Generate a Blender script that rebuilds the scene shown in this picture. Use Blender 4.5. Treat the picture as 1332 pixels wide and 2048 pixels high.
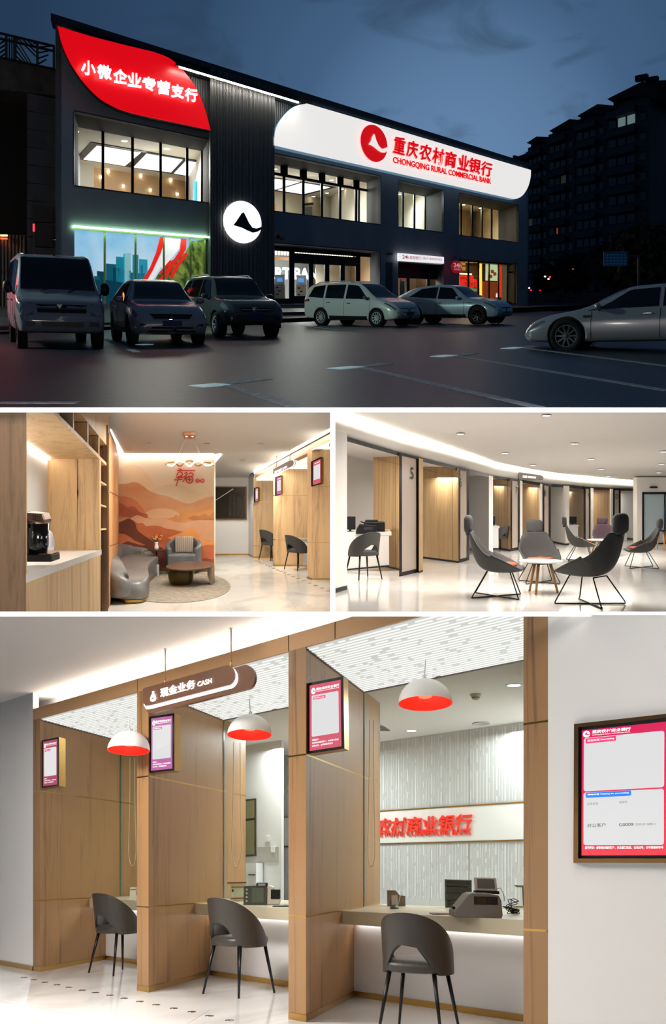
import bpy, bmesh, math, random
from mathutils import Vector, Matrix, noise
from math import sin, cos, pi, radians, atan, tan, sqrt, atan2

for _o in list(bpy.data.objects):
 bpy.data.objects.remove(_o)
scene = bpy.context.scene
COL = scene.collection
random.seed(7)

# ------------------------------------------------------------------ camera
FOC, CX, CY = 1800.0, 666.0, 1024.0          # pixels of the 1332 x 2048 frame
EYE = Vector((0.0, 0.0, 2.0))
cam_d = bpy.data.cameras.new('camera')
cam_d.sensor_fit = 'HORIZONTAL'
cam_d.sensor_width = 36.0
cam_d.lens = FOC / 1332.0 * 36.0
cam_d.clip_start, cam_d.clip_end = 0.05, 900.0
cam = bpy.data.objects.new('camera', cam_d)
COL.objects.link(cam)
cam.location = EYE
cam.rotation_euler = (pi / 2, 0, 0)
scene.camera = cam

# ------------------------------------------------------------------ view
vs = scene.view_settings
vs.view_transform = 'Standard'
vs.look = 'None'
vs.exposure = 0.0
vs.gamma = 1.0
vs.use_curve_mapping = False
scene.cycles.use_denoising = True
scene.cycles.max_bounces = 6
scene.cycles.diffuse_bounces = 4
scene.cycles.glossy_bounces = 3
scene.cycles.use_adaptive_sampling = True
scene.cycles.adaptive_threshold = 0.08
scene.cycles.adaptive_min_samples = 16
scene.cycles.sample_clamp_indirect = 4.0
scene.cycles.caustics_reflective = False
scene.cycles.caustics_refractive = False

# ------------------------------------------------------------------ world: dusk sky
def make_world():
 w = bpy.data.worlds.new('dusk_sky')
 scene.world = w
 w.use_nodes = True
 nt = w.node_tree
 nt.nodes.clear()
 N, L = nt.nodes.new, nt.links.new
 out = N('ShaderNodeOutputWorld')
 bg = N('ShaderNodeBackground')
 L(bg.outputs[0], out.inputs[0])
 tc = N('ShaderNodeTexCoord')
 nrm = N('ShaderNodeVectorMath'); nrm.operation = 'NORMALIZE'
 L(tc.outputs['Generated'], nrm.inputs[0])
 # afterglow: brighter towards where the sun went down
 glow = Vector((0.14, 1.0, 0.37)).normalized()
 dot = N('ShaderNodeVectorMath'); dot.operation = 'DOT_PRODUCT'
 L(nrm.outputs[0], dot.inputs[0])
 dot.inputs[1].default_value = glow
 ramp = N('ShaderNodeValToRGB')
 L(dot.outputs['Value'], ramp.inputs[0])
 cr = ramp.color_ramp
 cr.elements[0].position = 0.0
 cr.elements[0].color = (0.014, 0.030, 0.060, 1)
 cr.elements[1].position = 1.0
 cr.elements[1].color = (0.125, 0.235, 0.400, 1)
 e = cr.elements.new(0.90); e.color = (0.018, 0.042, 0.088, 1)
 e = cr.elements.new(0.955); e.color = (0.030, 0.068, 0.140, 1)
 e = cr.elements.new(0.985); e.color = (0.056, 0.118, 0.226, 1)
 # streaky clouds
 mp = N('ShaderNodeMapping')
 mp.inputs['Scale'].default_value = (7.0, 3.0, 17.0)
 mp.inputs['Rotation'].default_value = (0, radians(10), 0)
 L(nrm.outputs[0], mp.inputs[0])
 ns = N('ShaderNodeTexNoise')
 ns.inputs['Scale'].default_value = 1.15
 ns.inputs['Detail'].default_value = 5.0
 ns.inputs['Roughness'].default_value = 0.5
 ns.inputs['Distortion'].default_value = 0.6
 L(mp.outputs[0], ns.inputs['Vector'])
 cl = N('ShaderNodeValToRGB')
 cl.color_ramp.elements[0].position = 0.53
 cl.color_ramp.elements[0].color = (0, 0, 0, 1)
 cl.color_ramp.elements[1].position = 0.72
 cl.color_ramp.elements[1].color = (0.8, 0.8, 0.8, 1)
 L(ns.outputs['Fac'], cl.inputs[0])
 mix = N('ShaderNodeMixRGB')
 L(cl.outputs[0], mix.inputs[0])
 L(ramp.outputs[0], mix.inputs[1])
 mix.inputs[2].default_value = (0.024, 0.044, 0.078, 1)
 L(mix.outputs[0], bg.inputs[0])
 bg.inputs[1].default_value = 1.0

make_world()

# ------------------------------------------------------------------ places: each stands on its own sloping site
class Frame:
 """One of the four places. Local axes: x right, y away, z along the floor normal, origin at eye level."""

 def __init__(s, horizon, h):
  s.h = h
  s.th = atan((CY - horizon) / FOC)
  s.R = Matrix.Rotation(s.th, 3, 'X')
  s.Ri = s.R.transposed()
  s.M = Matrix.Translation(EYE) @ s.R.to_4x4()
  s.t = tan(s.th)

 def ray(s, x, y):
  return s.Ri @ Vector(((x - CX) / FOC, 1.0, -(y - CY) / FOC))

 def F(s, x, y, z=0.0):                      # where the line of sight meets the level z above the floor
  r = s.ray(x, y)
  return r * ((z - s.h) / r.z)

 def at(s, x, y, d):                         # point at distance d along the camera axis
  return s.ray(x, y) * d

 def W(s, p, z):                             # plumb above floor point p (height z above the floor)
  return Vector((p.x, p.y + s.t * (z - (p.z + s.h)), z - s.h))

 def A(s, x, y, z):                          # plumb above the floor point seen at (x, y)
  return s.W(s.F(x, y), z)

 def on(s, x, y, p, q):                      # on the plumb wall through floor points p and q
  n = (q - p).cross(Vector((0, s.t, 1)))
  r = s.ray(x, y)
  return r * (p.dot(n) / r.dot(n))

 def plane(s, x, y, p, n):
  r = s.ray(x, y)
  return r * (p.dot(n) / r.dot(n))

 def proj(s, p):
  w = s.R @ p
  return (CX + FOC * w.x / w.y, CY - FOC * w.z / w.y)

 def scale(s, p):                            # pixels per metre at p
  return FOC / (s.R @ p).y

P1 = Frame(597, 1.05)      # street at dusk
P2 = Frame(930, 2.41)      # lounge with the mural
P3 = Frame(960, 1.65)      # curved row of booths
P4 = Frame(1735, 1.12)     # cash counters

# ------------------------------------------------------------------ lamps of the rooms
def area_light(fr, p, size, power, color=(1, 0.95, 0.88), aim=(0, 0, -1), size_y=None, spread=pi):
 d = bpy.data.lights.new('unseen_lamp', 'AREA')
 d.energy = power
 d.color = color
 d.size = size
 if size_y:
  d.shape = 'RECTANGLE'
  d.size_y = size_y
 d.spread = spread
 o = bpy.data.objects.new('unseen_lamp', d)
 COL.objects.link(o)
 z = -Vector(aim).normalized()
 x = Vector((1, 0, 0)) if abs(z.x) < 0.9 else Vector((0, 1, 0))
 y = z.cross(x).normalized()
 x = y.cross(z)
 m = Matrix((x, y, z)).transposed().to_4x4()
 o.matrix_world = fr.M @ Matrix.Translation(p) @ m
 return o

def point_light(fr, p, power, color, r=0.08):
 d = bpy.data.lights.new('lamp_bulb', 'POINT')
 d.energy = power
 d.color = color
 d.shadow_soft_size = r
 o = bpy.data.objects.new('lamp_bulb', d)
 COL.objects.link(o)
 o.matrix_world = fr.M @ Matrix.Translation(p)
 return o

def spot_light(fr, p, power, color, angle, aim=(0, 0, -1), r=0.05, blend=0.6):
 d = bpy.data.lights.new('downlight_bulb', 'SPOT')
 d.energy = power
 d.color = color
 d.spot_size = angle
 d.spot_blend = blend
 d.shadow_soft_size = r
 o = bpy.data.objects.new('downlight_bulb', d)
 COL.objects.link(o)
 z = -Vector(aim).normalized()
 x = Vector((1, 0, 0))
 y = z.cross(x).normalized()
 x = y.cross(z)
 m = Matrix((x, y, z)).transposed().to_4x4()
 o.matrix_world = fr.M @ Matrix.Translation(p) @ m
 return o

WARM = (1.0, 0.96, 0.91)
# cash counter hall: unseen lamps added to brighten the waiting area
area_light(P4, Vector((0.6, 3.0, 1.85)), 2.2, 78, WARM)
area_light(P4, Vector((-2.4, 4.4, 1.85)), 1.4, 85, WARM)
area_light(P4, Vector((-3.4, 7.2, 1.82)), 1.2, 360, WARM)  # added to brighten the white left wall
# cash office
area_light(P4, Vector((2.3, 10.2, 1.5)), 1.5, 140, (0.95, 0.98, 1))
area_light(P4, Vector((-0.6, 12.0, 1.5)), 1.2, 105, (0.95, 0.98, 1))
# street: a red lamp by the left passage and street lamps beyond the left edge of the car park
point_light(P1, P1.at(-130, 540, 21.0), 300, (1, 0.06, 0.05), 0.2)
area_light(P1, Vector((-17.0, 21.0, 5.5)), 1.0, 1350, (0.74, 1.0, 0.86), aim=(1, 0.25, -0.2))
# lounge: ceiling lamps and one added lamp
area_light(P2, P2.at(400, 850, 15.5), 1.6, 190, (1, 0.95, 0.88))
area_light(P2, P2.at(520, 935, 21.0), 0.8, 60, (1, 0.94, 0.86))
area_light(P2, P2.at(90, 740, 6.4), 0.8, 70, (1, 0.94, 0.86), aim=(-0.25, 1, -0.6))  # unseen lamp added to light the cabinet's front pillar
# booth hall: ceiling lamps
area_light(P3, P3.at(1050, 850, 13.0), 2.0, 185, (1, 0.95, 0.89))
area_light(P3, P3.at(1200, 930, 19.0), 1.5, 135, (1, 0.95, 0.89))
area_light(P3, P3.at(1000, 700, 7.0), 1.6, 60, (1, 0.95, 0.89), aim=(0, 0.5, -1))
for _x, _y, _d, _w in ((745, 925, 15.6, 26), (880, 955, 18.2, 18), (1010, 972, 21.5, 14), (1060, 975, 22.5, 12), (1150, 983, 25.0, 12), (1205, 984, 25.8, 10)):
 area_light(P3, P3.at(_x, _y, _d), 0.6, _w, (1, 0.93, 0.84))

# ------------------------------------------------------------------ materials
def srgb(r, g, b):
 def f(c):
  c /= 255.0
  return c / 12.92 if c <= 0.04045 else ((c + 0.055) / 1.055) ** 2.4
 return (f(r), f(g), f(b), 1.0)

MATS = {}

def mat(name, col=None, rough=0.5, metal=0.0, emit=0.0, ecol=None, spec=0.5, coat=0.0, alpha=1.0, trans=0.0, ior=1.45, bump=0.0, bscale=40.0):
 if name in MATS:
  return MATS[name]
 m = bpy.data.materials.new(name)
 m.use_nodes = True
 b = m.node_tree.nodes['Principled BSDF']
 c = srgb(*col)
 b.inputs['Base Color'].default_value = c
 b.inputs['Roughness'].default_value = rough
 b.inputs['Metallic'].default_value = metal
 b.inputs['Specular IOR Level'].default_value = spec
 b.inputs['Coat Weight'].default_value = coat
 b.inputs['Coat Roughness'].default_value = 0.08
 b.inputs['Alpha'].default_value = alpha
 b.inputs['Transmission Weight'].default_value = trans
 b.inputs['IOR'].default_value = ior
 if emit:
  b.inputs['Emission Color'].default_value = srgb(*(ecol or col))
  b.inputs['Emission Strength'].default_value = emit
 if bump:
  nt = m.node_tree
  tc = nt.nodes.new('ShaderNodeTexCoord')
  ns = nt.nodes.new('ShaderNodeTexNoise')
  ns.inputs['Scale'].default_value = bscale
  ns.inputs['Detail'].default_value = 4
  bp = nt.nodes.new('ShaderNodeBump')
  bp.inputs['Strength'].default_value = bump
  bp.inputs['Distance'].default_value = 0.01
  nt.links.new(tc.outputs['Object'], ns.inputs['Vector'])
  nt.links.new(ns.outputs['Fac'], bp.inputs['Height'])
  nt.links.new(bp.outputs[0], b.inputs['Normal'])
 MATS[name] = m
 return m

def wood(name, dark, light, scale=(9, 9, 0.55), rough=0.45, vary=0.35, tilt=0.0):
 """Veneer with grain running along local z, broad tone stripes and fine streaks."""
 if name in MATS:
  return MATS[name]
 m = bpy.data.materials.new(name)
 m.use_nodes = True
 nt = m.node_tree
 N, L = nt.nodes.new, nt.links.new
 b = nt.nodes['Principled BSDF']
 b.inputs['Roughness'].default_value = rough
 tc0 = N('ShaderNodeTexCoord')
 tc = N('ShaderNodeVectorRotate'); tc.rotation_type = 'X_AXIS'
 tc.inputs['Angle'].default_value = tilt
 L(tc0.outputs['Object'], tc.inputs['Vector'])
 mp = N('ShaderNodeMapping'); mp.inputs['Scale'].default_value = scale
 L(tc.outputs[0], mp.inputs[0])
 n1 = N('ShaderNodeTexNoise')
 n1.inputs['Scale'].default_value = 1.6
 n1.inputs['Detail'].default_value = 6
 n1.inputs['Roughness'].default_value = 0.62
 n1.inputs['Distortion'].default_value = 0.9
 L(mp.outputs[0], n1.inputs['Vector'])
 mp2 = N('ShaderNodeMapping'); mp2.inputs['Scale'].default_value = (scale[0] * 9, scale[1] * 9, scale[2] * 4)
 L(tc.outputs[0], mp2.inputs[0])
 n2 = N('ShaderNodeTexNoise'); n2.inputs['Scale'].default_value = 1.5; n2.inputs['Detail'].default_value = 3
 L(mp2.outputs[0], n2.inputs['Vector'])
 mp3 = N('ShaderNodeMapping'); mp3.inputs['Scale'].default_value = (scale[0] * 0.55, scale[1] * 0.55, 0.02)
 L(tc.outputs[0], mp3.inputs[0])
 n3 = N('ShaderNodeTexNoise'); n3.inputs['Scale'].default_value = 1.3; n3.inputs['Detail'].default_value = 2
 L(mp3.outputs[0], n3.inputs['Vector'])
 a = N('ShaderNodeMath'); a.operation = 'MULTIPLY_ADD'
 L(n2.outputs['Fac'], a.inputs[0]); a.inputs[1].default_value = 0.35; L(n1.outputs['Fac'], a.inputs[2])
 a2 = N('ShaderNodeMath'); a2.operation = 'MULTIPLY_ADD'
 L(n3.outputs['Fac'], a2.inputs[0]); a2.inputs[1].default_value = vary * 1.6; L(a.outputs[0], a2.inputs[2])
 rp = N('ShaderNodeValToRGB')
 rp.color_ramp.elements[0].position = 0.55 + vary * 0.25
 rp.color_ramp.elements[0].color = srgb(*dark)
 rp.color_ramp.elements[1].position = 1.0 + vary * 0.0
 rp.color_ramp.elements[1].color = srgb(*light)
 L(a2.outputs[0], rp.inputs[0])
 L(rp.outputs[0], b.inputs['Base Color'])
 bp = N('ShaderNodeBump'); bp.inputs['Strength'].default_value = 0.12; bp.inputs['Distance'].default_value = 0.004
 L(a.outputs[0], bp.inputs['Height']); L(bp.outputs[0], b.inputs['Normal'])
 MATS[name] = m
 return m

def mottled(name, c1, c2, scale=(1, 1, 1), nscale=2.0, rough=0.5, detail=5, dist=0.0, spec=0.5, lo=0.35, hi=0.65, bump=0.0, emit=0.0, metal=0.0, coat=0.0):
 if name in MATS:
  return MATS[name]
 m = bpy.data.materials.new(name)
 m.use_nodes = True
 nt = m.node_tree
 N, L = nt.nodes.new, nt.links.new
 b = nt.nodes['Principled BSDF']
 b.inputs['Roughness'].default_value = rough
 b.inputs['Specular IOR Level'].default_value = spec
 b.inputs['Metallic'].default_value = metal
 b.inputs['Coat Weight'].default_value = coat
 tc = N('ShaderNodeTexCoord')
 mp = N('ShaderNodeMapping'); mp.inputs['Scale'].default_value = scale
 L(tc.outputs['Object'], mp.inputs[0])
 n = N('ShaderNodeTexNoise')
 n.inputs['Scale'].default_value = nscale
 n.inputs['Detail'].default_value = detail
 n.inputs['Distortion'].default_value = dist
 L(mp.outputs[0], n.inputs['Vector'])
 rp = N('ShaderNodeValToRGB')
 rp.color_ramp.elements[0].position = lo
 rp.color_ramp.elements[0].color = srgb(*c1)
 rp.color_ramp.elements[1].position = hi
 rp.color_ramp.elements[1].color = srgb(*c2)
 L(n.outputs['Fac'], rp.inputs[0])
 L(rp.outputs[0], b.inputs['Base Color'])
 if emit:
  L(rp.outputs[0], b.inputs['Emission Color'])
  b.inputs['Emission Strength'].default_value = emit
 if bump:
  bp = N('ShaderNodeBump'); bp.inputs['Strength'].default_value = bump; bp.inputs['Distance'].default_value = 0.01
  L(n.outputs['Fac'], bp.inputs['Height']); L(bp.outputs[0], b.inputs['Normal'])
 MATS[name] = m
 return m

def glass(name, col=(255, 255, 255), refl=0.12, tint=0.0, rough=0.0):
 """Thin pane: mostly see-through with a mirror share."""
 if name in MATS:
  return MATS[name]
 m = bpy.data.materials.new(name)
 m.use_nodes = True
 nt = m.node_tree
 nt.nodes.clear()
 N, L = nt.nodes.new, nt.links.new
 o = N('ShaderNodeOutputMaterial')
 t = N('ShaderNodeBsdfTransparent')
 c = srgb(*col)
 t.inputs[0].default_value = c
 g = N('ShaderNodeBsdfGlossy')
 g.inputs['Roughness'].default_value = rough
 mx = N('ShaderNodeMixShader')
 mx.inputs[0].default_value = refl
 L(t.outputs[0], mx.inputs[1]); L(g.outputs[0], mx.inputs[2])
 L(mx.outputs[0], o.inputs[0])
 MATS[name] = m
 return m

def frosted(name, col, refl=0.2, veil=0.6):
 if name in MATS:
  return MATS[name]
 m = bpy.data.materials.new(name)
 m.use_nodes = True
 nt = m.node_tree
 nt.nodes.clear()
 N, L = nt.nodes.new, nt.links.new
 o = N('ShaderNodeOutputMaterial')
 t = N('ShaderNodeBsdfTransparent'); t.inputs[0].default_value = srgb(*col)
 d = N('ShaderNodeBsdfDiffuse'); d.inputs[0].default_value = srgb(*col)
 g = N('ShaderNodeBsdfGlossy'); g.inputs['Roughness'].default_value = 0.25
 m1 = N('ShaderNodeMixShader'); m1.inputs[0].default_value = veil
 L(t.outputs[0], m1.inputs[1]); L(d.outputs[0], m1.inputs[2])
 m2 = N('ShaderNodeMixShader'); m2.inputs[0].default_value = refl
 L(m1.outputs[0], m2.inputs[1]); L(g.outputs[0], m2.inputs[2])
 L(m2.outputs[0], o.inputs[0])
 MATS[name] = m
 return m

def gradient(name, stops, axis=2, lo=0.0, hi=1.0, emit=0.0, rough=0.7, nz=0.0, nscale=3.0):
 """Colour runs along one local axis between lo and hi (print and screen pictures)."""
 if name in MATS:
  return MATS[name]
 m = bpy.data.materials.new(name)
 m.use_nodes = True
 nt = m.node_tree
 N, L = nt.nodes.new, nt.links.new
 b = nt.nodes['Principled BSDF']
 b.inputs['Roughness'].default_value = rough
 tc = N('ShaderNodeTexCoord')
 sp = N('ShaderNodeSeparateXYZ')
 L(tc.outputs['Object'], sp.inputs[0])
 mr = N('ShaderNodeMapRange')
 L(sp.outputs[axis], mr.inputs[0])
 mr.inputs[1].default_value = lo
 mr.inputs[2].default_value = hi
 src = mr.outputs[0]
 if nz:
  n = N('ShaderNodeTexNoise'); n.inputs['Scale'].default_value = nscale; n.inputs['Detail'].default_value = 4
  L(tc.outputs['Object'], n.inputs['Vector'])
  s = N('ShaderNodeMath'); s.operation = 'MULTIPLY_ADD'
  L(n.outputs['Fac'], s.inputs[0]); s.inputs[1].default_value = nz; L(mr.outputs[0], s.inputs[2])
  s2 = N('ShaderNodeMath'); s2.operation = 'SUBTRACT'
  L(s.outputs[0], s2.inputs[0]); s2.inputs[1].default_value = nz * 0.5
  src = s2.outputs[0]
 rp = N('ShaderNodeValToRGB')
 cr = rp.color_ramp
 cr.elements[0].position = stops[0][0]; cr.elements[0].color = srgb(*stops[0][1])
 cr.elements[1].position = stops[-1][0]; cr.elements[1].color = srgb(*stops[-1][1])
 for p, c in stops[1:-1]:
  e = cr.elements.new(p); e.color = srgb(*c)
 L(src, rp.inputs[0])
 if emit:
  b.inputs['Base Color'].default_value = (0.02, 0.02, 0.02, 1)
  L(rp.outputs[0], b.inputs['Emission Color'])
  b.inputs['Emission Strength'].default_value = emit
 else:
  L(rp.outputs[0], b.inputs['Base Color'])
 MATS[name] = m
 return m

# ------------------------------------------------------------------ mesh building
INV = {}

class MB:
 def __init__(s):
  s.v, s.f, s.sm = [], [], []

 def add(s, vs, fs, smooth=False):
  k = len(s.v)
  s.v += [Vector(p) for p in vs]
  s.f += [tuple(i + k for i in f) for f in fs]
  s.sm += [smooth] * len(fs)
  return s

 def box(s, c, d, rot=None):
  c = Vector(c)
  x, y, z = d[0] / 2, d[1] / 2, d[2] / 2
  P = [Vector((a * x, b * y, e * z)) for e in (-1, 1) for a, b in ((-1, -1), (1, -1), (1, 1), (-1, 1))]
  if rot is not None:
   P = [rot @ p for p in P]
  return s.add([c + p for p in P], [(3, 2, 1, 0), (4, 5, 6, 7), (0, 1, 5, 4), (1, 2, 6, 5), (2, 3, 7, 6), (3, 0, 4, 7)])

 def hexa(s, q, t):
  """slab: polygon q pushed along vector (or per-corner list) t"""
  n = len(q)
  t = t if isinstance(t, (list, tuple)) else [t] * n
  a = [Vector(p) for p in q]
  b = [Vector(p) + Vector(d) for p, d in zip(q, t)]
  fs = [tuple(range(n)), tuple(range(2 * n - 1, n - 1, -1))]
  fs += [(i, n + i, n + (i + 1) % n, (i + 1) % n) for i in range(n)]
  return s.add(a + b, fs)

 def poly(s, q):
  return s.add(q, [tuple(range(len(q)))])

 def tube(s, pts, r, n=8, caps=True, smooth=True, closed=False):
  pts = [Vector(p) for p in pts]
  rr = r if isinstance(r, (list, tuple)) else [r] * len(pts)
  rings = []
  up = Vector((0, 0, 1))
  m = len(pts)
  prev = None
  for i, p in enumerate(pts):
   if closed:
    d = pts[(i + 1) % m] - pts[(i - 1) % m]
   else:
    d = (pts[min(i + 1, m - 1)] - pts[max(i - 1, 0)])
   d.normalize()
   if prev is None:
    a = d.cross(up)
    if a.length < 1e-3:
     a = d.cross(Vector((1, 0, 0)))
   else:
    a = prev - d * prev.dot(d)
    if a.length < 1e-4:
     a = d.cross(up)
   a.normalize()
   prev = a
   b = d.cross(a)
   rings.append([p + (a * cos(2 * pi * k / n) + b * sin(2 * pi * k / n)) * rr[i] for k in range(n)])
  return s.loft(rings, caps=caps and not closed, smooth=smooth, loop=closed)

 def loft(s, rings, caps=True, smooth=True, closed=True, loop=False):
  n = len(rings[0])
  vs = [p for r in rings for p in r]
  fs = []
  m = len(rings)
  for i in range(m if loop else m - 1):
   a, b = i * n, ((i + 1) % m) * n
   for k in range(n if closed else n - 1):
    k2 = (k + 1) % n
    fs.append((a + k, a + k2, b + k2, b + k))
  if caps and closed:
   fs.append(tuple(range(n - 1, -1, -1)))
   fs.append(tuple((m - 1) * n + k for k in range(n)))
  return s.add(vs, fs, smooth)

 def lathe(s, prof, n=24, c=(0, 0, 0), axis=None, smooth=True, caps=True):
  c = Vector(c)
  rings = []
  for r, z in prof:
   ring = [Vector((r * cos(2 * pi * k / n), r * sin(2 * pi * k / n), z)) for k in range(n)]
   if axis is not None:
    ring = [axis @ p for p in ring]
   rings.append([c + p for p in ring])
  return s.loft(rings, caps=caps, smooth=smooth)

 def grid(s, fn, nu, nv, smooth=True):
  vs = [fn(i / nu, j / nv) for j in range(nv + 1) for i in range(nu + 1)]
  fs = [(j * (nu + 1) + i, j * (nu + 1) + i + 1, (j + 1) * (nu + 1) + i + 1, (j + 1) * (nu + 1) + i)
    for j in range(nv) for i in range(nu)]
  return s.add(vs, fs, smooth)

 def bar(s, p, q, w, d, nrm):
  """rectangular bar from p to q, width w across, depth d along nrm"""
  p, q, nrm = Vector(p), Vector(q), Vector(nrm).normalized()
  t = (q - p).normalized()
  side = t.cross(nrm).normalized() * (w / 2)
  return s.hexa([p - side, p + side, q + side, q - side], nrm * d)

 def cut(s, fr, x0=None, y0=None, x1=None, y1=None):
  """trim to what belongs to this storey: the divider bar ends it there"""
  me = bpy.data.meshes.new('cut')
  me.from_pydata([tuple(p) for p in s.v], [], s.f)
  me.polygons.foreach_set('use_smooth', s.sm)
  bm = bmesh.new()
  bm.from_mesh(me)
  bpy.data.meshes.remove(me)
  for k, v in enumerate((x0, y0, x1, y1)):
   if v is None:
    continue
   if k in (0, 2):
    n = Vector(((1, 0, 0) if k == 0 else (-1, 0, 0)))
    d = (v - CX) / FOC
    n = Vector((1, -d, 0)) if k == 0 else Vector((-1, d, 0))
   else:
    d = -(v - CY) / FOC
    n = Vector((0, d, -1)) if k == 1 else Vector((0, -d, 1))
   n = fr.Ri @ n
   r = bmesh.ops.bisect_plane(bm, geom=bm.verts[:] + bm.edges[:] + bm.faces[:], plane_co=(0, 0, 0), plane_no=n, clear_inner=True)
   ed = [e for e in r['geom_cut'] if isinstance(e, bmesh.types.BMEdge)]
   if ed:
    bmesh.ops.holes_fill(bm, edges=ed)
  bm.verts.index_update()
  s.v = [v.co.copy() for v in bm.verts]
  s.f = [tuple(v.index for v in f.verts) for f in bm.faces]
  s.sm = [f.smooth for f in bm.faces]
  bm.free()
  return s

 def build(s, name, m, parent=None, fr=None, raw=False, mods=None, origin=None):
  me = bpy.data.meshes.new(name)
  vs = s.v
  o = bpy.data.objects.new(name, me)
  COL.objects.link(o)
  if parent is not None:
   o.parent = parent
   if not raw and parent in INV:
    inv = INV[parent]
    vs = [inv @ p for p in vs]
   if parent in INV and not raw:
    INV[o] = INV[parent]
  elif fr is not None:
   if origin is None:
    xs = [p.x for p in vs]; ys = [p.y for p in vs]; zs = [p.z for p in vs]
    origin = Vector(((min(xs) + max(xs)) / 2, (min(ys) + max(ys)) / 2, min(zs)))
   o.matrix_world = fr.M @ Matrix.Translation(origin)
   vs = [p - origin for p in vs]
   INV[o] = Matrix.Translation(-origin)
  me.from_pydata([tuple(p) for p in vs], [], s.f)
  me.polygons.foreach_set('use_smooth', s.sm)
  me.validate()
  bm = bmesh.new()
  bm.from_mesh(me)
  bmesh.ops.recalc_face_normals(bm, faces=bm.faces)
  bm.to_mesh(me)
  bm.free()
  if isinstance(m, (list, tuple)):
   for k in m:
    me.materials.append(k)
  else:
   me.materials.append(m)
  for kind, kw in (mods or []):
   md = o.modifiers.new(kind.lower(), kind)
   for a, b in kw.items():
    setattr(md, a, b)
  return o

BEV = lambda w, n=2: [('BEVEL', dict(width=w, segments=n, limit_method='ANGLE'))]

def tag(o, label=None, cat=None, group=None, kind=None):
 if label:
  o['label'] = label
 if cat:
  o['category'] = cat
 if group:
  o['group'] = group
 if kind:
  o['kind'] = kind
 return o

def thing(name, label, cat, fr, base, rot=None, group=None, roll=0.0):
 """Empty at a thing's base. rot: heading about the floor normal. roll: share of the sideways lean taken out."""
 o = bpy.data.objects.new(name, None)
 COL.objects.link(o)
 o.empty_display_size = 0.2
 m = Matrix.Translation(base)
 if roll:
  w = fr.R @ base
  up = fr.R @ Vector((0, 0, 1))
  # apparent lean of 'up' seen at this spot
  a = w + up * 0.5
  lean = atan2(a.x / a.y - w.x / w.y, a.z / a.y - w.z / w.y)
  ax = (fr.Ri @ w).normalized()
  m = m @ Matrix.Rotation(-lean * roll, 4, ax)
 if rot is not None:
  m = m @ Matrix.Rotation(rot, 4, 'Z')
 o.matrix_world = fr.M @ m
 INV[o] = m.inverted()
 tag(o, label, cat, group)
 return o

def copy_tree(src, matrix, label=None, group=None):
 c = src.copy()
 COL.objects.link(c)
 c.matrix_world = matrix
 if label:
  c['label'] = label
 if group:
  c['group'] = group
 for ch in src.children:
  k = ch.copy()
  COL.objects.link(k)
  k.parent = c
  for g in ch.children:
   k2 = g.copy()
   COL.objects.link(k2)
   k2.parent = k
 return c

def placement(fr, base, rot=0.0, roll=0.0, size=1.0):
 m = Matrix.Translation(base)
 if roll:
  w = fr.R @ base
  up = fr.R @ Vector((0, 0, 1))
  a = w + up * 0.5
  lean = atan2(a.x / a.y - w.x / w.y, a.z / a.y - w.z / w.y)
  m = m @ Matrix.Rotation(-lean * roll, 4, (fr.Ri @ w).normalized())
 return fr.M @ m @ Matrix.Rotation(rot, 4, 'Z') @ Matrix.Scale(size, 4)

_TXT = {}

def text_shape(body, offset=0.0, extrude=0.0, shear=0.0, spacing=1.0):
 key = (body, offset, extrude, shear, spacing)
 if key not in _TXT:
  cu = bpy.data.curves.new('t', 'FONT')
  cu.body = body
  cu.offset = offset
  cu.extrude = extrude
  cu.shear = shear
  cu.space_character = spacing
  cu.resolution_u = 3
  ob = bpy.data.objects.new('t', cu)
  COL.objects.link(ob)
  dg = bpy.context.evaluated_depsgraph_get()
  me = bpy.data.meshes.new_from_object(ob.evaluated_get(dg))
  vs = [v.co.copy() for v in me.vertices]
  fs = [tuple(p.vertices) for p in me.polygons]
  bpy.data.objects.remove(ob)
  bpy.data.curves.remove(cu)
  bpy.data.meshes.remove(me)
  xs = [v.x for v in vs]; ys = [v.y for v in vs]
  x0, x1, y0, y1 = min(xs), max(xs), min(ys), max(ys)
  vs = [Vector(((v.x - x0) / (x1 - x0), (v.y - y0) / (y1 - y0), v.z)) for v in vs]
  _TXT[key] = (vs, fs, (x1 - x0) / (y1 - y0))
 return _TXT[key]

def bil(q, u, v):
 a = q[0].lerp(q[1], u)
 b = q[3].lerp(q[2], u)
 return a.lerp(b, v)

def lettering(body, q, m, parent, lift=0.004, offset=0.0, depth=0.0, shear=0.0, name='lettering', nrm=None, spacing=1.0, raw=False):
 """writing stretched into quad q = bl, br, tr, tl (frame coordinates)"""
 q = [Vector(p) for p in q]
 vs, fs, _ = text_shape(body, offset, 0.5 if depth else 0.0, shear, spacing)
 n = nrm or (q[1] - q[0]).cross(q[3] - q[0]).normalized()
 pts = [bil(q, v.x, v.y) + n * (lift + depth * (v.z + 0.5)) for v in vs] if depth else [bil(q, v.x, v.y) + n * lift for v in vs]
 return MB().add(pts, fs).build(name, m, parent, raw=raw)

def flat(q, m, parent, name, lift=0.002, thick=0.002, nrm=None, raw=False):
 """thin printed field on quad or polygon q"""
 q = [Vector(p) for p in q]
 n = nrm or (q[1] - q[0]).cross(q[-1] - q[0]).normalized()
 return MB().hexa([p + n * lift for p in q], n * thick).build(name, m, parent, raw=raw)

def sub(q, u0, v0, u1, v1):
 return [bil(q, u0, v0), bil(q, u1, v0), bil(q, u1, v1), bil(q, u0, v1)]

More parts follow.
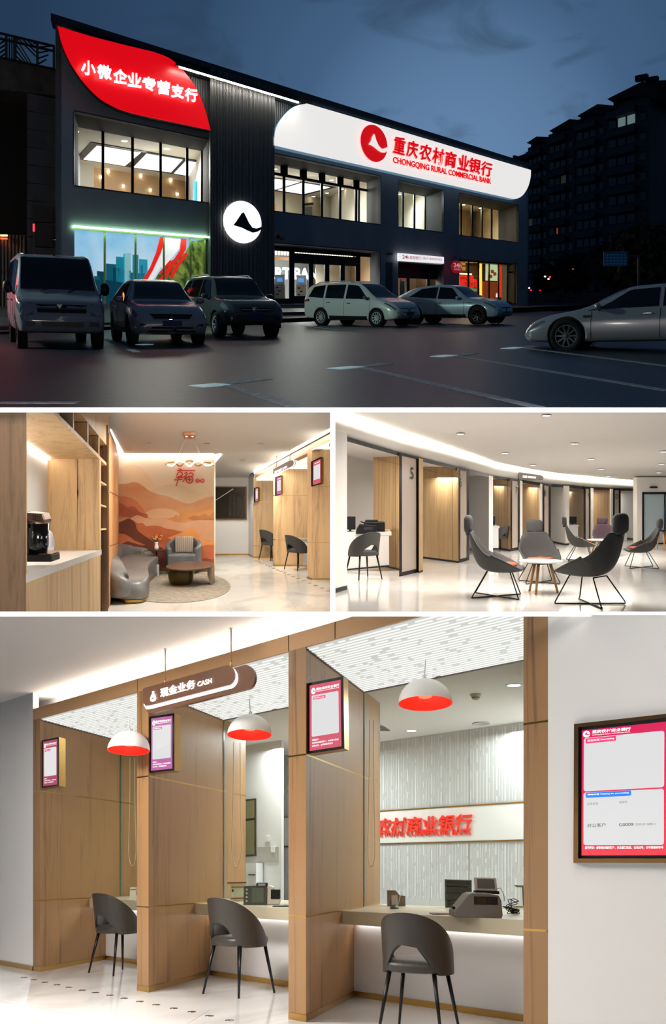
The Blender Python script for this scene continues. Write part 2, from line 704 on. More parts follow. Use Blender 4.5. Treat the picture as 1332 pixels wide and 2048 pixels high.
def rounded(q, r=0.06, n=5, ry=None):
 """rounded-corner polygon inside quad q, radius as share of width"""
 ry = ry or r
 out = []
 for cx, cy, a0 in ((r, ry, pi), (1 - r, ry, 1.5 * pi), (1 - r, 1 - ry, 0), (r, 1 - ry, 0.5 * pi)):
  for k in range(n + 1):
   a = a0 + k / n * pi / 2
   out.append(bil(q, cx + r * cos(a), cy + ry * sin(a)))
 return out

def smooth_curve(pts, n=8, closed=False):
 pts = [Vector(p) for p in pts]
 m = len(pts)
 out = []
 rng = range(m if closed else m - 1)
 for i in rng:
  p1, p2 = pts[i], pts[(i + 1) % m]
  p0 = pts[(i - 1) % m] if (closed or i > 0) else p1 * 2 - p2
  p3 = pts[(i + 2) % m] if (closed or i + 2 < m) else p2 * 2 - p1
  for k in range(n):
   t = k / n
   out.append(0.5 * ((2 * p1) + (p2 - p0) * t + (2 * p0 - 5 * p1 + 4 * p2 - p3) * t * t + (3 * p1 - p0 - 3 * p2 + p3) * t ** 3))
 if not closed:
  out.append(pts[-1])
 return out

# ====================================================================== shared materials and furniture
ORD = 'first second third fourth fifth sixth seventh eighth ninth tenth eleventh twelfth thirteenth fourteenth fifteenth sixteenth seventeenth'.split()
oak = wood('oak_veneer', (86, 60, 37), (150, 112, 72), scale=(7, 7, 0.42), vary=0.45, tilt=P4.th)
gold = mat('brushed_brass', (190, 150, 84), rough=0.28, metal=1.0)
bronze = mat('satin_bronze', (190, 146, 100), rough=0.35, metal=0.25)
white_paint = mat('white_paint', (226, 223, 219), rough=0.75)
white_gloss = mat('white_lacquer', (240, 240, 240), rough=0.3)
black_metal = mat('black_metal', (14, 14, 15), rough=0.35, metal=0.2)
black_plastic = mat('black_plastic', (16, 16, 17), rough=0.4)
grey_plastic = mat('grey_plastic', (112, 110, 104), rough=0.45)
pale_plastic = mat('pale_plastic', (188, 184, 172), rough=0.45)
stone_top = mat('cream_stone', (196, 186, 160), rough=0.28)
lamp_white = mat('lamp_white', (255, 252, 246), emit=3.0)
strip_white = mat('led_strip_white', (255, 250, 242), emit=12.0)
sign_red = mat('sign_red_acrylic', (226, 50, 38), rough=0.35, emit=0.25)
white_print = mat('white_print', (245, 245, 245), rough=0.5)
letters_lit = mat('lit_letters', (255, 255, 255), emit=1.3)
leather = mat('grey_leatherette', (56, 52, 46), rough=0.42, bump=0.05, bscale=300)
fabric_dark = mat('charcoal_fabric', (66, 65, 63), rough=0.85, bump=0.15, bscale=500)

def marble(name, base, vein, rough=0.07):
 m = mottled(name, vein, base, scale=(0.5, 0.22, 0.5), nscale=1.4, rough=rough, detail=7, dist=2.2, lo=0.30, hi=0.52, spec=0.55)
 return m

marble4 = marble('polished_marble', (230, 229, 227), (200, 197, 193))

def wquad(fr, p, q, z0, z1):
 return [fr.W(p, z0), fr.W(q, z0), fr.W(q, z1), fr.W(p, z1)]

lum_panel = mat('luminous_panel', (40, 40, 40), emit=1.0, ecol=(198, 200, 195))
lum_dash = mat('luminous_dash', (60, 60, 60), emit=1.0, ecol=(252, 252, 248))

screen_pink = mat('screen_pink', (30, 30, 30), emit=0.92, ecol=(222, 96, 116), rough=0.2)
screen_violet = mat('screen_violet', (30, 30, 30), emit=0.92, ecol=(198, 108, 170), rough=0.2)
screen_plum = mat('screen_plum', (30, 30, 30), emit=0.92, ecol=(170, 62, 100), rough=0.2)
screen_red = gradient('screen_red', [(0, (248, 36, 62)), (1, (222, 12, 96))], axis=2, lo=0.0, hi=0.9, emit=0.95, rough=0.2)
screen_white = mat('screen_white', (30, 30, 30), emit=0.92, ecol=(232, 232, 232), rough=0.2)
screen_label = mat('screen_label', (214, 44, 96), emit=0.8)
screen_blue = mat('screen_blue', (22, 104, 212), emit=0.85)
screen_text = mat('screen_text', (255, 255, 255), emit=0.95)
dark_text = mat('dark_text', (40, 40, 40), rough=0.6)
pale_text = mat('pale_text', (120, 120, 120), rough=0.6)

def emblem(c, ux, uy, r, m_disc, m_mount, parent, nrm, lift=0.006, ry=None, raw=False):
 """round emblem: disc with a mountain and a wave cut"""
 ry = ry or r
 disc = [c + ux * (r * cos(a)) + uy * (ry * sin(a)) for a in [2 * pi * k / 32 for k in range(32)]]
 MB().hexa([p + nrm * lift for p in disc], nrm * lift).build('emblem_disc', m_disc, parent, raw=raw)
 pts = [(-0.52, -0.12), (-0.3, 0.1), (-0.12, 0.48), (0.0, 0.52), (0.12, 0.3), (0.28, 0.02), (0.5, -0.12), (0.82, 0.02), (0.98, -0.02), (0.96, -0.16), (0.7, -0.3), (0.42, -0.34), (0.1, -0.26), (-0.2, -0.2)]
 q = [c + ux * (r * x) + uy * (ry * y) + nrm * (lift * 2.05) for x, y in pts]
 MB().hexa(q, nrm * lift * 0.5).build('emblem_mountain', m_mount, parent, raw=raw)

def pendant(fr, px, py_rim, width, ztop_px, label, group, r=0.2, z=2.0, tilt=0.0, outer=None, inner=None, lit=0.5):
 d = FOC * (2 * r) / width
 c = fr.at(px, py_rim, d)
 m = Matrix.Translation(c) @ Matrix.Rotation(tilt, 4, 'X')
 o = bpy.data.objects.new('pendant_lamp', None)
 COL.objects.link(o)
 o.matrix_world = fr.M @ m
 INV[o] = m.inverted()
 tag(o, label, 'pendant lamp', group)
 prof = [(r * cos(a), r * 0.92 * sin(a)) for a in [k / 12 * pi / 2 * 0.97 for k in range(13)]]
 MB().lathe(prof + [(0.012, r * 0.935)], 36, caps=False).build('shade', outer, o, raw=True)
 MB().lathe([(a * 0.985, b * 0.975 + 0.001) for a, b in prof], 36, caps=False).build('shade_lining', inner, o, raw=True)
 MB().lathe([(0, 0.05), (0.05, 0.05), (0.06, 0.08), (0.04, 0.12), (0.02, 0.18)], 20).build('bulb', mat('pendant_bulb', (255, 120, 90), emit=1.2), o, raw=True)
 top = fr.at(px, ztop_px, d * 1.0)
 pt = m.inverted() @ top
 MB().tube([Vector((0, 0, r * 0.92)), pt], 0.004, 6).build('cord', white_gloss, o, raw=True)
 MB().lathe([(0.016, r * 0.9), (0.016, r * 1.05), (0.006, r * 1.08)], 12).build('cord_grip', white_gloss, o, raw=True)
 return o

pend_white = mat('pendant_white', (238, 235, 228), rough=0.4)
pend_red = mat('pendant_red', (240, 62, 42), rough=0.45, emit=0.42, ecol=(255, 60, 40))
def make_visitor_chair(m_body, m_leg, name='visitor_chair'):
 o = bpy.data.objects.new(name, None)
 COL.objects.link(o)
 # seat: front is +y
 def ring(sc, z, k=2.6):
  pts = []
  for i in range(40):
   a = 2 * pi * i / 40
   x = 0.245 * sc * abs(cos(a)) ** (2 / k) * (1 if cos(a) > 0 else -1)
   y = 0.235 * sc * abs(sin(a)) ** (2 / k) * (1 if sin(a) > 0 else -1)
   pts.append(Vector((x, y + 0.02, z)))
  return pts
 MB().loft([ring(0.86, 0.395), ring(0.97, 0.405), ring(1.0, 0.43), ring(0.985, 0.455), ring(0.9, 0.472), ring(0.6, 0.478), ring(0.1, 0.478)]).build('seat', m_body, o, raw=True)
 T = radians(118)

 def sm(a, b, x):
  t = min(max((x - a) / (b - a), 0), 1)
  return t * t * (3 - 2 * t)

 def shell(u, v, off):
  th = (u * 2 - 1) * T
  ab = abs(th)
  zt = 0.80 - 0.37 * (ab / T) ** 2.3
  zl = 0.385 + 0.20 * (1 - sm(radians(10), radians(58), ab))
  z = zl + (zt - zl) * v
  rx, ry = 0.265 - off, 0.255 - off
  back = 0.07 * max(0, (z - 0.45) / 0.35) * (0.5 + 0.5 * cos(th))
  return Vector((rx * sin(th) * (1 + 0.05 * max(0, (z - 0.45))), 0.02 - ry * cos(th) - back, z))
 m = MB()
 nu, nv = 40, 12
 outer = [[shell(i / nu, j / nv, 0) for i in range(nu + 1)] for j in range(nv + 1)]
 inner = [[shell(i / nu, j / nv, 0.028) for i in range(nu + 1)] for j in range(nv + 1)]
 rings = []
 for j in range(nv + 1):
  rings.append(outer[j] + inner[j][::-1])
 m.loft(rings, caps=True)
 m.build('backrest', m_body, o, raw=True, mods=[('BEVEL', dict(width=0.008, segments=2, limit_method='ANGLE'))])
 for sx, sy in ((-1, -1), (1, -1), (-1, 1), (1, 1)):
  a = Vector((sx * 0.17, 0.02 + sy * 0.15, 0.41))
  b = Vector((sx * 0.235, 0.02 + sy * 0.215, 0.0))
  MB().tube([a, b], [0.0175, 0.010], 10).build('leg', m_leg, o, raw=True)
 return o

# ====================================================================== street at dusk (upper place)
K1 = dict(y1=818)
DEP1 = P1.ray(250, 597); DEP1.z = 0; DEP1.normalize()
FA0 = P1.at(110, 620, 36.0)
FA0 = FA0 - Vector((0, P1.t, 1)) * (FA0.z + P1.h)          # foot of the facade on the car park level
FDIR = P1.ray(1920, 597); FDIR.z = 0; FDIR.normalize()
FN = FDIR.cross(Vector((0, P1.t, 1))).normalized()
if FN.y > 0:
 FN = -FN
UPW = Vector((0, P1.t, 1))

def fac(x, y, off=0.0):
 p = FA0 + DEP1 * off
 return P1.on(x, y, p, p + FDIR)

cladding = mottled('dark_cladding', (132, 138, 148), (142, 148, 158), nscale=0.6, rough=0.55, detail=3)
ribbed_m = mat('dark_ribbed_metal', (112, 114, 116), rough=0.45, metal=0.2)
frame_dark = mat('window_frame_dark', (22, 27, 34), rough=0.4)
reveal_m = mat('reveal_plaster', (66, 68, 74), rough=0.7)
pane_m = glass('street_pane', (232, 240, 242), refl=0.05)
asphalt = mottled('asphalt', (20, 25, 34), (36, 43, 56), nscale=7.0, rough=0.42, detail=9, bump=0.35, spec=0.4)
line_paint = mottled('worn_line_paint', (120, 124, 132), (168, 172, 180), nscale=9, rough=0.6)
concrete_d = mottled('weathered_concrete', (48, 42, 40), (78, 68, 64), nscale=1.4, rough=0.9, detail=8)
paving = mottled('plaza_paving', (64, 64, 66), (86, 86, 88), nscale=2.5, rough=0.6)

def build_ground():
 g = MB().poly([P1.F(-700, 818), P1.F(2100, 818), P1.F(2600, 602.5), P1.F(-1300, 602.5)])
 o = g.build('floor', asphalt, fr=P1)
 tag(o, 'dark asphalt of the car park and street at dusk', kind='structure')
 n = Vector((0, 0, 1))

 def line(x0, y0, x1, y1, w, m=line_paint, name='parking_line'):
  p, q = P1.F(x0, y0), P1.F(x1, y1)
  MB().bar(p + n * 0.002, q + n * 0.002, w, 0.004, n).cut(P1, **K1).build(name, m, o)
 for a in ((447, 767, 585, 814), (718, 734, 1076, 815), (911, 712, 1340, 782.5), (1048, 696, 1340, 733),
    (205, 676, 275, 705), (412, 662, 470, 676), (603, 651, 690, 662), (790, 638, 850, 645), (0, 806, 155, 806)):
  line(*a, 0.16)
 for a in ((452, 767, 527, 757.5), (718, 734, 771, 727.5), (911, 712, 942, 706.5), (1048, 696, 1066, 692)):
  line(*a, 0.30)
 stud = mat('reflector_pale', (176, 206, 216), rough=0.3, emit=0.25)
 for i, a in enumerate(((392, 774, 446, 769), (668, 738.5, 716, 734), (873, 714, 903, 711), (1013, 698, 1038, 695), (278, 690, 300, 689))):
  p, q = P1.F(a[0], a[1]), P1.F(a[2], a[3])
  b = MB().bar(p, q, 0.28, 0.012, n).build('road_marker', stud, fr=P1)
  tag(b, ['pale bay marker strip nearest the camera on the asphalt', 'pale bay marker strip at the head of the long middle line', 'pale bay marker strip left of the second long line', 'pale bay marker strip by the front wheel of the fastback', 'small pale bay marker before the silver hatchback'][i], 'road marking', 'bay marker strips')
 # raised forecourt
 e0, e1 = P1.F(-300, 681), P1.F(1180, 615)
 edge = [e0, e1]
 kerb_h = 0.20
 f0, f1 = fac(-150, 614), fac(1180, 606)
 pz = MB().hexa([e0 + n * kerb_h, e1 + n * kerb_h, f1, f0], Vector((0, 0, -0.15)))
 po = pz.build('floor', paving, fr=P1)
 tag(po, 'raised paved forecourt in front of the bank building', kind='structure')
 nk = 60
 km = [mat('kerb_dark', (30, 30, 32), rough=0.6), mat('kerb_pale', (92, 92, 94), rough=0.6)]
 d = (e1 - e0)
 back = (f0 - e0).normalized() * 0.35
 for i in range(nk):
  a, b = e0 + d * ((i + 0.02) / nk), e0 + d * ((i + 0.98) / nk)
  MB().hexa([a, b, b + back, a + back], n * (kerb_h + 0.015)).build('kerb_stone', km[i % 2 if i > nk * 0.55 else 0], po)
 # step in front of the entrance
 a, b = P1.F(560, 634, 0.2), P1.F(770, 628, 0.2)
 s = MB().hexa([a, b, b + DEP1 * 3, a + DEP1 * 3], n * 0.22).build('trim_6', mat('step_stone', (70, 70, 74)), fr=P1)
 tag(s, 'dark stone step before the glass entrance', kind='structure')

build_ground()

def cells(holes, u0, u1, v0, v1):
 us = sorted({u0, u1} | {h[0] for h in holes} | {h[2] for h in holes})
 vs_ = sorted({v0, v1} | {h[1] for h in holes} | {h[3] for h in holes})
 us = [u for u in us if u0 <= u <= u1]
 vs_ = [v for v in vs_ if v0 <= v <= v1]
 out = []
 for i in range(len(us) - 1):
  run = None
  for j in range(len(vs_) - 1):
   cu, cv = (us[i] + us[i + 1]) / 2, (vs_[j] + vs_[j + 1]) / 2
   solid = not any(h[0] < cu < h[2] and h[1] < cv < h[3] for h in holes)
   if solid:
    if run is None:
     run = vs_[j]
   elif run is not None:
    out.append((us[i], run, us[i + 1], vs_[j])); run = None
  if run is not None:
   out.append((us[i], run, us[i + 1], vs_[-1]))
 return out

def uv(p):
 d = p - FA0
 z = p.z + P1.h
 return (d - UPW * z).dot(FDIR), z

def fp(u, v, off=0.0):
 return FA0 + DEP1 * off + FDIR * u + UPW * v

# openings: pixel corners tl, tr, br, bl of the outer reveal
OPEN = {
 'w1': ((148, 222), (417, 280), (417, 404), (148, 371)),
 'w2': ((545, 306), (761, 353), (761, 448), (545, 421)),
 'w3': ((797, 361), (888, 381), (888, 464), (797, 453)),
 'w4': ((918, 386), (1037, 412), (1037, 484), (918, 470)),
 'led': ((148, 452), (417, 474), (417, 604), (148, 612)),
 'd1': ((545, 488), (760, 502), (760, 606), (545, 610)),
 'd2': ((797, 524), (888, 530), (888, 605), (797, 607)),
 'w5': ((918, 518), (1034, 526), (1034, 608), (918, 607)),
}
HOLE = {}
for _k, _c in OPEN.items():
 _p = [uv(fac(*c)) for c in _c]
 HOLE[_k] = (min(_p[0][0], _p[3][0]), (_p[2][1] + _p[3][1]) / 2, max(_p[1][0], _p[2][0]), (_p[0][1] + _p[1][1]) / 2)

def build_bank():
 t = thing('bank_building', 'two-storey dark bank building with lit windows and glowing signs', 'building', P1, FA0)
 uL, uR = uv(fac(111, 600))[0], uv(fac(1057, 600))[0]
 vT = uv(fac(113, 43))[1]
 vT2 = uv(fac(1058, 338))[1]
 vtop = (vT + vT2) / 2
 v0 = uv(fac(600, 615))[1] - 0.2
 th = DEP1 * 0.5
 m = MB()
 for a, b, c, d in cells(list(HOLE.values()), uL, uR, v0, vtop):
  m.hexa([fp(a, b), fp(c, b), fp(c, d), fp(a, d)], th)
 wall = m.build('facade_wall', cladding, t)
 # parapet cap
 MB().hexa([fp(uL - 0.2, vtop, -0.35), fp(uR + .2, vtop, -0.35), fp(uR + .2, vtop + 0.28, -0.35), fp(uL - .2, vtop + 0.28, -0.35)], DEP1 * 1.2).build('parapet', mat('parapet_dark', (40, 36, 44), rough=0.5), t)
 # side return at the right and roof
 MB().hexa([fp(uR, v0), fp(uR, v0, 16), fp(uR, vtop, 16), fp(uR, vtop)], -FDIR * 0.3).build('side_wall', cladding, t)
 MB().hexa([fp(uL, v0), fp(uL, v0, 16), fp(uL, vtop, 16), fp(uL, vtop)], FDIR * 0.3).build('side_wall', cladding, t)
 MB().hexa([fp(uL, vtop - .3), fp(uR, vtop - .3), fp(uR, vtop - .3, 22), fp(uL, vtop - .3, 22)], UPW * 0.25).build('roof', cladding, t)
 MB().hexa([fp(uL, v0, 21), fp(uR, v0, 21), fp(uR, vtop, 21), fp(uL, vtop, 21)], DEP1 * 0.3).build('rear_wall', mat('room_wall_warm', (222, 204, 180), rough=0.7), t)
 # floor between storeys
 vm = (HOLE['w1'][1] + HOLE['led'][3]) / 2
 MB().hexa([fp(uL, vm, .3), fp(uR, vm, .3), fp(uR, vm, 21), fp(uL, vm, 21)], UPW * 0.3).build('storey_floor', mat('room_floor', (150, 146, 140), rough=0.3), t)
 # projecting dark pier with the ribs
 ua, ub = uv(fac(417.5, 500))[0], uv(fac(545, 500))[0]
 pj = 0.7
 MB().hexa([fp(ua, v0, -pj), fp(ub, v0, -pj), fp(ub, vtop - .05, -pj), fp(ua, vtop - .05, -pj)], DEP1 * (pj - 0.02)).build('dark_pier', ribbed_m, t)
 m = MB()
 n = 46
 for i in range(n):
  u = ua + (ub - ua) * (i + 0.5) / n
  w = (ub - ua) / n * 0.5
  m.hexa([fp(u - w / 2, v0, -pj), fp(u + w / 2, v0, -pj), fp(u + w / 2, vtop - .05, -pj), fp(u - w / 2, vtop - .05, -pj)], -DEP1 * 0.12)
 tag(m.build('vertical_rib', ribbed_m, t), kind='stuff')
 # ribs left of the pier under the roof light
 ua2 = uv(fac(352, 160))[0]
 ub2 = uv(fac(625, 220))[0]
 m = MB()
 for (a, b, zb) in ((ua2, ua, HOLE['w1'][3] + 0.4), (ub, ub2, HOLE['w2'][3] + 0.3)):
  n = int((b - a) / 0.16)
  for i in range(n):
   u = a + (b - a) * (i + 0.5) / n
   w = (b - a) / n * 0.5
   m.hexa([fp(u - w / 2, zb), fp(u + w / 2, zb), fp(u + w / 2, vtop - .02), fp(u - w / 2, vtop - .02)], -DEP1 * 0.10)
 tag(m.build('wall_rib', ribbed_m, t), kind='stuff')
 return t, vtop, v0

bank, VTOP, V0 = build_bank()

def roof_light():
 t = thing('roof_light_strip', 'row of white light strips under the roof edge between the two signs', 'light strip', P1, fac(480, 168))
 m = mat('roof_strip_glow', (255, 246, 230), emit=26.0)
 xs = [357, 401, 448, 494, 546, 598]
 for a, b in zip(xs, xs[1:]):
  ya, yb = 132 + (a - 357) * 0.298, 132 + (b - 357) * 0.298
  p, q = fac(a + 1, ya, -1.35), fac(b - 1, yb, -1.35)
  MB().bar(p, q, 0.10, 0.12, DEP1).build('light_tube', m, t)
 MB().bar(fac(352, 127, -1.4), fac(602, 202, -1.4), 0.12, 1.1, DEP1).build('housing', frame_dark, t)

roof_light()

# ---------------------------------------------------------------- windows with their rooms
room_white = mat('room_white', (228, 222, 210), rough=0.7)
room_warm = mat('room_peach', (226, 190, 150), rough=0.7)
room_cream = mat('room_cream', (226, 214, 186), rough=0.7)
room_dark = mat('room_trim_dark', (46, 46, 48), rough=0.5)
panel_glow = mat('ceiling_panel_glow', (250, 250, 252), emit=1.5)
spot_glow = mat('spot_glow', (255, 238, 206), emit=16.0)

def window(key, rec, mull, transom=None, doubles=(), frame_top=None, label=''):
 """reveal, frame, mullions and panes of one facade opening"""
 u0, v0, u1, v1 = HOLE[key]
 w = MB()
 w.hexa([fp(u0, v1), fp(u1, v1), fp(u1, v1, rec), fp(u0, v1, rec)], UPW * 0.06)
 w.hexa([fp(u1, v0), fp(u1, v1), fp(u1, v1, rec), fp(u1, v0, rec)], FDIR * 0.06)
 w.hexa([fp(u0, v0), fp(u0, v1), fp(u0, v1, rec), fp(u0, v0, rec)], -FDIR * 0.06)
 w.hexa([fp(u0, v0), fp(u1, v0), fp(u1, v0, rec), fp(u0, v0, rec)], -UPW * 0.06)
 ob = w.build('window_' + str({'w1': 1, 'w2': 2, 'w3': 3, 'w4': 4, 'w5': 5, 'd1': 6, 'd2': 7}[key]), reveal_m, fr=P1)
 tag(ob, label, kind='structure')
 o = lambda x, y: fac(x, y, rec)
 return ob, (u0, v0, u1, v1), o

def frame_bars(ob, rec, H, us, w=0.14, rails=(), fm=None):
 u0, v0, u1, v1 = H
 fm = fm or frame_dark
 for u in us:
  MB().bar(fp(u, v0, rec), fp(u, v1, rec), w, 0.15, -DEP1).build('mullion', fm, ob)
 for v in [v0 + w / 2, v1 - w / 2] + list(rails):
  MB().bar(fp(u0, v, rec), fp(u1, v, rec), w, 0.15, -DEP1).build('rail', fm, ob)
 uu = sorted([u0] + list(us) + [u1])
 vv = sorted([v0] + list(rails) + [v1])
 for a, b in zip(uu, uu[1:]):
  if b - a < 0.25:
   continue
  for c, d in zip(vv, vv[1:]):
   MB().poly([fp(a, c, rec + .02), fp(b, c, rec + .02), fp(b, d, rec + .02), fp(a, d, rec + .02)]).build('pane', pane_m, ob)

def u_at(x, y, rec):
 """u of the plane at depth rec seen at pixel"""
 p = fac(x, y, rec)
 d = p - FA0 - DEP1 * rec
 z = p.z + P1.h
 return (d - UPW * z).dot(FDIR)

def v_at(x, y, rec):
 return fac(x, y, rec).z + P1.h

def ceil_pt(x, y, v):
 """point on the level v above the car park seen at pixel"""
 return P1.F(x, y, v)

def downlights(ob, pts, v, m, r=0.13, name='downlight', lift=0.02):
 for x, y in pts:
  p = ceil_pt(x, y, v - lift)
  MB().lathe([(0, 0), (r, 0.0), (r * 1.2, 0.02), (r * 1.2, 0.04)], 12, p, caps=False).build(name, m, ob)

def room_lamp(H, v, d, power, color, size=3.0):
 area_light(P1, fp((H[0] + H[2]) / 2, v, d), size, power, color, aim=-UPW)

def build_windows():
 # ---- first-floor left room: black framed light panels
 rec = 3.6
 ob, H, o = window('w1', rec, None, label='large first-floor window below the red leaf sign')
 us = [u_at(x, 330, rec) for x in (206, 265, 321, 374)]
 H2 = (H[0], H[1], u_at(404, 350, rec), v_at(148, 238, rec))
 frame_bars(ob, rec, H2, us + [H2[2]], w=0.13)
 vc = H2[3] + 0.10
 r = MB()
 r.hexa([fp(H[0] - 3, vc, rec), fp(H[2] + 3, vc, rec), fp(H[2] + 3, vc, 20.5), fp(H[0] - 3, vc, 20.5)], UPW * 0.1)
 r.build('room_ceiling', room_white, ob)
 MB().hexa([fp(H[0] - 3, H[1] - 2, 19.5), fp(H[2] + 3, H[1] - 2, 19.5), fp(H[2] + 3, vc, 19.5), fp(H[0] - 3, vc, 19.5)], DEP1 * 0.1).build('room_wall', room_warm, ob)
 MB().hexa([fp(H[2] + .2, H[1] - 2, rec), fp(H[2] + .2, H[1] - 2, 19.5), fp(H[2] + .2, vc, 19.5), fp(H[2] + .2, vc, rec)], FDIR * 0.1).build('room_wall', room_white, ob)
 room_lamp(H, vc - .3, 11, 950, (1, 0.93, 0.82), 4)
 C = lambda x, y: ceil_pt(x, y, vc - 0.05)
 # dark raft with three glowing fields
 MB().hexa([C(152, 318), C(182, 285), C(470, 335), C(470, 368)], UPW * 0.04).build('ceiling_raft', room_dark, ob)
 C = lambda x, y: ceil_pt(x, y, vc - 0.08)
 for q in ([(167, 319), (194, 292), (281, 306), (250, 332)], [(267, 335), (293, 308), (365, 320), (342, 345)], [(348, 347), (372, 322), (430, 332), (412, 358)]):
  MB().hexa([C(*p) for p in q], UPW * 0.02).build('light_panel', panel_glow, ob)
 downlights(ob, [(151, 264), (249, 283), (333, 298)], vc, spot_glow)
 bw = lambda x, y: fac(x, y, 19.3)
 for x, y in ((148, 332), (217, 343), (202, 354), (282, 352), (342, 361), (247, 372), (301, 380), (355, 388)):
  p = bw(x, y)
  MB().lathe([(0, 0), (0.085, 0)], 10, p, axis=Matrix.Rotation(pi / 2, 3, 'X'), caps=False).build('wall_spot', spot_glow, ob)
 MB().hexa([bw(158, 326), bw(188, 330), bw(188, 376), bw(158, 372)], -DEP1 * 0.5).build('white_column', room_white, ob)
 MB().hexa([fac(388, 362, 9), fac(402, 365, 9), fac(402, 403, 9), fac(388, 401, 9)], -DEP1 * 0.1).build('blue_poster', mat('poster_blue', (60, 170, 236), emit=0.7), ob)

 # ---- first-floor middle room
 rec = 3.4
 ob, H, o = window('w2', rec, None, label='wide first-floor window with a row of small upper panes')
 H2 = (H[0], H[1], u_at(743, 400, rec), v_at(545, 318, rec))
 tr = v_at(545, 347, rec)
 us = [u_at(x, 400, rec) for x in (567.5, 606, 643, 679.5, 711.5)]
 frame_bars(ob, rec, H2, us + [H2[2]], w=0.15, rails=(tr,))
 for u in us:
  MB().bar(fp(u, tr, rec - .02), fp(u, H2[3], rec - .02), 0.42, 0.15, -DEP1).build('upper_mullion', frame_dark, ob)
 MB().bar(fp(us[4] + .35, H2[1], rec), fp(us[4] + .35, tr, rec), 0.12, 0.12, -DEP1).build('mullion', frame_dark, ob)
 vc = H2[3] + 0.05
 MB().hexa([fp(H[0] - 3, vc, rec), fp(H[2] + 1, vc, rec), fp(H[2] + 1, vc, 20.5), fp(H[0] - 3, vc, 20.5)], UPW * 0.1).build('room_ceiling', room_white, ob)
 MB().hexa([fp(H[0] - 3, H[1] - 2, 17), fp(H[2] + 3, H[1] - 2, 17), fp(H[2] + 3, vc, 17), fp(H[0] - 3, vc, 17)], DEP1 * 0.1).build('room_wall', room_cream, ob)
 MB().hexa([fp(H[2] + .2, H[1] - 2, rec), fp(H[2] + .2, H[1] - 2, 17), fp(H[2] + .2, vc, 17), fp(H[2] + .2, vc, rec)], FDIR * 0.1).build('room_wall', room_white, ob)
 MB().hexa([fp(H[0] - 1.0, H[1] - 2, rec), fp(H[0] - 1.0, H[1] - 2, 17), fp(H[0] - 1.0, vc, 17), fp(H[0] - 1.0, vc, rec)], -FDIR * 0.1).build('room_wall', room_cream, ob)
 room_lamp(H, vc - .3, 9, 850, (1, 0.94, 0.84), 4)
 C = lambda x, y: ceil_pt(x, y, vc - 0.05)
 MB().hexa([C(520, 352), C(672, 375), C(608, 391), C(520, 378)], UPW * 0.04).build('ceiling_raft', room_dark, ob)
 C = lambda x, y: ceil_pt(x, y, vc - 0.08)
 for q in ([(522, 355), (600, 364), (552, 379), (522, 378)], [(556, 380.5), (604, 366), (660, 375), (606, 388.5)]):
  MB().hexa([C(*p) for p in q], UPW * 0.02).build('light_panel', panel_glow, ob)
 downlights(ob, [(550, 339), (584, 398), (627, 393.5), (654, 386.5), (684, 378.5), (663, 361), (717, 371)], vc, spot_glow, r=0.11)
 bw = lambda x, y: fac(x, y, 16.8)
 MB().hexa([bw(611, 415), bw(624, 413), bw(624, 440), bw(611, 440)], -DEP1 * 0.1).build('inner_door', mat('inner_door_grey', (120, 130, 136)), ob)
 MB().hexa([bw(609, 407), bw(626, 405), bw(626, 410), bw(609, 411)], -DEP1 * 0.1).build('door_sign', room_dark, ob)
 MB().hexa([bw(540, 408), bw(552, 409), bw(552, 424), bw(540, 424)], -DEP1 * 0.1).build('orange_poster', mat('poster_orange', (222, 130, 50), emit=0.4), ob)
 # pale glass partition with reflected lamps
 MB().hexa([fac(683, 391, 12), fac(712, 380, 12), fac(742, 382, 12), fac(742, 446, 12), fac(683, 440, 12)], DEP1 * 0.05).build('glass_partition', mat('partition_pale', (200, 210, 198), rough=0.15), ob)
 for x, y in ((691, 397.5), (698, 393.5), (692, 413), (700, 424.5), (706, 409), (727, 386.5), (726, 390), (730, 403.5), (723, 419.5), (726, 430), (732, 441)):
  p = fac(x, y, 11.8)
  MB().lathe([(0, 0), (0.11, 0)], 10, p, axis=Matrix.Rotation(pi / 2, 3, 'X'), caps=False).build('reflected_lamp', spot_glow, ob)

 # ---- meeting room
 rec = 4.2
 ob, H, o = window('w3', rec, None, label='narrow first-floor window of the meeting room')
 H2 = (H[0], H[1], u_at(870, 420, rec), v_at(797, 369.5, rec))
 us = [u_at(x, 420, rec) for x in (805, 828, 850)]
 frame_bars(ob, rec, H2, us + [H2[2]], w=0.12)
 vc = H2[3] + 0.05
 MB().hexa([fp(H[0] - 2, vc, rec), fp(H[2] + 1, vc, rec), fp(H[2] + 1, vc, 18), fp(H[0] - 2, vc, 18)], UPW * 0.1).build('room_ceiling', room_white, ob)
 MB().hexa([fp(H[0] - 3, H[1] - 2, 15), fp(H[2] + 2, H[1] - 2, 15), fp(H[2] + 2, vc, 15), fp(H[0] - 3, vc, 15)], DEP1 * 0.1).build('room_wall', room_white, ob)
 MB().hexa([fp(H[2] + .2, H[1] - 2, rec), fp(H[2] + .2, H[1] - 2, 15), fp(H[2] + .2, vc, 15), fp(H[2] + .2, vc, rec)], FDIR * 0.1).build('room_wall', room_white, ob)
 bw = lambda x, y: fac(x, y, 14.8)
 MB().hexa([bw(823, 421), bw(859, 416), bw(859, 441), bw(823, 445)], -DEP1 * 0.1).build('wall_television', mat('tv_grey', (66, 70, 74), rough=0.2), ob)
 MB().hexa([bw(797, 410), bw(862, 396), bw(862, 399), bw(797, 413)], -DEP1 * 0.1).build('cove_light', mat('cove_glow', (255, 248, 232), emit=2.2), ob)
